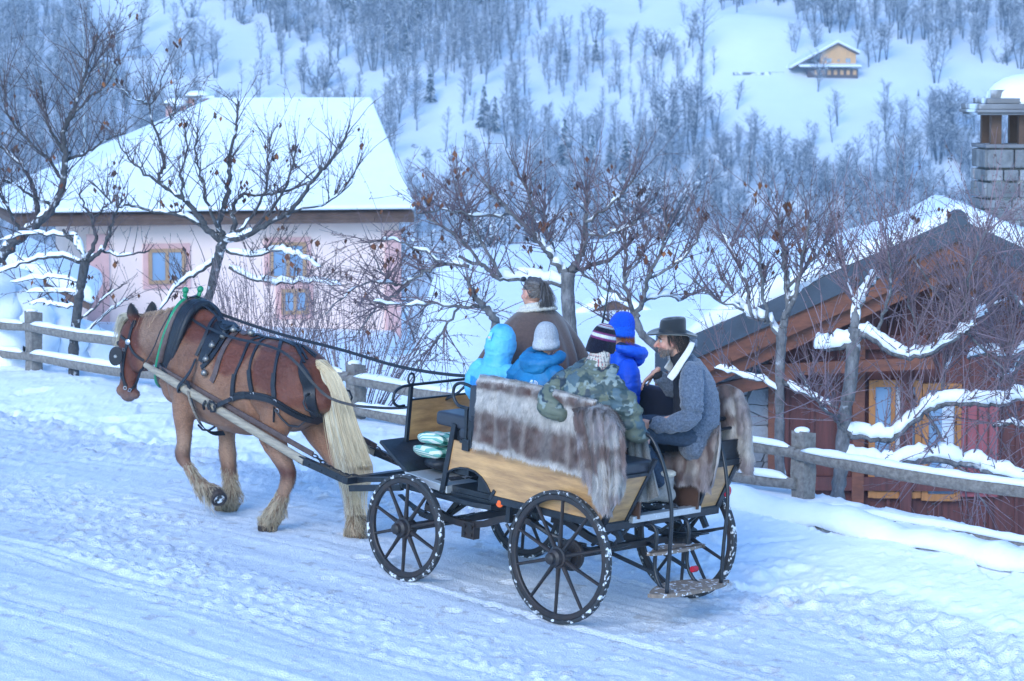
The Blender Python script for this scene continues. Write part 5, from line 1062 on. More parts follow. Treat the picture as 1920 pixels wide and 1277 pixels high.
def roll(c, lx, ly, hz, dr, seed, tilt):
    n, k = 22, 18
    for i in range(n):
        pass
    vs = []; fs = []; cs = []; b0 = len(m.v)
    for i in range(n):
        v = i / (n - 1) - .5; e = (1 - (2 * abs(v)) ** 6) ** .5 if abs(v) < .5 else .1
        for j in range(k):
            t = 2 * math.pi * j / k; cx2 = math.copysign(abs(math.cos(t)) ** .7, math.cos(t)) * lx / 2; cz2 = math.copysign(abs(math.sin(t)) ** .8, math.sin(t)) * hz / 2 * max(.85, e)
            p = Vector((cx2, v * ly, cz2 + tilt * v * ly + .016 * noise.noise(Vector((cx2 * 9, v * 7, seed))))); vs.append(Vector(c) + p); cs.append(((j / k) * 1.0, (v + .5) * ly / .52, 0))
    for i in range(n - 1):
        for j in range(k): fs.append((i * k + j, i * k + (j + 1) % k, (i + 1) * k + (j + 1) % k, (i + 1) * k + j))
    fs += [tuple(range(k))[::-1], tuple((n - 1) * k + j for j in range(k))]
    m.v += [tuple(v) for v in vs]; m.f += [tuple(q + b0 for q in f) for f in fs]; m.c += cs
roll((1.66, .28, .975), .30, .44, .10, 0, 1, .06); roll((1.64, .28, 1.075), .28, .42, .095, 0, 2, .10); m.build('cloth', M['check'], bl, True, base=fb)
for i, (c, r) in enumerate((((1.60, .30, .905), (.16, .24, .07)), ((1.78, .10, .97), (.12, .20, .09)))):
    B = Body(); B.ell(c, r); B.ell((c[0] + .08, c[1] - .12, c[2] - .01), (r[0] * .8, r[1] * .7, r[2] * .9)); g = cthing('soft_bag', ['flat black bag squashed under the chequered blanket', 'small black bag behind the chequered blanket on the footboard'][i], 'bag', c); B.build('bag_body', M['leather'], g, .012, 3, disp=lambda co, nr: (fbm(co, 14, 2, 3) - .5) * .02, base=c)
# ================================================================ THE HORSE (in the carriage's frame)
hm = .05; HB = (4.2, hm, -.06); horse = cthing('horse', 'chestnut draught horse with cream tail and feathered legs stepping in black harness', 'horse', HB)
def legpts(y, L): return [(*LP(px, py, y), r * (1.17 if r < .075 else 1.03), r * k * (1.17 if r < .075 else 1.03)) for px, py, r, k in L]
def hoof(B, c, fwd=Vector((1, 0, 0)), up=Vector((0, 0, 1)), r=.078):
    side = up.cross(fwd).normalized()
    B.m.lathe(c, up, [(-.022, r * .9), (-.018, r), (.04, r * .9), (.085, r * .74), (.10, r * .5)], 20)
B = Body()
B.chain([(3.30, hm, 1.12, .14, .18), (3.42, hm, 1.13, .27, .29), (3.60, hm, 1.145, .355, .335), (3.85, hm, 1.15, .385, .345), (4.10, hm, 1.11, .43, .345), (4.40, hm, 1.10, .44, .35), (4.70, hm, 1.135, .45, .315), (4.95, hm, 1.13, .40, .265), (5.12, hm, 1.08, .27, .20)])
B.ell((3.58, hm + .13, 1.19), (.27, .19, .27)); B.ell((3.62, hm - .12, 1.16), (.26, .18, .26)); B.ell((4.80, hm, 1.50), (.26, .08, .15))
B.ell((4.86, hm + .14, 1.10), (.20, .16, .32)); B.ell((4.86, hm - .14, 1.10), (.20, .16, .32)); B.ell((5.06, hm + .07, .98), (.15, .12, .18)); B.ell((5.06, hm - .07, .98), (.15, .12, .18))
B.chain([(4.85, hm, 1.30, .36, .17), (5.12, hm, 1.30, .32, .135), (5.36, hm, 1.31, .245, .11), (5.55, hm, 1.31, .19, .10), (5.66, hm, 1.31, .15, .095)])
B.chain([(5.66, hm, 1.40, .10, .085), (5.73, hm, 1.30, .135, .10), (5.76, hm, 1.17, .15, .105), (5.77, hm, 1.04, .13, .092), (5.775, hm, .92, .10, .072), (5.78, hm, .82, .078, .066), (5.77, hm, .755, .07, .064)], up=(1, 0, 0))
B.ell((5.63, hm + .035, 1.14), (.15, .075, .16)); B.ell((5.63, hm - .035, 1.14), (.15, .075, .16)); B.ell((5.70, hm, .775), (.06, .05, .045))
for s in (1, -1):
    B.ell((5.80, hm + s * .088, 1.21), (.045, .03, .04)); B.ell((5.83, hm + s * .045, .79), (.035, .03, .045))
    B.chain([(5.64, hm + s * .075, 1.44, .042, .038), (5.645, hm + s * .105, 1.50, .055, .036), (5.65, hm + s * .12, 1.56, .042, .022), (5.655, hm + s * .12, 1.605, .008, .006)], up=(0, 1, 0), n=4, seg=12)
yl, yr = hm + .19, hm - .19
LF = legpts(yl, [(352, 715, .15, .85), (346, 760, .105, .95), (345, 795, .078, 1), (345, 830, .058, 1), (342, 855, .062, 1), (352, 875, .046, 1), (368, 900, .044, 1), (382, 914, .056, 1), (394, 921, .052, 1)])
RF = legpts(yr, [(418, 730, .14, .85), (424, 785, .078, 1), (425, 825, .060, 1), (426, 850, .063, 1), (429, 878, .047, 1), (431, 905, .045, 1), (433, 930, .056, 1), (426, 945, .055, 1)])
LH = legpts(yl, [(535, 735, .20, .75), (512, 800, .15, .7), (514, 830, .105, .85), (527, 858, .082, .9), (540, 884, .066, .9), (540, 898, .064, .9), (534, 915, .050, 1), (526, 935, .048, 1), (514, 962, .058, 1), (505, 975, .056, 1)])
RH = legpts(yr, [(575, 745, .20, .7), (592, 800, .135, .75), (613, 840, .092, .9), (636, 874, .068, .9), (646, 892, .066, .9), (655, 920, .050, 1), (663, 955, .047, 1), (668, 985, .058, 1), (666, 996, .056, 1)])
for L in (LF, RF, LH, RH): B.chain(L, up=(1, 0, 0), n=4, seg=16)
hf = LP(407, 928, yl); soled = Vector((-.80, .30, -.42)).normalized()
hoof(B, hf + soled * .035, fwd=Vector((-.45, 0, -.9)).normalized(), up=-soled)
hoofs = [LP(417, 958, yr), LP(500, 991, yl), LP(665, 1010, yr)]
for c in hoofs: hoof(B, c)
BR, BD, TAN, CRM, DK = np.array((.15, .040, .022)), np.array((.08, .024, .016)), np.array((.27, .125, .07)), np.array((.50, .39, .27)), np.array((.03, .022, .02))
def P2(L, y=.36): return [(LP(px, py, y).x, LP(px, py, y).z) for px, py in L]
patchA = P2([(400, 600), (402, 690), (424, 707), (446, 694), (462, 655), (470, 610), (440, 560)]); patchB = P2([(482, 600), (470, 650), (472, 700), (482, 720), (510, 740), (526, 756), (576, 775), (640, 790), (680, 700), (600, 560)])
def pdist(x, z, P):
    ins = np.zeros(len(x), bool); dm = np.full(len(x), 9.); n = len(P)
    for i in range(n):
        (x1, y1), (x2, y2) = P[i], P[(i + 1) % n]
        if y1 != y2: c = ((y1 > z) != (y2 > z)) & (x < (x2 - x1) * (z - y1) / (y2 - y1) + x1); ins ^= c
        ex_, ey_ = x2 - x1, y2 - y1; t = np.clip(((x - x1) * ex_ + (z - y1) * ey_) / (ex_ ** 2 + ey_ ** 2), 0, 1); dm = np.minimum(dm, np.hypot(x - x1 - t * ex_, z - y1 - t * ey_))
    return np.where(ins, dm, -dm)
def coat(v):
    v = v + np.array(HB); x, y, z = v.T; nz = (fbm(v, 9, 3, 7) - .5) * .05; c = np.tile(TAN, (len(v), 1)); c = mix(c, (.30, .16, .10), sst(.42, .72, fbm(v, 3, 3, 60))); c = mix(c, (.19, .08, .045), sst(.5, .8, fbm(v, 4, 3, 66)) * .6)
    c = mix(c, BR, np.maximum(sst(-.03, .02, pdist(x, z, patchA) + nz), sst(-.035, .025, pdist(x, z, patchB) + nz)) * (.86 + .14 * fbm(v, 8, 2, 63)))
    c = mix(c, BD, sst(.45, .75, fbm(v, 2.5, 3, 61)) * .5 * (z > 1.0))
    c = mix(c, BR * .9, sst(1.36, 1.46, z + nz) * (x > 4.5) * (x < 5.0))
    head = sst(5.48, 5.60, x + nz * 2); c = mix(c, BR * .8, head); c = mix(c, TAN, head * sst(.93, .80, z) * sst(5.74, 5.84, x)); c = mix(c, (.19, .12, .10), head * sst(.84, .74, z) * .8)
    c = mix(c, (.27, .16, .11), sst(5.05, 5.2, x) * sst(5.6, 5.5, x) * sst(1.15, 1.35, z) * .9)
    c = mix(c, (.36, .22, .15), sst(.72, .45, z + nz) * .75); legs = (z < .62).astype(float)
    for (L, dz, lo) in ((LH, .50, .30), (RH, .55, .30), (LF, .42, .33), (RF, .45, .36)):
        cx_, cy_ = L[4][0], L[4][1]; near_ = (np.abs(y - cy_) < .17) & (np.abs(x - cx_) < .42) & (z < .66)
        hk = np.exp(-((z - L[4][2]) / .075) ** 2) * near_; c = mix(c, BD * 1.1, hk * (.97 if L is LH or L is RH else .6))
    c = mix(c, CRM, sst(.28, .14, z + nz * 2.2) * .8); 
    for q in hoofs: c = mix(c, (.055, .038, .03), sst(.135, .12, np.hypot(x - q.x, y - q.y)) * sst(q.z + .045, q.z + .03, z))
    c = mix(c, (.06, .045, .04), sst(.105, .095, np.sqrt(((v - np.array(hf)) ** 2).sum(1))))
    c = mix(c, DK, sst(1.47, 1.53, z) * (x > 5.55)); return c
def muscle(co, nr): return (fbm(co, 2.8, 3, 12) - .5) * .045 - .018 * np.exp(-((co[:, 0] - .42 + .25 * (co[:, 2] - 1.1)) / .035) ** 2) * (co[:, 2] > .75) * (np.abs(co[:, 1]) > .12) - .02 * np.exp(-((co[:, 0] + .42 - .5 * (co[:, 2] - .9)) / .04) ** 2) * (co[:, 2] > .7) * (co[:, 2] < 1.15) + (fbm(co, 7, 2, 13) - .5) * .008
body = B.build('body', M['coat'], horse, .0135, 7, col=coat, disp=muscle, base=HB)
me = body.data; hv = [v.co + Vector(HB) for v in me.vertices]; hn = [v.normal.copy() for v in me.vertices]; tree = BVHTree.FromPolygons(hv, [tuple(p.vertices) for p in me.polygons])
c0_ = CARI @ CAM; r3 = CARI.to_3x3()
def hit(px, py, tr=None):
    d = (r3 @ ray(px, py)).normalized(); r = (tr or tree).ray_cast(c0_, d)
    if r[0] is None:
        q = LP(px, py, hm + .1); n_ = (tr or tree).find_nearest(q); return n_[0], n_[1]
    return r[0], r[1]
def ribbon(mb, P, N, w, th=.006, off=.004, col=None):
    n = len(P); vs = []
    for i in range(n):
        d = (P[min(i + 1, n - 1)] - P[max(i - 1, 0)]).normalized(); s = d.cross(N[i]).normalized(); nn = s.cross(d).normalized(); ww = w[i] if hasattr(w, '__len__') else w
        if nn.dot(N[i]) < 0: nn = -nn
        for a, b in ((-1, 0), (1, 0), (1, 1), (-1, 1)): vs.append(P[i] + s * (a * ww / 2) + nn * (off + b * th))
    fs = [(i * 4 + k, i * 4 + (k + 1) % 4, (i + 1) * 4 + (k + 1) % 4, (i + 1) * 4 + k) for i in range(n - 1) for k in range(4)] + [(0, 1, 2, 3), (4 * n - 1, 4 * n - 2, 4 * n - 3, 4 * n - 4)]
    mb.add(vs, fs, col)
def hits(pxs, n=6, lift=0):
    S = spline([p[:2] for p in pxs], n); P = []; N = []
    for q in S: a, b = hit(*q); P.append(a); N.append(b)
    for _ in range(2): P = [P[0]] + [(P[i - 1] + P[i] * 2 + P[i + 1]) / 4 for i in range(1, len(P) - 1)] + [P[-1]]; N = [N[0]] + [(N[i - 1] + N[i] * 2 + N[i + 1]).normalized() for i in range(1, len(N) - 1)] + [N[-1]]
    return P, N
def hpart(nm, mb, mt, smooth=False, parent=None, bevel=0): return mb.build(nm, M[mt], parent or horse, smooth, base=HB, bevel=bevel)
def sstrap(nm, pxs, w, mt='leather', th=.007, off=.006, n=6): P, N = hits(pxs, n); m = MB(); ribbon(m, P, N, w, th, off); return hpart(nm, m, mt, 50)
def fstrap(nm, pts, w, mt='leather', nrm=(0, 1, .2), th=.006, n=8): P = [Vector(q[:3]) for q in spline(pts, n)]; m = MB(); ribbon(m, P, [Vector(nrm).normalized()] * len(P), w, th, -th / 2); return hpart(nm, m, mt, 50)
# collar, hames
def ringp(t, dxx=0, k=1): return Vector((5.11 + dxx - .12 * math.cos(t) * k - .10 * math.sin(t) ** 2, hm + .25 * k * math.sin(t), 1.315 + .37 * k * math.cos(t)))
m = MB(); TT = np.linspace(0, 2 * math.pi, 49)[:-1]; m.tube([ringp(t, -.075, 1.0) for t in TT], [.078 + .022 * math.cos(t) for t in TT], 14, closed=True, sq=.45, up=(1, 0, 0)); hpart('collar', m, 'leather', True)
m = MB(); m.tube([ringp(t, -.135, 1.03) for t in TT], [.026 + .008 * math.cos(t) for t in TT], 10, closed=True, up=(1, 0, 0)); hpart('collar_roll', m, 'leather', True)
m = MB(); m.tube([ringp(t, .02, 1.04) for t in TT], .035, 10, closed=True); hpart('collar_rim', m, 'brownleather', True)
for s in (1, -1):
    m = MB(); pts = [ringp(s * t, .035, 1.13) for t in np.linspace(.22, 2.85, 26)]; tip = [Vector((pts[0].x - .02, hm + s * .085, 1.80)), Vector((pts[0].x - .01, hm + s * .08, 1.745))]
    m.tube(tip + pts, [.024, .022] + [.019] * 26, 10, sq=.7); m.ell(tip[0], (.028, .03, .03), seg=12, rings=8); hpart('hame', m, 'green', True)
fstrap('hame_strap', [(ringp(.2, .03, 1.13) + Vector((0, 0, .02))), (5.0, hm, 1.735), (ringp(-.2, .03, 1.13) + Vector((0, 0, .02)))], .03, nrm=(0, 0, 1)); m = MB(); m.ring((5.0, hm + .075, 1.745), (0, 1, .3), .014, .022, .008, 16); hpart('hame_buckle', m, 'steel')
fstrap('collar_strap', [(5.0, hm + .06, 1.74), (4.93, hm + .04, 1.66), (4.8, hm + .02, 1.68), (4.62, hm, 1.60)], .028, nrm=(0, 0, 1)); fstrap('collar_strap', [(5.0, hm - .06, 1.74), (4.90, hm - .06, 1.72), (4.75, hm - .05, 1.68), (4.62, hm - .02, 1.60)], .028, nrm=(0, 0, 1))
# back pad, girth, bell strap
sstrap('back_pad', [(436, 598), (420, 612), (404, 634), (392, 655), (380, 680)], [.16] * 13 + [.15, .15, .14, .14, .13, .13, .12, .11, .10, .09, .08, .07], th=.022)
sstrap('back_strap', [(448, 603), (432, 620), (416, 645), (398, 672), (380, 690)], .045, th=.01, off=.012); sstrap('back_strap', [(412, 592), (398, 612), (384, 640), (372, 668)], .03, th=.01, off=.034)
fstrap('tug_loop', [hit(372, 672)[0] + Vector((0, .03, 0)), LP(357, 695, .42), LP(345, 712, .45), LP(335, 724, .47), LP(333, 733, .46), LP(340, 732, .44)], .035, nrm=(.3, 1, .1))
fstrap('girth', [LP(352, 715, .46), LP(357, 745, .40), LP(366, 775, .34), LP(380, 800, .26), LP(398, 812, .12), LP(420, 812, -.05)], .045, 'leather', nrm=(.2, 1, -.3))
m = MB(); m.tube([LP(352, 733, .47), LP(356, 752, .45), LP(364, 772, .42), LP(374, 792, .36)], .011, 6); hpart('girth_cord', m, 'oldwood', True)
m = MB(); m.tube([LP(372, 797, .12), LP(380, 806, -.1), LP(392, 807, -.2), LP(403, 800, -.28)], .010, 6); hpart('belly_band', m, 'leather', True)
sstrap('bell_strap', [(462, 610), (450, 618), (437, 631), (423, 650), (412, 675), (405, 700), (398, 716)], .052, 'brownleather', .01)
M['bell'] = mat('tarnished_bell', (.26, .24, .22), .4, metal=.8, ns=30, na=.3)
for (px, py) in ((470, 612), (439, 625), (422, 635), (402, 651), (392, 675), (389, 700)):
    p, n_ = hit(px, py); m = MB(); q = p + n_ * .034; m.ell(q, (.030, .030, .029), seg=16, rings=10); m.ring(q, (0, .3, 1), .0295, .0325, .005, 20); m.ring(q + Vector((0, 0, .034)), (1, 0, 0), .005, .010, .004, 10); hpart('bell', m, 'bell', True)
# straps over the quarters and breeching
TOPS = ((497, 633), (503, 633), (529, 637))
sstrap('hip_strap', [(494, 633), (470, 640), (462, 655), (452, 680), (443, 700), (440, 722), (438, 742)], .026); sstrap('hip_strap', [(512, 634), (492, 638), (482, 652), (473, 672), (469, 694), (470, 715), (475, 738)], .026); sstrap('hip_strap', [(528, 637), (524, 655), (519, 680), (516, 700), (514, 725), (517, 752)], .030)
for L in ([(442, 702), (439, 722), (438, 742)], [(469, 694), (471, 716), (475, 736)], [(516, 700), (514, 722), (516, 744)]): sstrap('buckle_strap', L, .042, th=.014, off=.010)
for (px, py) in ((437, 747), (476, 738), (518, 752), (521, 768)): p, n_ = hit(px, py); m = MB(); m.ring(p + n_ * .02, n_, .013, .021, .006, 18); hpart('buckle', m, 'steel')
sstrap('breeching', [(436, 746), (450, 741), (470, 741), (492, 744), (514, 751), (543, 769), (572, 783), (600, 789)], .062, th=.014); sstrap('breeching_stitch', [(440, 744), (470, 741), (492, 744), (514, 751), (543, 769), (572, 783)], .030, th=.006, off=.022)
fstrap('breeching_strap', [LP(400, 765, .47), LP(412, 758, .45), LP(425, 752, .43), hit(438, 747)[0] + Vector((0, .02, 0))], .038); m = MB(); P_ = [LP(391, 760, .47), LP(396, 772, .47), LP(402, 772, .47), LP(405, 762, .47), LP(400, 754, .47), LP(393, 753, .47)]; m.tube(P_, .010, 6, closed=True); hpart('breeching_loop', m, 'leather', True)
m = MB()
for dx in (0, 9): m.tube([LP(391 + dx - 6, 752, .475), LP(387 + dx - 6, 760, .47), LP(389 + dx - 6, 768, .46)], .012, 6)
hpart('shaft_keeper', m, 'leather', True)
sstrap('seat_pad', [(562, 684), (568, 700), (576, 722), (583, 748), (590, 770), (598, 790)], [.05, .05, .055, .06, .07, .08, .085, .09, .095, .10, .10, .10, .10, .10, .10, .10, .10, .10, .10, .10, .095, .09, .09, .09, .09, .09, .08, .08, .07, .07, .06], th=.016)
m = MB(); m.tube([hit(583, 738)[0] + Vector((0, .02, 0)), LP(573, 742, .30), LP(569, 755, .30), LP(574, 768, .30), LP(588, 775, .26), LP(596, 782, .22)], .011, 6); hpart('keeper_loop', m, 'leather', True)
sstrap('spine_strap', [(470, 620), (490, 632), (510, 636), (530, 640), (552, 650), (566, 664)], .03, th=.01); sstrap('crupper', [(530, 638), (552, 645), (575, 655), (592, 668)], .024, th=.01)
for L in ([(552, 648), (560, 664), (570, 682)], [(560, 650), (568, 664), (574, 676)], [(566, 650), (580, 664), (590, 672)], [(566, 672), (563, 688), (572, 700)]): sstrap('croup_strap', L, .018, th=.01, off=.01)
m = MB(); m.tube([LP(600, 673, -.02), LP(614, 682, -.1), LP(626, 697, -.18), LP(636, 720, -.24), LP(644, 745, -.27), LP(650, 768, -.28), LP(655, 778, -.26)], .014, 6, sq=.5); hpart('breeching_off_side', m, 'leather', True)
m = MB(); m.tube([LP(641, 730, -.27), LP(655, 733, -.27), LP(660, 745, -.27), LP(655, 757, -.27), LP(648, 762, -.27)], .009, 6); hpart('keeper_loop', m, 'leather', True)
m = MB(); m.tube([hit(520, 766)[0] + Vector((0, .03, 0)), LP(528, 785, .34), LP(542, 798, .33), LP(560, 800, .32), LP(572, 790, .3)], .010, 6, sq=.6); hpart('loose_strap', m, 'leather', True); m = MB(); m.bar(LP(514, 762, .38), LP(513, 792, .38), .018, .006); hpart('strap_end', m, 'leather')
# trace from the hame to the chain, left and right
for s, y0, y1 in ((1, .40, .37), (-1, -.32, -.36)):
    a_, b_ = LP(300, 690, .40), LP(587, 852, .37); a_.y = y0; b_.y = y1; m = MB(); m.bar(a_, b_, .018, .045, up=(0, 0, 1)); hpart('trace', m, 'brownleather', bevel=.004)
    m = MB(); m.bar(a_ + Vector((.03, -.01 * s, .02)), a_ + Vector((-.1, .0, -.05)), .028, .055); hpart('trace_fitting', m, 'leather', bevel=.004)
# bridle
for nm, L, w in (('cheek_strap', [(249, 612), (244, 630), (239, 646), (235, 662), (231, 692), (233, 712), (236, 724)], .028), ('brow_band', [(228, 630), (235, 636), (242, 642)], .026), ('throat_strap', [(243, 645), (249, 658), (258, 668), (270, 676)], .024), ('nose_band', [(222, 700), (230, 708), (238, 724)], .022), ('crown_strap', [(252, 600), (250, 608), (247, 618)], .03), ('bit_strap', [(244, 734), (252, 722), (261, 705), (268, 690), (271, 680)], .020)): sstrap(nm, L, w, th=.008, off=.005, n=4)
m = MB(); m.tube([LP(271, 682, .14), LP(280, 668, .2), LP(290, 648, .26), LP(300, 622, .3), LP(312, 600, .27), LP(322, 583, .2), LP(331, 583, .16)], .008, 6, sq=.5); hpart('rein_front', m, 'leather', True)
p, n_ = hit(241, 641); m = MB(); m.lathe(p + n_ * .008, n_, [(0, .026), (.006, .026), (.012, .018), (.014, .006)], 24); hpart('rosette', m, 'steel', 30)
for (px, py, r) in ((234, 655, .02), (245, 733, .022), (236, 727, .018)): p, n_ = hit(px, py); m = MB(); m.ring(p + n_ * .016, n_, r * .62, r, .006, 4 if r != .018 else 16); hpart('bridle_ring', m, 'steel')
bc = LP(217, 668, hm + .155); m = MB(); bl_ = []; fx_ = Vector((.80, .42, .0)).normalized(); up_ = Vector((-.05, 0, 1)); nb = fx_.cross(up_).normalized()
for k in range(24): t = 2 * math.pi * k / 24; bl_.append(bc + fx_ * (math.copysign(abs(math.cos(t)) ** .95, math.cos(t)) * .062) + up_ * (math.copysign(abs(math.sin(t)) ** .9, math.sin(t)) * .085))
m.add([q + nb * o for o in (-.006, .006) for q in bl_], [tuple(range(24)), tuple(range(24, 48))[::-1]] + [(i, (i + 1) % 24, 24 + (i + 1) % 24, 24 + i) for i in range(24)]); bo = hpart('blinker', m, 'leather', 40)
m = MB(); [m.bar(bc + nb * s_ * .010 + (fx_ * math.cos(t) + up_ * math.sin(t)) * .016, bc + nb * s_ * .010 - (fx_ * math.cos(t) + up_ * math.sin(t)) * .016, .004, .004) for t in np.linspace(0, 3.14, 5)[:-1] for s_ in (1, -1)]; hpart('star_stud', m, 'steel', parent=None)
for s in (1, -1): m = MB(); m.ell((5.825, hm + s * .098, 1.215), (.022, .014, .02), seg=12, rings=8); hpart('eye', m, 'leather', True)
# reins to the driver's hands
HAND = Vector((1.72, -.10, 1.60))
m = MB(); S = spline([tuple(LP(*q)) for q in ((331, 583, .16), (360, 598, .2), (400, 619, .28), (440, 634, .33), (490, 645, .36), (530, 660, .37), (560, 685, .36), (585, 716, .33), (615, 744, .26), (650, 757, .2), (690, 763, .12), (760, 764, .05), (850, 742, -.02))] + [tuple(HAND)], 6); P = [Vector(q[:3]) for q in S]
for i, p in enumerate(P):
    r = tree.find_nearest(p)
    if r[0] is not None and r[3] < .06 and 3.3 < p.x < 5.0: P[i] = r[0] + r[1] * .03
ribbon(m, P, [Vector((0, .9, .45))] * len(P), .022, .006, -.003); hpart('rein', m, 'leather', 50)
m = MB(); P = [Vector(q[:3]) for q in spline([tuple(LP(*q)) for q in ((362, 570, 0), (400, 583, -.05), (436, 597, -.08), (520, 625, -.12), (640, 656, -.15), (760, 690, -.16), (885, 705, -.16))] + [tuple(HAND + Vector((0, -.05, .02)))], 6)]; ribbon(m, P, [Vector((0, .9, .45))] * len(P), .026, .006, -.003); hpart('rein', m, 'leather', 50)
# hair: tail, forelock, feathers
def strands(nm, paths, mt, w0=.0032, parent=None, base=HB, seg=3):
    """paths: list of (points, colour, width)"""
    V_, F_, C_, b = [], [], [], 0
    for pts, col, w in paths:
        P = np.array([tuple(p) for p in pts]); n = len(P); d = np.gradient(P, axis=0); d /= np.linalg.norm(d, axis=1)[:, None] + 1e-9; a = np.cross(d, [.31, .2, .93]); a /= np.linalg.norm(a, axis=1)[:, None] + 1e-9; c = np.cross(d, a); tw = np.linspace(1, .25, n)[:, None] * w
        for k in range(seg): t = 2 * math.pi * k / seg; V_.append(P + (a * math.cos(t) + c * math.sin(t)) * tw)
        idx = np.arange(n - 1)
        for k in range(seg): l = (k + 1) % seg; F_.append(np.stack([b + k * n + idx, b + l * n + idx, b + l * n + idx + 1, b + k * n + idx + 1], 1))
        C_.append(np.tile(col, (n * seg, 1))); b += n * seg
    return link(nm, raw(nm, np.concatenate(V_) - np.array(base), np.concatenate(F_), M[mt], np.concatenate(C_), True), parent or horse)
rnd = random.Random(77); paths = []; root = LP(602, 686, hm)
ys = [(700, 588, 632), (740, 602, 652), (800, 611, 672), (850, 621, 690), (885, 630, 700), (930, 640, 700), (985, 648, 704)]
for i in range(2600):
    u = rnd.random(); v = rnd.uniform(-1, 1); k = rnd.choices([4, 5, 6, 7], [2, 3, 4, 4])[0]
    pts = [root + Vector((rnd.uniform(-.03, .03), rnd.uniform(-.04, .04), rnd.uniform(-.02, .05)))]
    u2 = min(1, max(0, u + rnd.gauss(0, .06))); stray = rnd.gauss(0, 2.2) if rnd.random() < .07 else 0
    for j in range(k):
        py, xa, xb = ys[j]; uu = u + (u2 - u) * j / k; wdt = 1 if j < 5 else (1 if u < .6 else .8)
        q = LP(xa + (xb - xa) * uu * wdt + stray * j * .5, py + rnd.uniform(-3, 3), hm + v * (.03 + .012 * j) * math.sin(math.pi * min(1, max(0, .15 + .7 * uu)))); pts.append(q)
    S = spline([tuple(p) for p in pts], 3); S = S[:max(6, int(len(S) * rnd.uniform(.55, 1.0)))]; c = rnd.uniform(.75, 1.1); yel = rnd.random(); col = np.array((.70, .57, .38)) * c if u > .35 or yel > .6 else np.array((.80, .73, .57)) * c
    if rnd.random() < .07: col = np.array((.46, .32, .18))
    paths.append((S, col, rnd.uniform(.0022, .0042)))
strands('tail', paths, 'hair')
paths = []
for i in range(170):
    u = rnd.random(); a_ = Vector((5.66 + rnd.uniform(-.04, .05), hm + rnd.uniform(-.05, .09), 1.49 - rnd.uniform(0, .02))); e = Vector((5.93 + rnd.uniform(-.05, .02), hm + rnd.uniform(-.04, .08), 1.22 + rnd.uniform(-.09, .1))); md = a_.lerp(e, .4) + Vector((.08, .0, .06))
    paths.append((spline([tuple(a_), tuple(md), tuple(e)], 4), np.array((.60, .52, .38)) * rnd.uniform(.6, 1.1), .003))
for i in range(180):
    x = rnd.uniform(5.1, 5.62); r = tree.ray_cast(Vector((x, hm + rnd.uniform(-.03, .03), 2.5)), Vector((0, 0, -1)))
    if r[0] is None: continue
    a_ = r[0]; sd = -1 if rnd.random() < .8 else 1; L = rnd.uniform(.05, .14) if sd > 0 else rnd.uniform(.15, .3); paths.append((spline([tuple(a_), tuple(a_ + Vector((rnd.uniform(-.02, .03), sd * .05, .02))), tuple(a_ + Vector((rnd.uniform(-.03, .04), sd * .12, -L)))], 4), np.array((.42, .28, .19)) * rnd.uniform(.6, 1.2), .0028))
strands('mane', paths, 'hair')
paths = []; vz = np.array([tuple(v) for v in hv]); nn_ = np.array([tuple(n) for n in hn]); ground = -.06
fe = [(LF, LP(352, 878, yl), 1.0), (RF, LP(429, 880, yr), 1), (LH, LP(530, 925, yl), 1), (RH, LP(656, 925, yr), 1)]
for L, top, _ in fe:
    a_, e_ = np.array(tuple(top)), np.array(L[-1][:3]); ax = e_ - a_; Ln = np.linalg.norm(ax); ax /= Ln; rel = vz - a_; t = rel @ ax; dist = np.linalg.norm(rel - t[:, None] * ax, axis=1); ids = np.where((t > -.02) & (t < Ln + .05) & (dist < .1))[0]
    for i in rnd.choices(list(ids), k=800):
        tt = min(1, max(0, t[i] / Ln)); back = max(0, -nn_[i][0]); ln = (.04 + .11 * tt ** 1.2) * rnd.uniform(.5, 1.25) * (.6 + .8 * back); p = Vector(vz[i]); zl = (L[-1][2] + (.02 if L is not LF else -.2)); ln = min(ln * 1.15, max(.055, (p.z - zl) * rnd.uniform(.9, 1.6))); n_ = Vector(nn_[i]); dn = Vector(ax) * (.9 if L is LF else .6) + Vector((0, 0, -.5)); cl = rnd.uniform(-1.0, 1.0)
        q1 = p + n_ * ln * (.30 + .35 * back * tt) + dn.normalized() * ln * .4; q2 = q1 + (dn + n_ * .1 + Vector((cl * .4, cl * .3, 0))).normalized() * ln * .6; q2.z = max(q2.z, zl - .01 + rnd.uniform(0, .02)) if L is not LF else q2.z; c = rnd.uniform(.65, 1.1); col = np.array((.55, .45, .32)) * c if rnd.random() < .75 else np.array((.22, .13, .08)) * c
        paths.append((spline([tuple(p), tuple(q1), tuple(q2)], 3), col, .0028))
strands('feather', paths, 'hair')
# short winter coat over the body: fine hairs lying back and down
nf = 90000; rs5 = np.random.RandomState(9); me.calc_loop_triangles(); tr_ = np.array([t.vertices[:] for t in me.loop_triangles]); A3 = vz[tr_]; ar = np.linalg.norm(np.cross(A3[:, 1] - A3[:, 0], A3[:, 2] - A3[:, 0]), axis=1); pk_ = rs5.choice(len(tr_), nf, p=ar / ar.sum()); uv = rs5.rand(nf, 2); fl = uv.sum(1) > 1; uv[fl] = 1 - uv[fl]
P3 = A3[pk_, 0] + (A3[pk_, 1] - A3[pk_, 0]) * uv[:, :1] + (A3[pk_, 2] - A3[pk_, 0]) * uv[:, 1:]; N3 = nn_[tr_[pk_, 0]]; fl_ = np.array((-.75, 0, -.65)) + (np.stack([fbm(P3, 6, 2, 100 + k) for k in range(3)], 1) - .5) * 1.3; fl_ = fl_ - N3 * (fl_ * N3).sum(1)[:, None]; fl_ /= np.linalg.norm(fl_, axis=1)[:, None] + 1e-9
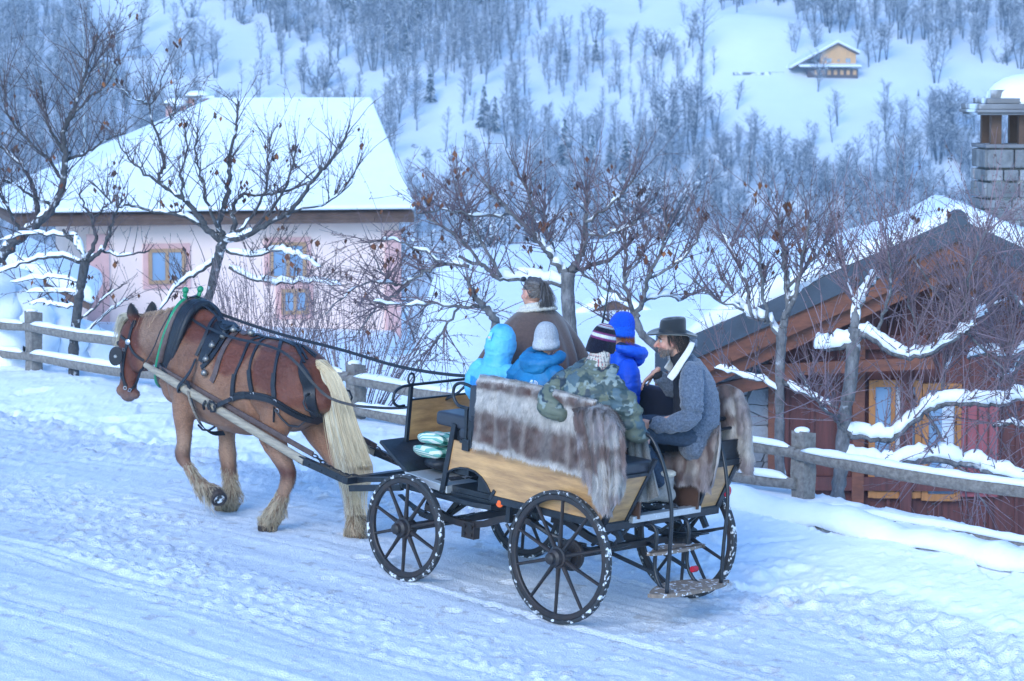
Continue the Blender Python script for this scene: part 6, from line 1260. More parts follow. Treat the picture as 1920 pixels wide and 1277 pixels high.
L3 = (.012 + .012 * rs5.rand(nf) + .016 * sst(.55, .3, P3[:, 2]))[:, None]; sd3 = np.cross(fl_, N3); w3 = .0016; tip = P3 + fl_ * L3 + N3 * L3 * .28; V3 = np.stack([P3 - sd3 * w3, P3 + sd3 * w3, tip], 1).reshape(-1, 3); c3 = coat(P3 - np.array(HB)) * (.72 + .6 * rs5.rand(nf))[:, None]
link('coat_hair', raw('coat_hair', V3 - np.array(HB), np.arange(nf * 3).reshape(-1, 3), M['hair'], np.repeat(c3, 3, 0)), horse)
# packed snow in the lifted hoof, and the shoe round it
m = MB(); q = hf + soled * .064; m.ring(q, tuple(soled), .048, .068, .012, 28); hpart('horseshoe', m, 'rust', 30); m = MB(); m.lathe(q - soled * .03, tuple(soled), [(0, .056), (.024, .052), (.028, .04), (.03, .01)], 20); o = hpart('packed_snow', m, 'tyre', True); o.data.materials[0] = mat('snow_in_hoof', (.04, .045, .05), .6, snow=1, snow_s=34, thresh=.44)
# ================================================================ PEOPLE
SK = np.array((.52, .29, .22)); SKR = np.array((.50, .16, .13))
def Rz(a): return Matrix.Rotation(a, 4, 'Z')
def headM(c, yaw=0, pitch=0, roll=0): return T(Vector(c)) @ Rz(yaw) @ Matrix.Rotation(pitch, 4, 'Y') @ Matrix.Rotation(roll, 4, 'X')
def head_into(B, H, s=1, nose=1.0):
    def e(c, r, rot=None): B.m.ell(H @ (Vector(c) * s), [q * s for q in r], H.to_3x3(), 20, 14)
    e((-.012, 0, .03), (.096, .077, .094)); e((.028, 0, -.02), (.066, .060, .085)); e((.036, 0, -.062), (.050, .046, .046)); e((.066, 0, -.098), (.024, .024, .019))
    e((.072, 0, .034), (.026, .052, .014)); e((.058, .034, -.022), (.03, .026, .026)); e((.058, -.034, -.022), (.03, .026, .026)); e((.080, 0, -.066), (.016, .024, .016)); e((.092, 0, -.058), (.008, .018, .006)); e((.090, 0, -.070), (.008, .017, .0065))
    B.chain([(*(H @ (Vector((.080, 0, .025)) * s)), .009 * s, .009 * s), (*(H @ (Vector((.098 * nose, 0, -.005)) * s)), .011 * s, .011 * s), (*(H @ (Vector((.110 * nose, 0, -.028)) * s)), .0135 * s, .0145 * s)], up=(0, 0, 1), n=3, seg=12); e((.094, .012, -.034), (.011, .008, .008)); e((.094, -.012, -.034), (.011, .008, .008))
    for k in (1, -1): e((-.006, k * .076, -.004), (.019, .009, .031)); e((-.002, k * .080, -.022), (.009, .007, .011))
def hand_into(B, wrist, d, palm_n, s=1, curl=.4, spread=.12, thumb=1):
    """wrist point, direction of the palm, palm normal (the side the fingers curl to)"""
    d = Vector(d).normalized(); n_ = Vector(palm_n); n_ = (n_ - d * n_.dot(d)).normalized(); sd = d.cross(n_) * thumb; w = Vector(wrist)
    B.chain([(*(w - d * .04 * s), .022 * s, .027 * s), (*w, .019 * s, .027 * s), (*(w + d * .045 * s), .016 * s, .038 * s), (*(w + d * .085 * s), .013 * s, .039 * s)], up=tuple(n_), n=3, seg=14)
    for i, (o, L) in enumerate(((.030, .070), (.010, .079), (-.010, .074), (-.029, .058))):
        p = w + d * .082 * s + sd * o * s; dd = (d + sd * (o * spread * 12)).normalized(); pts = [p - d * .02 * s, p]; a = curl * (1 + .15 * i)
        for k, q in enumerate((.42, .32, .26)):
            dd = (Matrix.Rotation(a * (.8 if k == 0 else 1.0), 3, d.cross(n_)) @ dd).normalized(); pts.append(pts[-1] + dd * L * q * s)
        B.chain([(*q, r * s, r * s) for q, r in zip(pts, (.0095, .0098, .0088, .0080, .0068))], n=2, seg=10)
    p = w + d * .022 * s + sd * .026 * s; t1 = p + (d * .6 + sd * .8 + n_ * .25).normalized() * .036 * s; t2 = t1 + (d * .85 + sd * .2 + n_ * .45 * (curl + .4)).normalized() * .032 * s; t3 = t2 + (d * .8 - sd * .15 * curl + n_ * .6 * (curl + .2)).normalized() * .024 * s
    B.chain([(*q, r * s, r * s) for q, r in zip((p - sd * .012 * s, t1, t2, t3), (.014, .0115, .0098, .0080))], n=3, seg=10)
def skincol(H, s=1, beard=0):
    HI = H.inverted()
    def f(v):
        h = np.array([(HI @ Vector(p))[:] for p in v]) / s; c = np.tile(SK, (len(v), 1)); d = lambda p, r: np.exp(-(((h - np.array(p)) / np.array(r)) ** 2).sum(1)); c = mix(c, SKR, np.clip(d((.105, 0, -.028), (.03, .03, .02)) * .7 + d((.065, .04, -.025), (.03, .03, .025)) * .5 + d((0, .08, 0), (.03, .02, .04)) * .5, 0, 1)); c = mix(c, (.40, .13, .12), d((.1, 0, -.064), (.02, .022, .009)) * .8)
        if beard: c = mix(c, (.16, .13, .12), np.clip(sst(-.045, -.062, h[:, 2]) * sst(-.03, .0, h[:, 0]) * (h[:, 2] > -.135) * (.55 + .5 * fbm(h, 70, 2, 5)) * beard, 0, .9) * (1 - d((.1, 0, -.064), (.03, .02, .008))))
        return c
    return f
def ribs(k, amp): return lambda t: 1 + amp * math.sin(k * t)
def beanie(root, H, colf, s=1, top=.135, rx=.106, ry=.09, low=-.035, fold=.045, tilt=.3, nrib=44, peak=.0, name='beanie', back=.0):
    m = MB(); rows = []; K = 132
    hs = [(-.2, 1.03), (0, 1.075), (fold * .5, 1.095), (fold, 1.07), (fold + .004, 1.02)] if fold else [(0, .99), (.004, 1.02), (.02, 1.03)]
    prof = [(low + (max(h, 0) if h >= 0 else .004), k) for h, k in hs]; z0 = prof[-1][0]
    for i in range(1, 35): a = i / 34 * math.pi / 2; prof.append((z0 + (top - z0) * math.sin(a), max(.015, math.cos(a) ** .78 * 1.02)))
    for i, (z, k) in enumerate(prof):
        row = []
        for j in range(K):
            t = 2 * math.pi * j / K; rb = 1 + .013 * math.cos(nrib * t) * (1 if k > .3 else k * 3); wob = 1 + .025 * noise.noise(Vector((math.cos(t) * 2, math.sin(t) * 2, z * 14)))
            zz = z + (-tilt * .06 * math.cos(t) * -1 if i < 6 else 0) * 1; p = Vector(((-.012 + back * (z - low)) + math.cos(t) * rx * k * rb * wob, math.sin(t) * ry * k * rb * wob, zz + (peak * max(0, 1 - k) * .3)))
            row.append(p)
        rows.append(row)
    n = len(rows); vs = [H @ (p * s) for r in rows for p in r]; fs = [(i * K + j, i * K + (j + 1) % K, (i + 1) * K + (j + 1) % K, (i + 1) * K + j) for i in range(n - 1) for j in range(K)] + [tuple((n - 1) * K + j for j in range(K))]
    m.add(vs, fs); m.c = [tuple(colf(p, i / (n - 1), 2 * math.pi * j / K)) for i, r in enumerate(rows) for j, p in enumerate(r)]
    return m.build(name, M['knit'], root, True)
M['knit'] = mat('knit_wool', vc=True, rough=.95, ns=90, na=.35, bump=.6, bs=150, sheen=.08, spec=.2)
M['shell'] = mat('shell_fabric', vc=True, rough=.55, ns=9, na=.14, bump=.28, bs=24, spec=.35); M['tweed'] = mat('tweed_wool', (.028, .045, .078), .95, ns=70, base2=(.14, .175, .235), bump=.4, bs=120, sheen=.3)
M['felt'] = mat('black_felt', (.012, .015, .02), .9, sheen=.4); M['denim'] = mat('denim', (.03, .05, .085), .85, ns=60, na=.4, bump=.2, bs=90); M['wool'] = mat('brown_wool_cape', (.10, .06, .048), .95, ns=40, na=.25, sheen=.3, bump=.15, bs=80)
M['fleece'] = mat('cream_fleece', (.62, .57, .48), 1, ns=50, na=.2, bump=1, bs=70, sheen=.3); M['boot'] = mat('boot_suede', (.30, .29, .28), .9, ns=20, na=.3, bump=.3, bs=40); M['sole'] = mat('boot_sole', (.025, .025, .03), .8, snow=.9, snow_s=30, thresh=.56); M['darkcloth'] = mat('dark_cloth', (.018, .02, .028), .9, ns=20, na=.3)
M['pants'] = mat('grey_trousers', (.15, .17, .17), .85, ns=10, na=.15, bump=.2, bs=20); M['plaid'] = mat('plaid_scarf', vc=True, rough=.95)
def wrinkle(amp=.014, f=5, seed=0, stretch=(1, 1, 2.2)):
    def g(co, nr):
        q = co * np.array(stretch); a = fbm(q, f, 3, 30 + seed); rid = 1 - np.abs(2 * fbm(q, f * .9, 2, 60 + seed) - 1) * 2.2; return (a - .5) * amp * 1.1 + np.clip(rid, 0, 1) ** 2 * amp * .55 - (1 - np.clip(np.abs(2 * fbm(q, f * 2.1, 2, 90 + seed) - 1) * 5, 0, 1)) * amp * .35
    return g
def body(root, H, neck, torso, arms, legs, s=1, nose=1, voxel=.0055, beard=0):
    """the whole figure in one skin: torso (x,y,z,rx,ry), arms [(shoulder, elbow, wrist, dir, palm normal, curl, thumb)], legs [(hip, knee, ankle, toe)]"""
    B = Body(); B.chain(torso, up=(1, 0, 0)); B.chain(neck, up=(1, 0, 0)); head_into(B, H, s, nose)
    for (sh, el, wr, d, pn, curl, th) in arms:
        B.chain([(*sh, .052 * s, .052 * s), (*Vector(sh).lerp(Vector(el), .5), .046 * s, .046 * s), (*el, .038 * s, .038 * s), (*Vector(el).lerp(Vector(wr), .45), .037 * s, .037 * s), (*wr, .024 * s, .027 * s)], n=4); hand_into(B, wr, d, pn, s, curl, thumb=th)
    for (hp, kn, an, to) in legs:
        B.chain([(*hp, .085 * s, .085 * s), (*Vector(hp).lerp(Vector(kn), .5), .078 * s, .078 * s), (*kn, .056 * s, .056 * s), (*Vector(kn).lerp(Vector(an), .4), .054 * s, .054 * s), (*an, .036 * s, .038 * s)], n=4); B.chain([(*an, .035 * s, .035 * s), (*to, .028 * s, .038 * s)], n=3)
    return B.build('body', M['skin'], root, voxel, 3, col=skincol(H, s, beard))
def eyes(root, H, s=1):
    for k in (1, -1): m = MB(); m.ell(H @ (Vector((.0755, k * .031, .010)) * s), (.0112 * s,) * 3, seg=14, rings=10, col=(.42, .38, .36)); m.ell(H @ (Vector((.0835, k * .0315, .010)) * s), (.0055 * s,) * 3, seg=10, rings=6, col=(.05, .035, .03)); m.build('eye', M['vc'], root, True)
def sleeve(B, pts, up=(0, 0, 1)): B.chain(pts, up=up, n=5, seg=18)
def person(label, base, face, group='passengers on the wagonette'): return thing('person', label, 'person', CAR @ T(Vector(base)) @ Rz(face), group)
def hoodlump(B, c, rx, ry, rz, s=1):
    """a hood lying on the back: a thick sagging horseshoe"""
    pts = []
    for k in range(11): a = R(-115 + 23 * k); pts.append((c[0] - rx * math.cos(a), c[1] + ry * math.sin(a), c[2] - rz * math.cos(a) * 1.0, .045 * s, .05 * s))
    B.chain(pts, up=(0, 0, 1), n=3, seg=14)
legs_sit = lambda s, kz=.03, kx=.44, az=-.42: [((0, k * .09 * s, .09 * s), (kx * s, k * .13 * s, kz + .05 * s), ((kx - .03) * s, k * .13 * s, az), ((kx + .10) * s, k * .14 * s, az - .05)) for k in (1, -1)]
def trousers(root, legs, s, mt, cuff=.9):
    B = Body(); B.ell((0, 0, .10 * s), (.16 * s, .19 * s, .12 * s))
    for hp, kn, an, to in legs: e = Vector(kn).lerp(Vector(an), cuff); B.chain([(*hp, .11 * s, .11 * s), (*kn, .08 * s, .08 * s), (*Vector(kn).lerp(e, .5), .07 * s, .07 * s), (*e, .058 * s, .062 * s)], n=5)
    return B.build('trousers', M[mt], root, .011, 4, disp=wrinkle(.007, 9, 3))
def boots(root, legs, s, mt='darkcloth'):
    for hp, kn, an, to in legs: B = Body(); an, to = Vector(an), Vector(to); e = Vector(kn).lerp(an, .72); B.chain([(*e, .055 * s, .055 * s), (*an, .05 * s, .052 * s)], n=3); B.chain([(*(an + Vector((-.02, 0, -.02))), .05 * s, .046 * s), (*to, .04 * s, .048 * s)], n=4); o = B.build('boot', M[mt], root, .009, 4); m = MB(); c = (an + to) / 2; m.box((c.x, c.y, min(an.z, to.z) - .035), ((to - an).length + .12, .10 * s, .03)); m.build('sole', M['sole'], o, bevel=.01)
# ---- 1 child in the pale blue hooded jacket (back to us)
def child_blue():
    s = .84; r = person('person in a light blue hooded jacket with the hood up, seated behind the driver', (1.06, .43, 1.27), R(-90)); H = headM((.06, -.0, .66), R(8)); legs = legs_sit(s, az=-.38)
    body(r, H, [(.0, 0, .50, .04, .042), (.04, 0, .58, .042, .042)], [(0, 0, .06, .09, .13), (-.01, 0, .25, .085, .12), (0, 0, .42, .09, .13), (.0, 0, .49, .05, .06)], [((0, .145, .44), (.05, .21, .22), (.24, .13, .16), (1, -.3, 0), (0, -1, -.3), .5, 1), ((0, -.145, .44), (.05, -.21, .22), (.24, -.13, .16), (1, .3, 0), (0, 1, -.3), .5, -1)], legs, s, voxel=.007)
    B = Body(); B.chain([(0, 0, .03, .12, .155), (-.02, 0, .22, .135, .17), (-.015, 0, .38, .125, .175), (0, 0, .48, .085, .12), (.01, 0, .53, .06, .07)], up=(1, 0, 0))
    for k in (1, -1): sleeve(B, [(0, k * .14, .455, .07, .07), (.01, k * .205, .37, .078, .078), (.05, k * .235, .23, .066, .066), (.20, k * .16, .165, .05, .05)])
    B.build('jacket', M['shell'], r, .009, 5, disp=wrinkle(.012, 6, 1), col=lambda v: mix((.012, .22, .62), (.10, .42, .68), sst(.385, .392, v[:, 2] - .03 * np.abs(v[:, 1]) * 0 + .004 * np.sin(v[:, 1] * 40)) * 1.0 + (1 - sst(.385, .392, v[:, 2])) * sst(.185, .19, np.abs(v[:, 1]))))
    B = Body(); B.chain([(.015, 0, .49, .105, .125), (.03, 0, .555, .105, .108), (.045, 0, .63, .122, .120), (.055, 0, .685, .120, .114), (.062, 0, .715, .105, .098)], up=(1, 0, 0)); B.build('hood', M['shell'], r, .008, 4, disp=wrinkle(.011, 9, 2), col=lambda v: mix((.10, .42, .68), (.06, .34, .62), sst(.5, .7, fbm(v, 8, 2, 3))))
    m = MB(); m.bar((-.063, 0, .752), (-.083, 0, .69), .03, .008, up=(1, 0, .2), col=(.18, .55, .78)); m.bar((-.0835, 0, .722), (-.086, 0, .705), .024, .006, up=(1, 0, .2), col=(.6, .45, .35)); m.build('hood_tab', M['shell'], r); trousers(r, legs, s, 'darkcloth'); boots(r, legs, s)
child_blue()
# ---- 2 child in the grey beanie
def child_grey():
    s = .92; r = person('person in a pale grey knitted beanie and dark blue hooded jacket, back turned', (.60, .43, 1.27), R(-90)); H = headM((.07, 0, .745), R(6), R(4)); legs = legs_sit(s)
    body(r, H, [(.01, 0, .56, .045, .048), (.05, 0, .66, .045, .045)], [(0, 0, .06, .10, .15), (-.01, 0, .28, .095, .14), (0, 0, .48, .10, .15), (.0, 0, .56, .055, .07)], [((0, .165, .50), (.05, .24, .25), (.27, .14, .18), (1, -.3, 0), (0, -1, -.3), .5, 1), ((0, -.165, .50), (.05, -.24, .25), (.27, -.14, .18), (1, .3, 0), (0, 1, -.3), .5, -1)], legs, s, voxel=.007)
    B = Body(); B.chain([(0, 0, .03, .14, .175), (-.02, 0, .25, .15, .195), (-.015, 0, .42, .14, .205), (0, 0, .535, .095, .15), (.01, 0, .60, .07, .08)], up=(1, 0, 0))
    for k in (1, -1): sleeve(B, [(0, k * .165, .515, .078, .078), (.01, k * .235, .42, .088, .088), (.05, k * .27, .27, .074, .074), (.22, k * .18, .19, .055, .055)])
    jc = lambda v: mix((.008, .13, .30), (.012, .17, .36), sst(.4, .7, fbm(v, 5, 2, 8)))
    B.build('jacket', M['shell'], r, .0095, 5, disp=wrinkle(.013, 5, 4), col=jc); B = Body(); hoodlump(B, (.03, 0, .625), .13, .135, .045, .95); B.ell((-.08, 0, .565), (.06, .13, .075)); B.chain([(.0, .12, .60, .05, .06), (-.075, .0, .605, .055, .05), (.0, -.12, .60, .05, .06)], n=4); B.build('hood', M['shell'], r, .008, 4, disp=wrinkle(.010, 9, 5), col=jc)
    g = lambda p, u, t: (np.array((.42, .44, .48)) * (.9 + .14 * (math.sin(44 * t) > 0)) if u > .2 else np.array((.48, .50, .54)))
    beanie(r, H, g, .98, top=.150, fold=.05, low=-.055, back=-.12); m = MB()
    # the small white emblem on the back: a dome cut by two arcs, and two word strokes
    lc = Vector((-.158, -.075, .44)); 
    for k, (r0, r1) in enumerate(((.004, .010), (.013, .019), (.022, .028))):
        A = np.linspace(0, math.pi / 2, 9); m.add([lc + Vector((0, -math.cos(a) * q * 1.25, math.sin(a) * q)) + Vector((-.004 - o, 0, 0)) for o in (0, .004) for q in (r0, r1) for a in A], [(i, i + 1, 9 + i + 1, 9 + i) for i in range(8)] + [(18 + i, 27 + i, 27 + i + 1, 18 + i + 1) for i in range(8)] + [(i, 18 + i, 18 + i + 1, i + 1) for i in range(8)] + [(9 + i, 10 + i, 28 + i, 27 + i) for i in range(8)], (.8, .82, .85))
    for k in range(3): m.box(lc + Vector((-.006, .020, .004 + .010 * k)), (.004, .028 - .005 * k, .005), col=(.8, .82, .85))
    lg = m.build('emblem', M['vc'], r); trousers(r, legs, s, 'darkcloth'); boots(r, legs, s); return r, lg
rg, lg = child_grey()
def project_onto(o, target, axis=Vector((1, 0, 0)), off=.004):
    """press a flat mark onto the cloth it is printed on"""
    me = target.data; tr = BVHTree.FromPolygons([v.co.copy() for v in me.vertices], [tuple(p.vertices) for p in me.polygons]); x0 = min(v.co.x for v in o.data.vertices)
    for v in o.data.vertices:
        h = tr.ray_cast(Vector((v.co.x, v.co.y, v.co.z)) - axis * .5, axis)
        if h[0] is not None: v.co = h[0] - axis * (off if v.co.x < x0 + .005 else off * .3)
project_onto(lg, [c for c in rg.children if c.name.startswith('jacket')][0])
# ---- 3 camouflage jacket and striped beanie
def camo():
    s = 1.0; r = person('person in a camouflage jacket and striped navy beanie leaning an elbow on the fur throw', (.01, .50, 1.285), R(-90)); H = headM((.12, .02, .80), R(-6), R(10), R(4)); legs = legs_sit(s, az=-.43)
    aL = ((-.0, .18, .52), (-.24, .19, .34), (-.23, .10, .29), (.3, -1, -.3), (1, 0, -.3), .5, 1); aR = ((0, -.20, .53), (.02, -.40, .28), (.22, -.34, .14), (1, .1, -.3), (0, 1, -.3), .7, -1)
    body(r, H, [(.02, 0, .60, .05, .055), (.07, 0, .70, .05, .05)], [(0, 0, .06, .11, .16), (-.02, 0, .30, .105, .15), (0, 0, .52, .11, .17), (.02, 0, .60, .06, .08)], [aL, aR], legs, s, voxel=.007)
    B = Body(); B.chain([(-.02, -.02, .13, .145, .20), (-.035, -.01, .20, .17, .225), (-.045, 0, .33, .185, .25), (-.035, 0, .45, .175, .262), (-.01, 0, .55, .125, .19), (.02, 0, .62, .08, .09)], up=(1, 0, 0), n=6)
    sleeve(B, [(-.02, .15, .53, .095, .095), (-.09, .21, .47, .10, .095), (-.18, .225, .40, .098, .09), (-.25, .205, .335, .09, .082), (-.265, .13, .305, .075, .068), (-.25, .07, .285, .065, .06)])
    sleeve(B, [(0, -.16, .52, .095, .095), (.0, -.26, .455, .105, .10), (.0, -.35, .36, .11, .10), (.03, -.38, .25, .095, .088), (.13, -.37, .17, .078, .072), (.2, -.345, .15, .06, .055)])
    def cc(v):
        q = v * np.array((1, 1, 1.25)) + (fbm(v, 11, 3, 77) - .5)[:, None] * .22; a = fbm(q, 6.5, 3, 70); b = fbm(q, 8, 3, 71); d = fbm(q, 12, 2, 72); c = np.tile((.04, .062, .062), (len(v), 1)); c = mix(c, (.115, .13, .095), sst(.50, .515, a)); c = mix(c, (.025, .038, .05), sst(.55, .56, b)); c = mix(c, (.20, .24, .23), sst(.60, .61, d)); c = mix(c, (.07, .11, .13), sst(.63, .64, fbm(q, 9, 2, 73)))
        return mix(c, (.10, .115, .085), (v[:, 2] < .155).astype(float) + ((v[:, 0] < -.18) & (v[:, 2] < .33) & (v[:, 1] > .0) & (v[:, 1] < .10) & (v[:, 2] > .17)).astype(float))
    def dw(co, nr): return wrinkle(.020, 4.2, 7)(co, nr) - .022 * np.exp(-((co[:, 2] - .165) / .014) ** 2) * (np.abs(co[:, 1]) < .27) + .010 * np.sin(co[:, 2] * 60 + 4 * co[:, 1]) * (co[:, 1] < -.26)
    B.build('jacket', M['shell'], r, .0095, 4, disp=dw, col=cc); B = Body(); hoodlump(B, (.015, 0, .60), .135, .15, .07, .95); B.ell((-.125, 0, .505), (.075, .14, .085)); B.chain([(-.03, .12, .555, .055, .06), (-.11, .0, .56, .06, .055), (-.03, -.12, .555, .055, .06)], n=4); B.build('hood', M['shell'], r, .0085, 4, disp=wrinkle(.013, 8, 9), col=cc)
    B = Body(); B.chain([(.02, -.01, .56, .10, .11), (.045, 0, .64, .088, .098), (.07, 0, .71, .075, .082)], up=(1, 0, 0), n=5)
    def pc(v): t = np.arctan2(v[:, 1], v[:, 0] - .04); c = np.tile((.46, .42, .36), (len(v), 1)); f = np.abs(((t * 3.2) % 1) - .5); c = mix(c, (.05, .05, .08), (f < .06) * 1.); c = mix(c, (.42, .08, .08), ((f > .14) & (f < .19)) * 1.); g = np.abs(((v[:, 2] * 26) % 1) - .5); return mix(c, (.06, .05, .07), (g < .07) * .8)
    B.build('plaid_scarf', M['plaid'], r, .008, 4, col=pc, disp=wrinkle(.008, 9, 4))
    def bc(p, u, t):
        z = u
        for hi, c in ((.30, (.006, .007, .02)), (.345, (.16, .03, .12)), (.44, (.62, .62, .66)), (.48, (.16, .03, .12)), (.66, (.006, .007, .02)), (.695, (.30, .32, .38)), (.73, (.5, .52, .56)), (.80, (.22, .02, .09)), (.845, (.5, .52, .56)), (.93, (.22, .02, .09)), (2, (.45, .46, .5))):
            if z <= hi: return c
    beanie(r, H, bc, 1.0, top=.145, fold=.0, low=-.07, rx=.112, ry=.097, nrib=60); trousers(r, legs, s, 'pants'); boots(r, legs, s)
camo()
# ---- 4 blue beanie, red curls, royal blue jacket, on the far bench
def blue():
    s = .93; r = person('person in a bright blue ribbed beanie with ginger curls and royal blue jacket', (.545, -.47, 1.28), R(58)); H = headM((.05, .0, .755), R(-14), R(3)); legs = legs_sit(s)
    body(r, H, [(.0, 0, .55, .045, .048), (.035, 0, .67, .045, .045)], [(0, 0, .06, .10, .15), (-.01, 0, .28, .095, .14), (0, 0, .48, .10, .15), (.0, 0, .56, .055, .07)], [((0, .165, .50), (.04, .24, .25), (.25, .14, .16), (1, -.3, 0), (0, -1, -.3), .5, 1), ((0, -.165, .50), (.05, -.24, .25), (.25, -.14, .16), (1, .3, 0), (0, 1, -.3), .5, -1)], legs, s, voxel=.006); eyes(r, H, s)
    B = Body(); B.chain([(0, 0, .03, .135, .175), (-.01, 0, .25, .145, .19), (-.01, 0, .42, .135, .195), (0, 0, .53, .095, .14), (.0, 0, .585, .07, .08)], up=(1, 0, 0))
    for k in (1, -1): sleeve(B, [(0, k * .16, .50, .078, .078), (.01, k * .225, .41, .085, .085), (.05, k * .25, .26, .07, .07), (.22, k * .16, .17, .052, .052)])
    jc = lambda v: mix((.006, .07, .55), (.01, .10, .66), sst(.4, .7, fbm(v, 6, 2, 18)))
    jk = B.build('jacket', M['shell'], r, .0095, 4, disp=wrinkle(.012, 6, 14), col=jc); B = Body(); hoodlump(B, (.0, 0, .64), .15, .15, .04, 1.0); B.ell((-.12, 0, .57), (.05, .12, .08)); B.build('hood', M['shell'], r, .008, 4, disp=wrinkle(.011, 8, 15), col=lambda v: mix(jc(v), (.005, .02, .06), sst(.675, .685, v[:, 2]) * (v[:, 0] > -.11)))
    m = MB(); e = Vector((.02, .312, .36)); m.ring(e, (0, 1, 0), .013, .018, .006, 20, col=(.75, .78, .8)); m.box(e, (.006, .006, .018), col=(.75, .78, .8)); m.box(e + Vector((0, 0, -.005)), (.014, .006, .005), col=(.75, .78, .8)); m.build('emblem', M['vc'], r)
    beanie(r, H, lambda p, u, t: (np.array((.004, .075, .60)) if u > .22 else np.array((.006, .10, .66))), .98, top=.168, fold=.055, low=-.03, rx=.106, ry=.09, nrib=40, back=-.15)
    paths = []; rn = random.Random(3)
    for i in range(420):
        sd = 1 if rn.random() < .6 else -1; a = R(rn.uniform(95, 180)) * sd; p = H @ (Vector((-.012 + .098 * math.cos(a), .078 * math.sin(a), -.03 + rn.uniform(-.01, .03))) * s); L = rn.uniform(.03, .07); ph = rn.uniform(0, 6.28); out = Vector((math.cos(a), math.sin(a), 0)); pts = []
        for k in range(9): u = k / 8; pts.append(tuple(p + H.to_3x3() @ (out * (.006 + .02 * u + .008 * math.sin(u * 11 + ph)) + Vector((0, .009 * math.cos(u * 11 + ph), -L * u)))))
        paths.append((pts, np.array((.36, .11, .03)) * rn.uniform(.6, 1.3), .0016))
    strands('hair', paths, 'hair', parent=r, base=(0, 0, 0)); trousers(r, legs, s, 'darkcloth'); boots(r, legs, s)
blue()
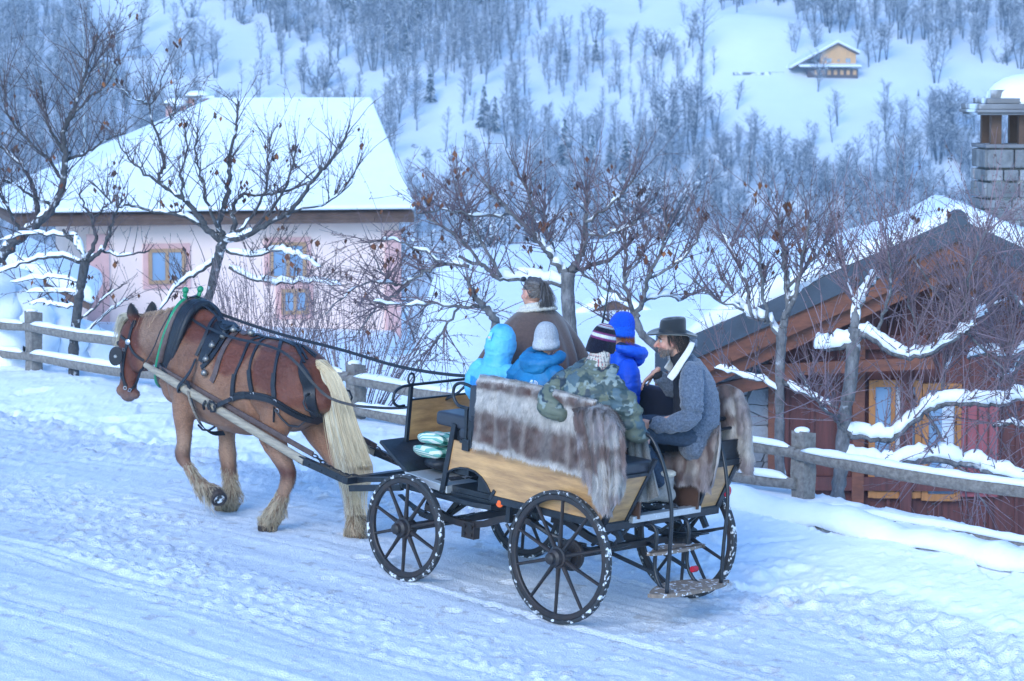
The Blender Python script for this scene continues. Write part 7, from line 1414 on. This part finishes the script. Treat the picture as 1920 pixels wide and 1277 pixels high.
# ---- 5 bearded man in the black hat and tweed coat
def man():
    s = 1.03; r = person('bearded person in a black felt hat and grey tweed coat with cream lapel', (-.315, -.363, 1.30), R(42)); H = headM((.235, .02, .785), R(4), R(6), 0)
    legs = [((.02, .10, .10), (.47, .13, .09), (.20, .13, -.33), (.32, .14, -.41)), ((.02, -.10, .10), (.50, -.10, .09), (.33, -.10, -.34), (.45, -.11, -.42))]
    hL, hR = (.355, .20, .175), (.335, -.21, .50)
    aL = ((.09, .19, .58), (.06, .31, .27), hL, (1, -.35, -.1), (.1, -.9, -.35), .95, 1); aR = ((.10, -.18, .58), (.16, -.30, .36), hR, (.75, .1, -.75), (-.6, .25, -.6), .22, -1)
    body(r, H, [(.10, 0, .60, .058, .060), (.155, 0, .66, .058, .056), (.205, .01, .73, .055, .052)], [(0, 0, .07, .12, .16), (-.01, 0, .27, .115, .155), (.04, 0, .47, .12, .17), (.10, 0, .60, .07, .09)], [aL, aR], legs, s, nose=1.07, voxel=.0048, beard=1); eyes(r, H, s)
    B = Body(); B.chain([(-.02, 0, .02, .15, .20), (-.02, 0, .15, .155, .20), (-.02, 0, .30, .15, .20), (.02, 0, .45, .145, .21), (.06, 0, .56, .115, .18), (.10, 0, .635, .075, .10)], up=(1, 0, 0), n=6); pass
    sleeve(B, [(.07, .17, .585, .085, .085), (.07, .24, .50, .092, .09), (.06, .30, .38, .088, .085), (.06, .315, .28, .085, .08), (.15, .285, .215, .075, .072), (.25, .24, .185, .066, .064), (.30, .22, .18, .062, .060)]); sleeve(B, [(.08, -.17, .58, .085, .085), (.12, -.26, .47, .085, .085), (.16, -.30, .37, .078, .078), (.23, -.26, .42, .065, .065), (.28, -.235, .46, .055, .055)])
    def dw(co, nr): return wrinkle(.013, 5, 24)(co, nr) + .006 * np.sin(co[:, 0] * 70 + co[:, 2] * 50) * ((co[:, 1] > .22) & (co[:, 2] < .36))
    B.build('coat', M['tweed'], r, .008, 4, disp=dw)
    # dark front of the coat and inner sleeve, scarf
    B = Body(); B.chain([(.07, -.02, .14, .10, .14), (.09, -.02, .32, .095, .14), (.12, -.01, .50, .075, .11), (.145, 0, .62, .065, .075), (.165, 0, .675, .068, .07)], up=(1, 0, 0)); sleeve(B, [(.27, .23, .18, .047, .047), (.325, .212, .178, .043, .043)]); sleeve(B, [(.27, -.24, .455, .05, .05), (.315, -.22, .485, .042, .042)]); B.build('dark_jumper', M['darkcloth'], r, .007, 4, disp=wrinkle(.008, 9, 25))
    # hanging cream lapel: a thick folded strip from the nape to the chest
    def strip(pts, ws, th, nm, mt, nrm): 
        P = [Vector(q[:3]) for q in spline(pts, 6)]; W = np.interp(np.linspace(0, 1, len(P)), np.linspace(0, 1, len(ws)), ws); m = MB(); ribbon(m, P, [Vector(nrm).normalized()] * len(P), W, th, 0); o = m.build(nm, M[mt], r); b_ = o.modifiers.new('b', 'BEVEL'); b_.width = th * .45; b_.segments = 3; sb_ = o.modifiers.new('s', 'SUBSURF'); sb_.levels = 1; sb_.render_levels = 1; return o
    M['lapel'] = mat('cream_lapel', (.66, .64, .62), .95, ns=40, na=.1, bump=.5, bs=70)
    strip([(.075, .085, .79), (.10, .135, .74), (.15, .175, .66), (.20, .205, .575), (.235, .22, .525)], [.045, .05, .052, .06, .055], .018, 'lapel', 'lapel', (.35, 1, .3)); strip([(.10, -.02, .73), (.065, .02, .76), (.06, .06, .79), (.075, .085, .79)], [.06, .06, .055], .02, 'collar', 'tweed', (-1, .5, .3)); strip([(.075, -.07, .77), (.12, -.12, .72), (.19, -.14, .62), (.24, -.13, .54)], [.05, .06, .065, .06], .022, 'lapel', 'lapel', (.2, -1, .3))
    # hair, beard
    paths = []; rn = random.Random(13); HR = H.to_3x3()
    for i in range(1500):
        a = R(rn.uniform(62, 180)) * rn.choice((1, -1)); z = rn.uniform(-.05, .07); p = Vector((-.012 + .097 * math.cos(a), .079 * math.sin(a), z)); 
        if abs(math.degrees(a)) < 100 and z < .02: continue
        out = Vector((math.cos(a), math.sin(a), 0)); L = rn.uniform(.03, .075); q = [p, p + out * .012 + Vector((-.004, 0, -L * .5)), p + out * rn.uniform(.008, .022) + Vector((-.012, 0, -L))]; paths.append((spline([tuple(H @ (v * s)) for v in q], 3), np.array((.035, .026, .024)) * rn.uniform(.5, 1.9), .0014))
    strands('hair', paths, 'hair', parent=r, base=(0, 0, 0)); paths = []
    for i in range(420):
        a = R(rn.uniform(-95, 95)); z = rn.uniform(-.115, -.035); rr_ = .056 if z < -.08 else .064; p = Vector((.028 + rr_ * math.cos(a) * (1.0 if z > -.09 else .85), .056 * math.sin(a) * (1 if z > -.08 else .75), z)); q = [p, p + Vector((math.cos(a) * .005, math.sin(a) * .004, -.006)), p + Vector((math.cos(a) * .007, math.sin(a) * .005, -.012))]; g = rn.random(); paths.append((spline([tuple(H @ (v * s)) for v in q], 2), np.array((.30, .28, .27)) * (1 if g < .5 else .45) * rn.uniform(.6, 1.2), .0011))
    strands('beard', paths, 'hair', parent=r, base=(0, 0, 0)); m = MB(); [m.tube([H @ (Vector((.090, k * .014, .030)) * s), H @ (Vector((.094, k * .032, .036)) * s), H @ (Vector((.080, k * .052, .030)) * s)], .005 * s, 6, col=(.03, .022, .02)) for k in (1, -1)]; m.build('eyebrow', M['hair'], r, True)
    # felt hat: pinched crown, band, curled brim
    rows = []; K = 48; HT = H @ T((-.012, 0, .062)) @ Matrix.Rotation(R(-5), 4, 'Y')
    for (z, k, brim) in ((.0, 1.86, 1), (.004, 1.88, 1), (.007, 1.84, 1), (.006, 1.55, .8), (.006, 1.25, .45), (.006, 1.04, 0), (.02, 1.01, 0), (.06, .985, 0), (.09, .96, 0), (.108, .92, 0), (.118, .82, 0), (.112, .6, 0), (.104, .3, 0), (.102, .05, 0)):
        row = []
        for j in range(K): t = 2 * math.pi * j / K; cu = brim * (.020 * math.sin(t) ** 2 - .016 * math.cos(t) ** 2); dent = (-.020 * math.cos(t) ** 2 * (1 - k) if z > .1 else 0); row.append(HT @ Vector((.102 * k * math.cos(t) * (1 + .0 * brim), .084 * k * math.sin(t) * (1 + .06 * brim), z + cu + dent + (.012 * math.cos(t) if z > .08 else 0) * -1)))
        rows.append(row)
    rows = [[HT @ Vector((.102 * k * math.cos(2 * math.pi * j / K), .084 * k * math.sin(2 * math.pi * j / K), -.006 + b * (.020 * math.sin(2 * math.pi * j / K) ** 2 - .016 * math.cos(2 * math.pi * j / K) ** 2))) for j in range(K)] for k, b in ((1.02, 0), (1.5, .7), (1.85, 1))] + rows
    n = len(rows); m = MB(); m.add([p for q in rows for p in q], [(i * K + j, i * K + (j + 1) % K, (i + 1) * K + (j + 1) % K, (i + 1) * K + j) for i in range(n - 1) for j in range(K)] + [tuple((n - 1) * K + j for j in range(K))]); hat = m.build('hat', M['felt'], r, True); m = MB()
    vs = [HT @ Vector((.1055 * kk * math.cos(2 * math.pi * j / K), .0875 * kk * math.sin(2 * math.pi * j / K), z)) for z, kk in ((.008, 1), (.032, .985)) for j in range(K)]; m.add(vs, [(j, (j + 1) % K, K + (j + 1) % K, K + j) for j in range(K)]); m.build('hat_band', M['leather'], hat, True)
    trousers(r, legs, .97, 'denim', cuff=.86)
    for hp, kn, an, to in legs:
        B = Body(); an, to = Vector(an), Vector(to); B.chain([(an.x - .0, an.y, an.z + .09, .058, .056), (an.x, an.y, an.z, .056, .054)], up=(1, 0, 0), n=3); B.chain([(an.x - .03, an.y, an.z - .04, .058, .050), (an.x + .06, an.y, an.z - .045, .052, .052), (to.x + .02, to.y, an.z - .075, .038, .054)], n=5); o = B.build('boot', M['boot'], r, .007, 3, disp=wrinkle(.004, 14, 4)); m = MB(); m.box((an.x + .045, an.y, -.462), (.29, .112, .045)); m.build('sole', M['sole'], o, bevel=.014); m = MB(); m.lathe((an.x, an.y, an.z + .125), (0, 0, 1), [(-.02, .058), (-.01, .070), (.01, .070), (.02, .056)], 16); m.build('boot_cuff', M['fleece'], o, True)
man()
# ---- 6 the driver
def driver():
    s = 1.04; r = person('driver with grey ponytail and a brown wool cape with cream fleece collar', (1.30, -.30, 1.37), R(0)); H = headM((.07, .0, .865), R(-9), R(6)); legs = legs_sit(s, kx=.42, az=-.36)
    hL, hR = (.40, .18, .26), (.42, .02, .26)
    body(r, H, [(.02, 0, .62, .058, .060), (.055, 0, .78, .055, .054)], [(0, 0, .07, .12, .16), (-.01, 0, .30, .115, .155), (0, 0, .52, .12, .175), (.02, 0, .62, .07, .09)], [((0, .19, .58), (.10, .30, .33), (.32, .20, .24), (1, -.1, 0), (0, -.8, -.6), .95, 1), ((0, -.19, .58), (.12, -.28, .33), (.32, -.02, .24), (1, .2, 0), (0, .8, -.6), .95, -1)], legs, s, voxel=.0055); eyes(r, H, s)
    B = Body(); B.chain([(0, 0, .03, .16, .20), (-.01, 0, .25, .16, .20), (-.01, 0, .46, .15, .215), (.0, 0, .58, .115, .17), (.01, 0, .71, .08, .10)], up=(1, 0, 0))
    for k in (1, -1): sleeve(B, [(0, k * .18, .57, .085, .085), (.05, k * .27, .45, .09, .09), (.10, k * .31, .34, .082, .082), (.28, k * (.20 if k > 0 else .04), .25, .062, .062)])
    B.build('coat', M['darkcloth'], r, .010, 4, disp=wrinkle(.012, 5, 34))
    rows = []; K = 120
    for i in range(16):
        u = i / 15; z = .755 - .46 * u ** 1.05; row = []
        for j in range(K):
            t = 2 * math.pi * j / K; sh = math.sin(u * math.pi * .5); f = 1 + (.20 * math.sin(6 * t + 1.1) + .12 * math.sin(11 * t + .3) + .03 * math.sin(19 * t)) * u ** 1.6
            rx = (.09 + .24 * sh ** .9) * f; ry = (.11 + .34 * sh ** .72) * f; row.append(Vector((.005 + .02 * u + rx * math.cos(t), ry * math.sin(t), z - .03 * u * abs(math.sin(t)) + .012 * u * math.sin(9 * t))))
        rows.append(row)
    m = MB(); m.add([p for q in rows for p in q], [(i * K + j, i * K + (j + 1) % K, (i + 1) * K + (j + 1) % K, (i + 1) * K + j) for i in range(15) for j in range(K)]); o = m.build('cape', M['wool'], r, True); so_ = o.modifiers.new('s', 'SOLIDIFY'); so_.thickness = .009; so_.offset = 1
    B = Body(); pts = [(.02 + .095 * math.cos(a), .115 * math.sin(a), .765 - .028 * math.cos(a), .034, .036) for a in np.linspace(R(25), R(335), 14)]; B.chain(pts, up=(0, 0, 1), n=3); pts = [(.015 + .125 * math.cos(a), .15 * math.sin(a), .745 - .03 * math.cos(a), .018, .03) for a in np.linspace(R(35), R(325), 14)]; B.chain(pts, up=(0, 0, 1), n=3); B.build('fleece_collar', M['fleece'], r, .008, 3, disp=lambda co, nr: (fbm(co, 60, 2, 3) - .5) * .006)
    # hair drawn back to a ponytail, sunglasses pushed up
    HR = H.to_3x3(); tie = Vector((-.105, 0, .045)); paths = []; rn = random.Random(23)
    hc = lambda: np.array((.06, .05, .048)) * rn.uniform(.5, 1.8) if rn.random() < .78 else np.array((.24, .23, .24))
    for i in range(2600):
        a = R(rn.uniform(-180, 180)); ph = R(rn.uniform(-38, 88)); d = Vector((math.cos(a) * math.cos(ph), math.sin(a) * math.cos(ph), math.sin(ph)))
        if d.x > .45 and d.z < .62: continue
        if d.z < -.1 and d.x > -.1: continue
        if abs(d.y) > .8 and d.z < .05 and d.x > -.2: continue
        p = Vector((-.012, 0, .03)) + Vector((d.x * .097, d.y * .078, d.z * .096)); pts = []
        for k in range(6): u = k / 5; q = p.lerp(tie, u); e = q - Vector((-.012, 0, .03)); L = math.sqrt((e.x / .100) ** 2 + (e.y / .081) ** 2 + (e.z / .099) ** 2); q = Vector((-.012, 0, .03)) + e * (1 / max(L, .001)) if L < 1 else q; pts.append(tuple(H @ (q * s)))
        paths.append((pts, hc(), .0019))
    for i in range(900):
        u = rn.gauss(0, .014), rn.gauss(0, .014); L = rn.uniform(.13, .20); c1 = tie + Vector((-.035, u[0], .012 + u[1])); c2 = c1 + Vector((-.03, u[0] * .9 + rn.gauss(0, .006), -L * .5)); c3 = c2 + Vector((.004 + rn.gauss(0, .012), u[0] * .5 + rn.gauss(0, .008), -L * .5)); paths.append((spline([tuple(H @ (q * s)) for q in (tie + Vector((.01, u[0] * .5, u[1] * .5)), c1, c2, c3)], 4), hc(), .0019))
    strands('hair', paths, 'hair', parent=r, base=(0, 0, 0)); m = MB(); m.ring(H @ (tie * s), tuple(HR @ Vector((1, 0, .1))), .014, .021, .014, 16); m.build('hair_tie', M['darkcloth'], r, True)
    m = MB(); g = [Vector((.062, k * .078, .085)) for k in (1, -1)]; [m.tube([H @ (v * s) for v in (Vector((.075, k * .06, .10)), Vector((.03, k * .083, .075)), Vector((-.03, k * .084, .035)), Vector((-.045, k * .082, .01)))], .0035, 6) for k in (1, -1)]; [m.ell(H @ (Vector((.072, k * .032, .112)) * s), (.012, .028, .020), H.to_3x3(), 14, 8) for k in (1, -1)]; m.build('sunglasses', M['cushion'], r, True); trousers(r, legs, s, 'darkcloth'); boots(r, legs, s)
driver()
# ================================================================ FUR THROWS
M['fur'] = mat('fur', vc=True, rough=.95, spec=.2, sheen=.2)
def throw(label, cols, yf, colf, n, seed, hair=.022, base=None, thick=.02, folds=None, droop=(0, 0, -1), nr=26, nc=40, name='fur_throw', fur=True, amp=.004, clump=1.0):
    """cloth laid over something: cols = [[(px,py), ...] top to bottom, ...]; yf(u,v) gives the carriage-side depth"""
    rnd = np.random.RandomState(seed); C2 = []
    for c in cols: S = spline([tuple(p) for p in c], 10); t = np.linspace(0, len(S) - 1, nr); S = np.array(S); C2.append(np.stack([np.interp(t, np.arange(len(S)), S[:, k]) for k in range(2)], 1))
    C2 = np.array(C2); S = []
    for r in range(nr): q = np.array(spline([tuple(C2[i, r]) for i in range(len(cols))], 10)); t = np.linspace(0, len(q) - 1, nc); S.append(np.stack([np.interp(t, np.arange(len(q)), q[:, k]) for k in range(2)], 1))
    P = [[LP(S[r][c][0], S[r][c][1], yf(c / (nc - 1), r / (nr - 1))) for c in range(nc)] for r in range(nr)]
    base = base or tuple(P[nr // 2][nc // 2]); t_ = cthing(name, label, 'blanket', base); G = np.array([[tuple(p) for p in r] for r in P]); du = np.gradient(G, axis=1); dv = np.gradient(G, axis=0); N = np.cross(du, dv); N /= np.linalg.norm(N, axis=2)[..., None] + 1e-9
    ref = np.array(tuple((c0_ - Vector(base)).normalized())); 
    if (N.reshape(-1, 3) @ ref).mean() < 0: N = -N
    dv /= np.linalg.norm(dv, axis=2)[..., None] + 1e-9
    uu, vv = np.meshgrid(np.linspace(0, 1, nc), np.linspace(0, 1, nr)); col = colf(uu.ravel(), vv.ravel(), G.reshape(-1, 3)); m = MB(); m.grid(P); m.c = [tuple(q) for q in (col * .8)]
    o = m.build('hide', M['fur'], t_, True, base=base, fixn=False); so_ = o.modifiers.new('s', 'SOLIDIFY'); so_.thickness = thick; so_.offset = 0
    if fur:
        a = rnd.rand(n) * (nc - 1.001); b = rnd.rand(n) * (nr - 1.001); ia, ib = a.astype(int), b.astype(int); fa, fb_ = (a - ia)[:, None], (b - ib)[:, None]
        bl = lambda A: (A[ib, ia] * (1 - fa) + A[ib, ia + 1] * fa) * (1 - fb_) + (A[ib + 1, ia] * (1 - fa) + A[ib + 1, ia + 1] * fa) * fb_
        p = bl(G); nn = bl(N); dd = bl(dv); cl = colf(a / (nc - 1), b / (nr - 1), p)
        flow = np.stack([fbm(p, 14, 2, 80 + k) - .5 for k in range(3)], 1) * 1.3 * clump; L = hair * (.6 + .8 * rnd.rand(n))[:, None]; mid = p + nn * (thick / 2 + L * .45) + (dd * .45 + flow * .5 + np.array(droop) * .2) * L * .6; tip = mid + (nn * .15 + dd * .6 + flow + np.array(droop) * .35 + (rnd.rand(n, 3) - .5) * .5) * L; side = np.cross(nn, dd); side /= np.linalg.norm(side, axis=1)[:, None] + 1e-9; w = .0016
        r0 = p + nn * thick / 2; V_ = np.stack([r0 - side * w, r0 + side * w, mid + side * w * .7, mid - side * w * .7, tip], 1).reshape(-1, 3); i0 = np.arange(n) * 5
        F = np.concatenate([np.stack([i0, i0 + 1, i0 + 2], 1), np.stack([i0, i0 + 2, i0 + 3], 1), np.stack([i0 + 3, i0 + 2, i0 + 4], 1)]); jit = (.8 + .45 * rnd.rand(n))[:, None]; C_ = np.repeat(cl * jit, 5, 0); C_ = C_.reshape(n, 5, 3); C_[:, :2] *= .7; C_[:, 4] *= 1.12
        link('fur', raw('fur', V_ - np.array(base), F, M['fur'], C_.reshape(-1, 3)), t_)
    return t_
CR, BN, GYF = np.array((.52, .475, .44)), np.array((.13, .08, .07)), np.array((.28, .235, .235))
def stripes(k0=0.0):
    def f(u, v, p):
        q = v + (fbm(p, 7, 3, 91) - .5) * .09; w = sst(.13, .21, q) * sst(.43, .35, q) + sst(.58, .68, q) * sst(.97, .92, q); c = mix(CR, BN, np.clip(w, 0, 1) * (.75 + .35 * fbm(p, 20, 2, 92))); f_ = np.abs(np.sin(u * 23 + 3 * fbm(p, 3, 2, 93))) ** 8; c = mix(c, CR, f_ * .3)
        return mix(c, c * .75, sst(.5, .8, fbm(p, 30, 2, 94)))
    return f
def fold(fr, am, ph=0): return lambda u, v: am * math.sin(fr * u + ph) * (.25 + .75 * v) + .35 * am * math.sin(fr * 2.3 * u + 1.3)
fa = fold(24, .012)
throw('striped brown and cream fur throw folded over the near backrest below the three passengers', [[(900, 706), (899, 716), (895, 770), (889, 834)], [(945, 713), (944, 723), (938, 780), (935, 846)], [(1000, 724), (1000, 734), (992, 800), (990, 862)], [(1050, 735), (1049, 745), (1044, 810), (1040, 873)], [(1092, 748), (1092, 757), (1088, 820), (1084, 886)], [(1116, 752), (1116, 762), (1112, 825), (1106, 893)]],
      lambda u, v: .725 + fa(u, v) - .16 * max(0, 1 - v / .10), stripes(), 80000, 1, nr=34, nc=90)
def mottled(u, v, p): q = fbm(p, 7, 3, 96); c = mix(CR * .85, GYF, sst(.35, .6, q)); c = mix(c, BN, sst(.5, .66, fbm(p * np.array((1, 1, .5)), 9, 3, 97)) * .9); return c
fb = fold(17, .035, .6)
throw('loose end of shaggy grey brown fur hanging in a point over the rear side panel', [[(1076, 764), (1082, 800), (1092, 850), (1101, 900)], [(1096, 752), (1102, 800), (1112, 880), (1118, 936)], [(1122, 754), (1128, 810), (1134, 900), (1138, 963)], [(1146, 766), (1150, 830), (1152, 900), (1152, 948)], [(1165, 800), (1169, 840), (1168, 880), (1166, 902)]],
      lambda u, v: .77 + fb(u, v) + .03 * math.sin(v * 3) - .2 * max(0, 1 - v / .12), mottled, 42000, 2, hair=.03, nr=34, nc=44)
fc = fold(13, .02, 1)
throw('dark fur throw spread under the seated man and falling over the far bench front', [[(1248, 838), (1248, 870), (1252, 898)], [(1275, 832), (1278, 870), (1282, 904)], [(1305, 815), (1310, 860), (1312, 906)], [(1325, 800), (1330, 850), (1332, 918)], [(1350, 790), (1350, 830), (1345, 870)]],
      lambda u, v: -.30 + fc(u, v) - .22 * max(0, 1 - v / .3) ** 1.2, lambda u, v, p: mix(mottled(u, v, p), BN * 1.2, sst(.8, .2, v) * .7), 30000, 3, hair=.028, nr=24, nc=34)
fd = fold(9, .03, .4)
throw('grey and brown fur throw slung over the rear end of the far backrest', [[(1338, 730), (1345, 760), (1350, 800), (1352, 822)], [(1360, 722), (1370, 760), (1376, 820), (1374, 868)], [(1384, 730), (1392, 780), (1396, 840), (1392, 878)], [(1397, 756), (1405, 800), (1407, 850), (1408, 892)]],
      lambda u, v: -.66 + fd(u, v) - .05 * u + .04 * math.sin(v * 5), mottled, 30000, 4, hair=.03, nr=28, nc=30, clump=1.4)
fe_ = fold(7, .03)
throw('plain pale grey fleece hanging from the near bench beside the seated man boot', [[(1176, 808), (1182, 860), (1186, 938)], [(1196, 812), (1203, 870), (1210, 940)], [(1214, 826), (1224, 880), (1236, 930)]],
      lambda u, v: .36 + fe_(u, v) - .10 * u, lambda u, v, p: np.tile((.22, .215, .21), (len(p), 1)) * (.8 + .4 * fbm(p, 12, 3, 98))[:, None], 9000, 5, hair=.008, nr=24, nc=24, name='fleece_throw')
# ================================================================ HAZE
hm_ = bpy.data.materials.new('haze'); hm_.use_nodes = True; N = hm_.node_tree.nodes; N.remove(N['Principled BSDF']); pv = N.new('ShaderNodeVolumePrincipled')
pv.inputs['Color'].default_value = (.50, .74, 1, 1); pv.inputs['Density'].default_value = .00052; pv.inputs['Anisotropy'].default_value = .0
hm_.node_tree.links.new(pv.outputs[0], N['Material Output'].inputs['Volume'])
m = MB(); m.box((0, 400, 45), (900, 960, 270)); o = m.build('haze', hm_); tag(o, 'thin blue winter haze over the valley', None, None, 'stuff')
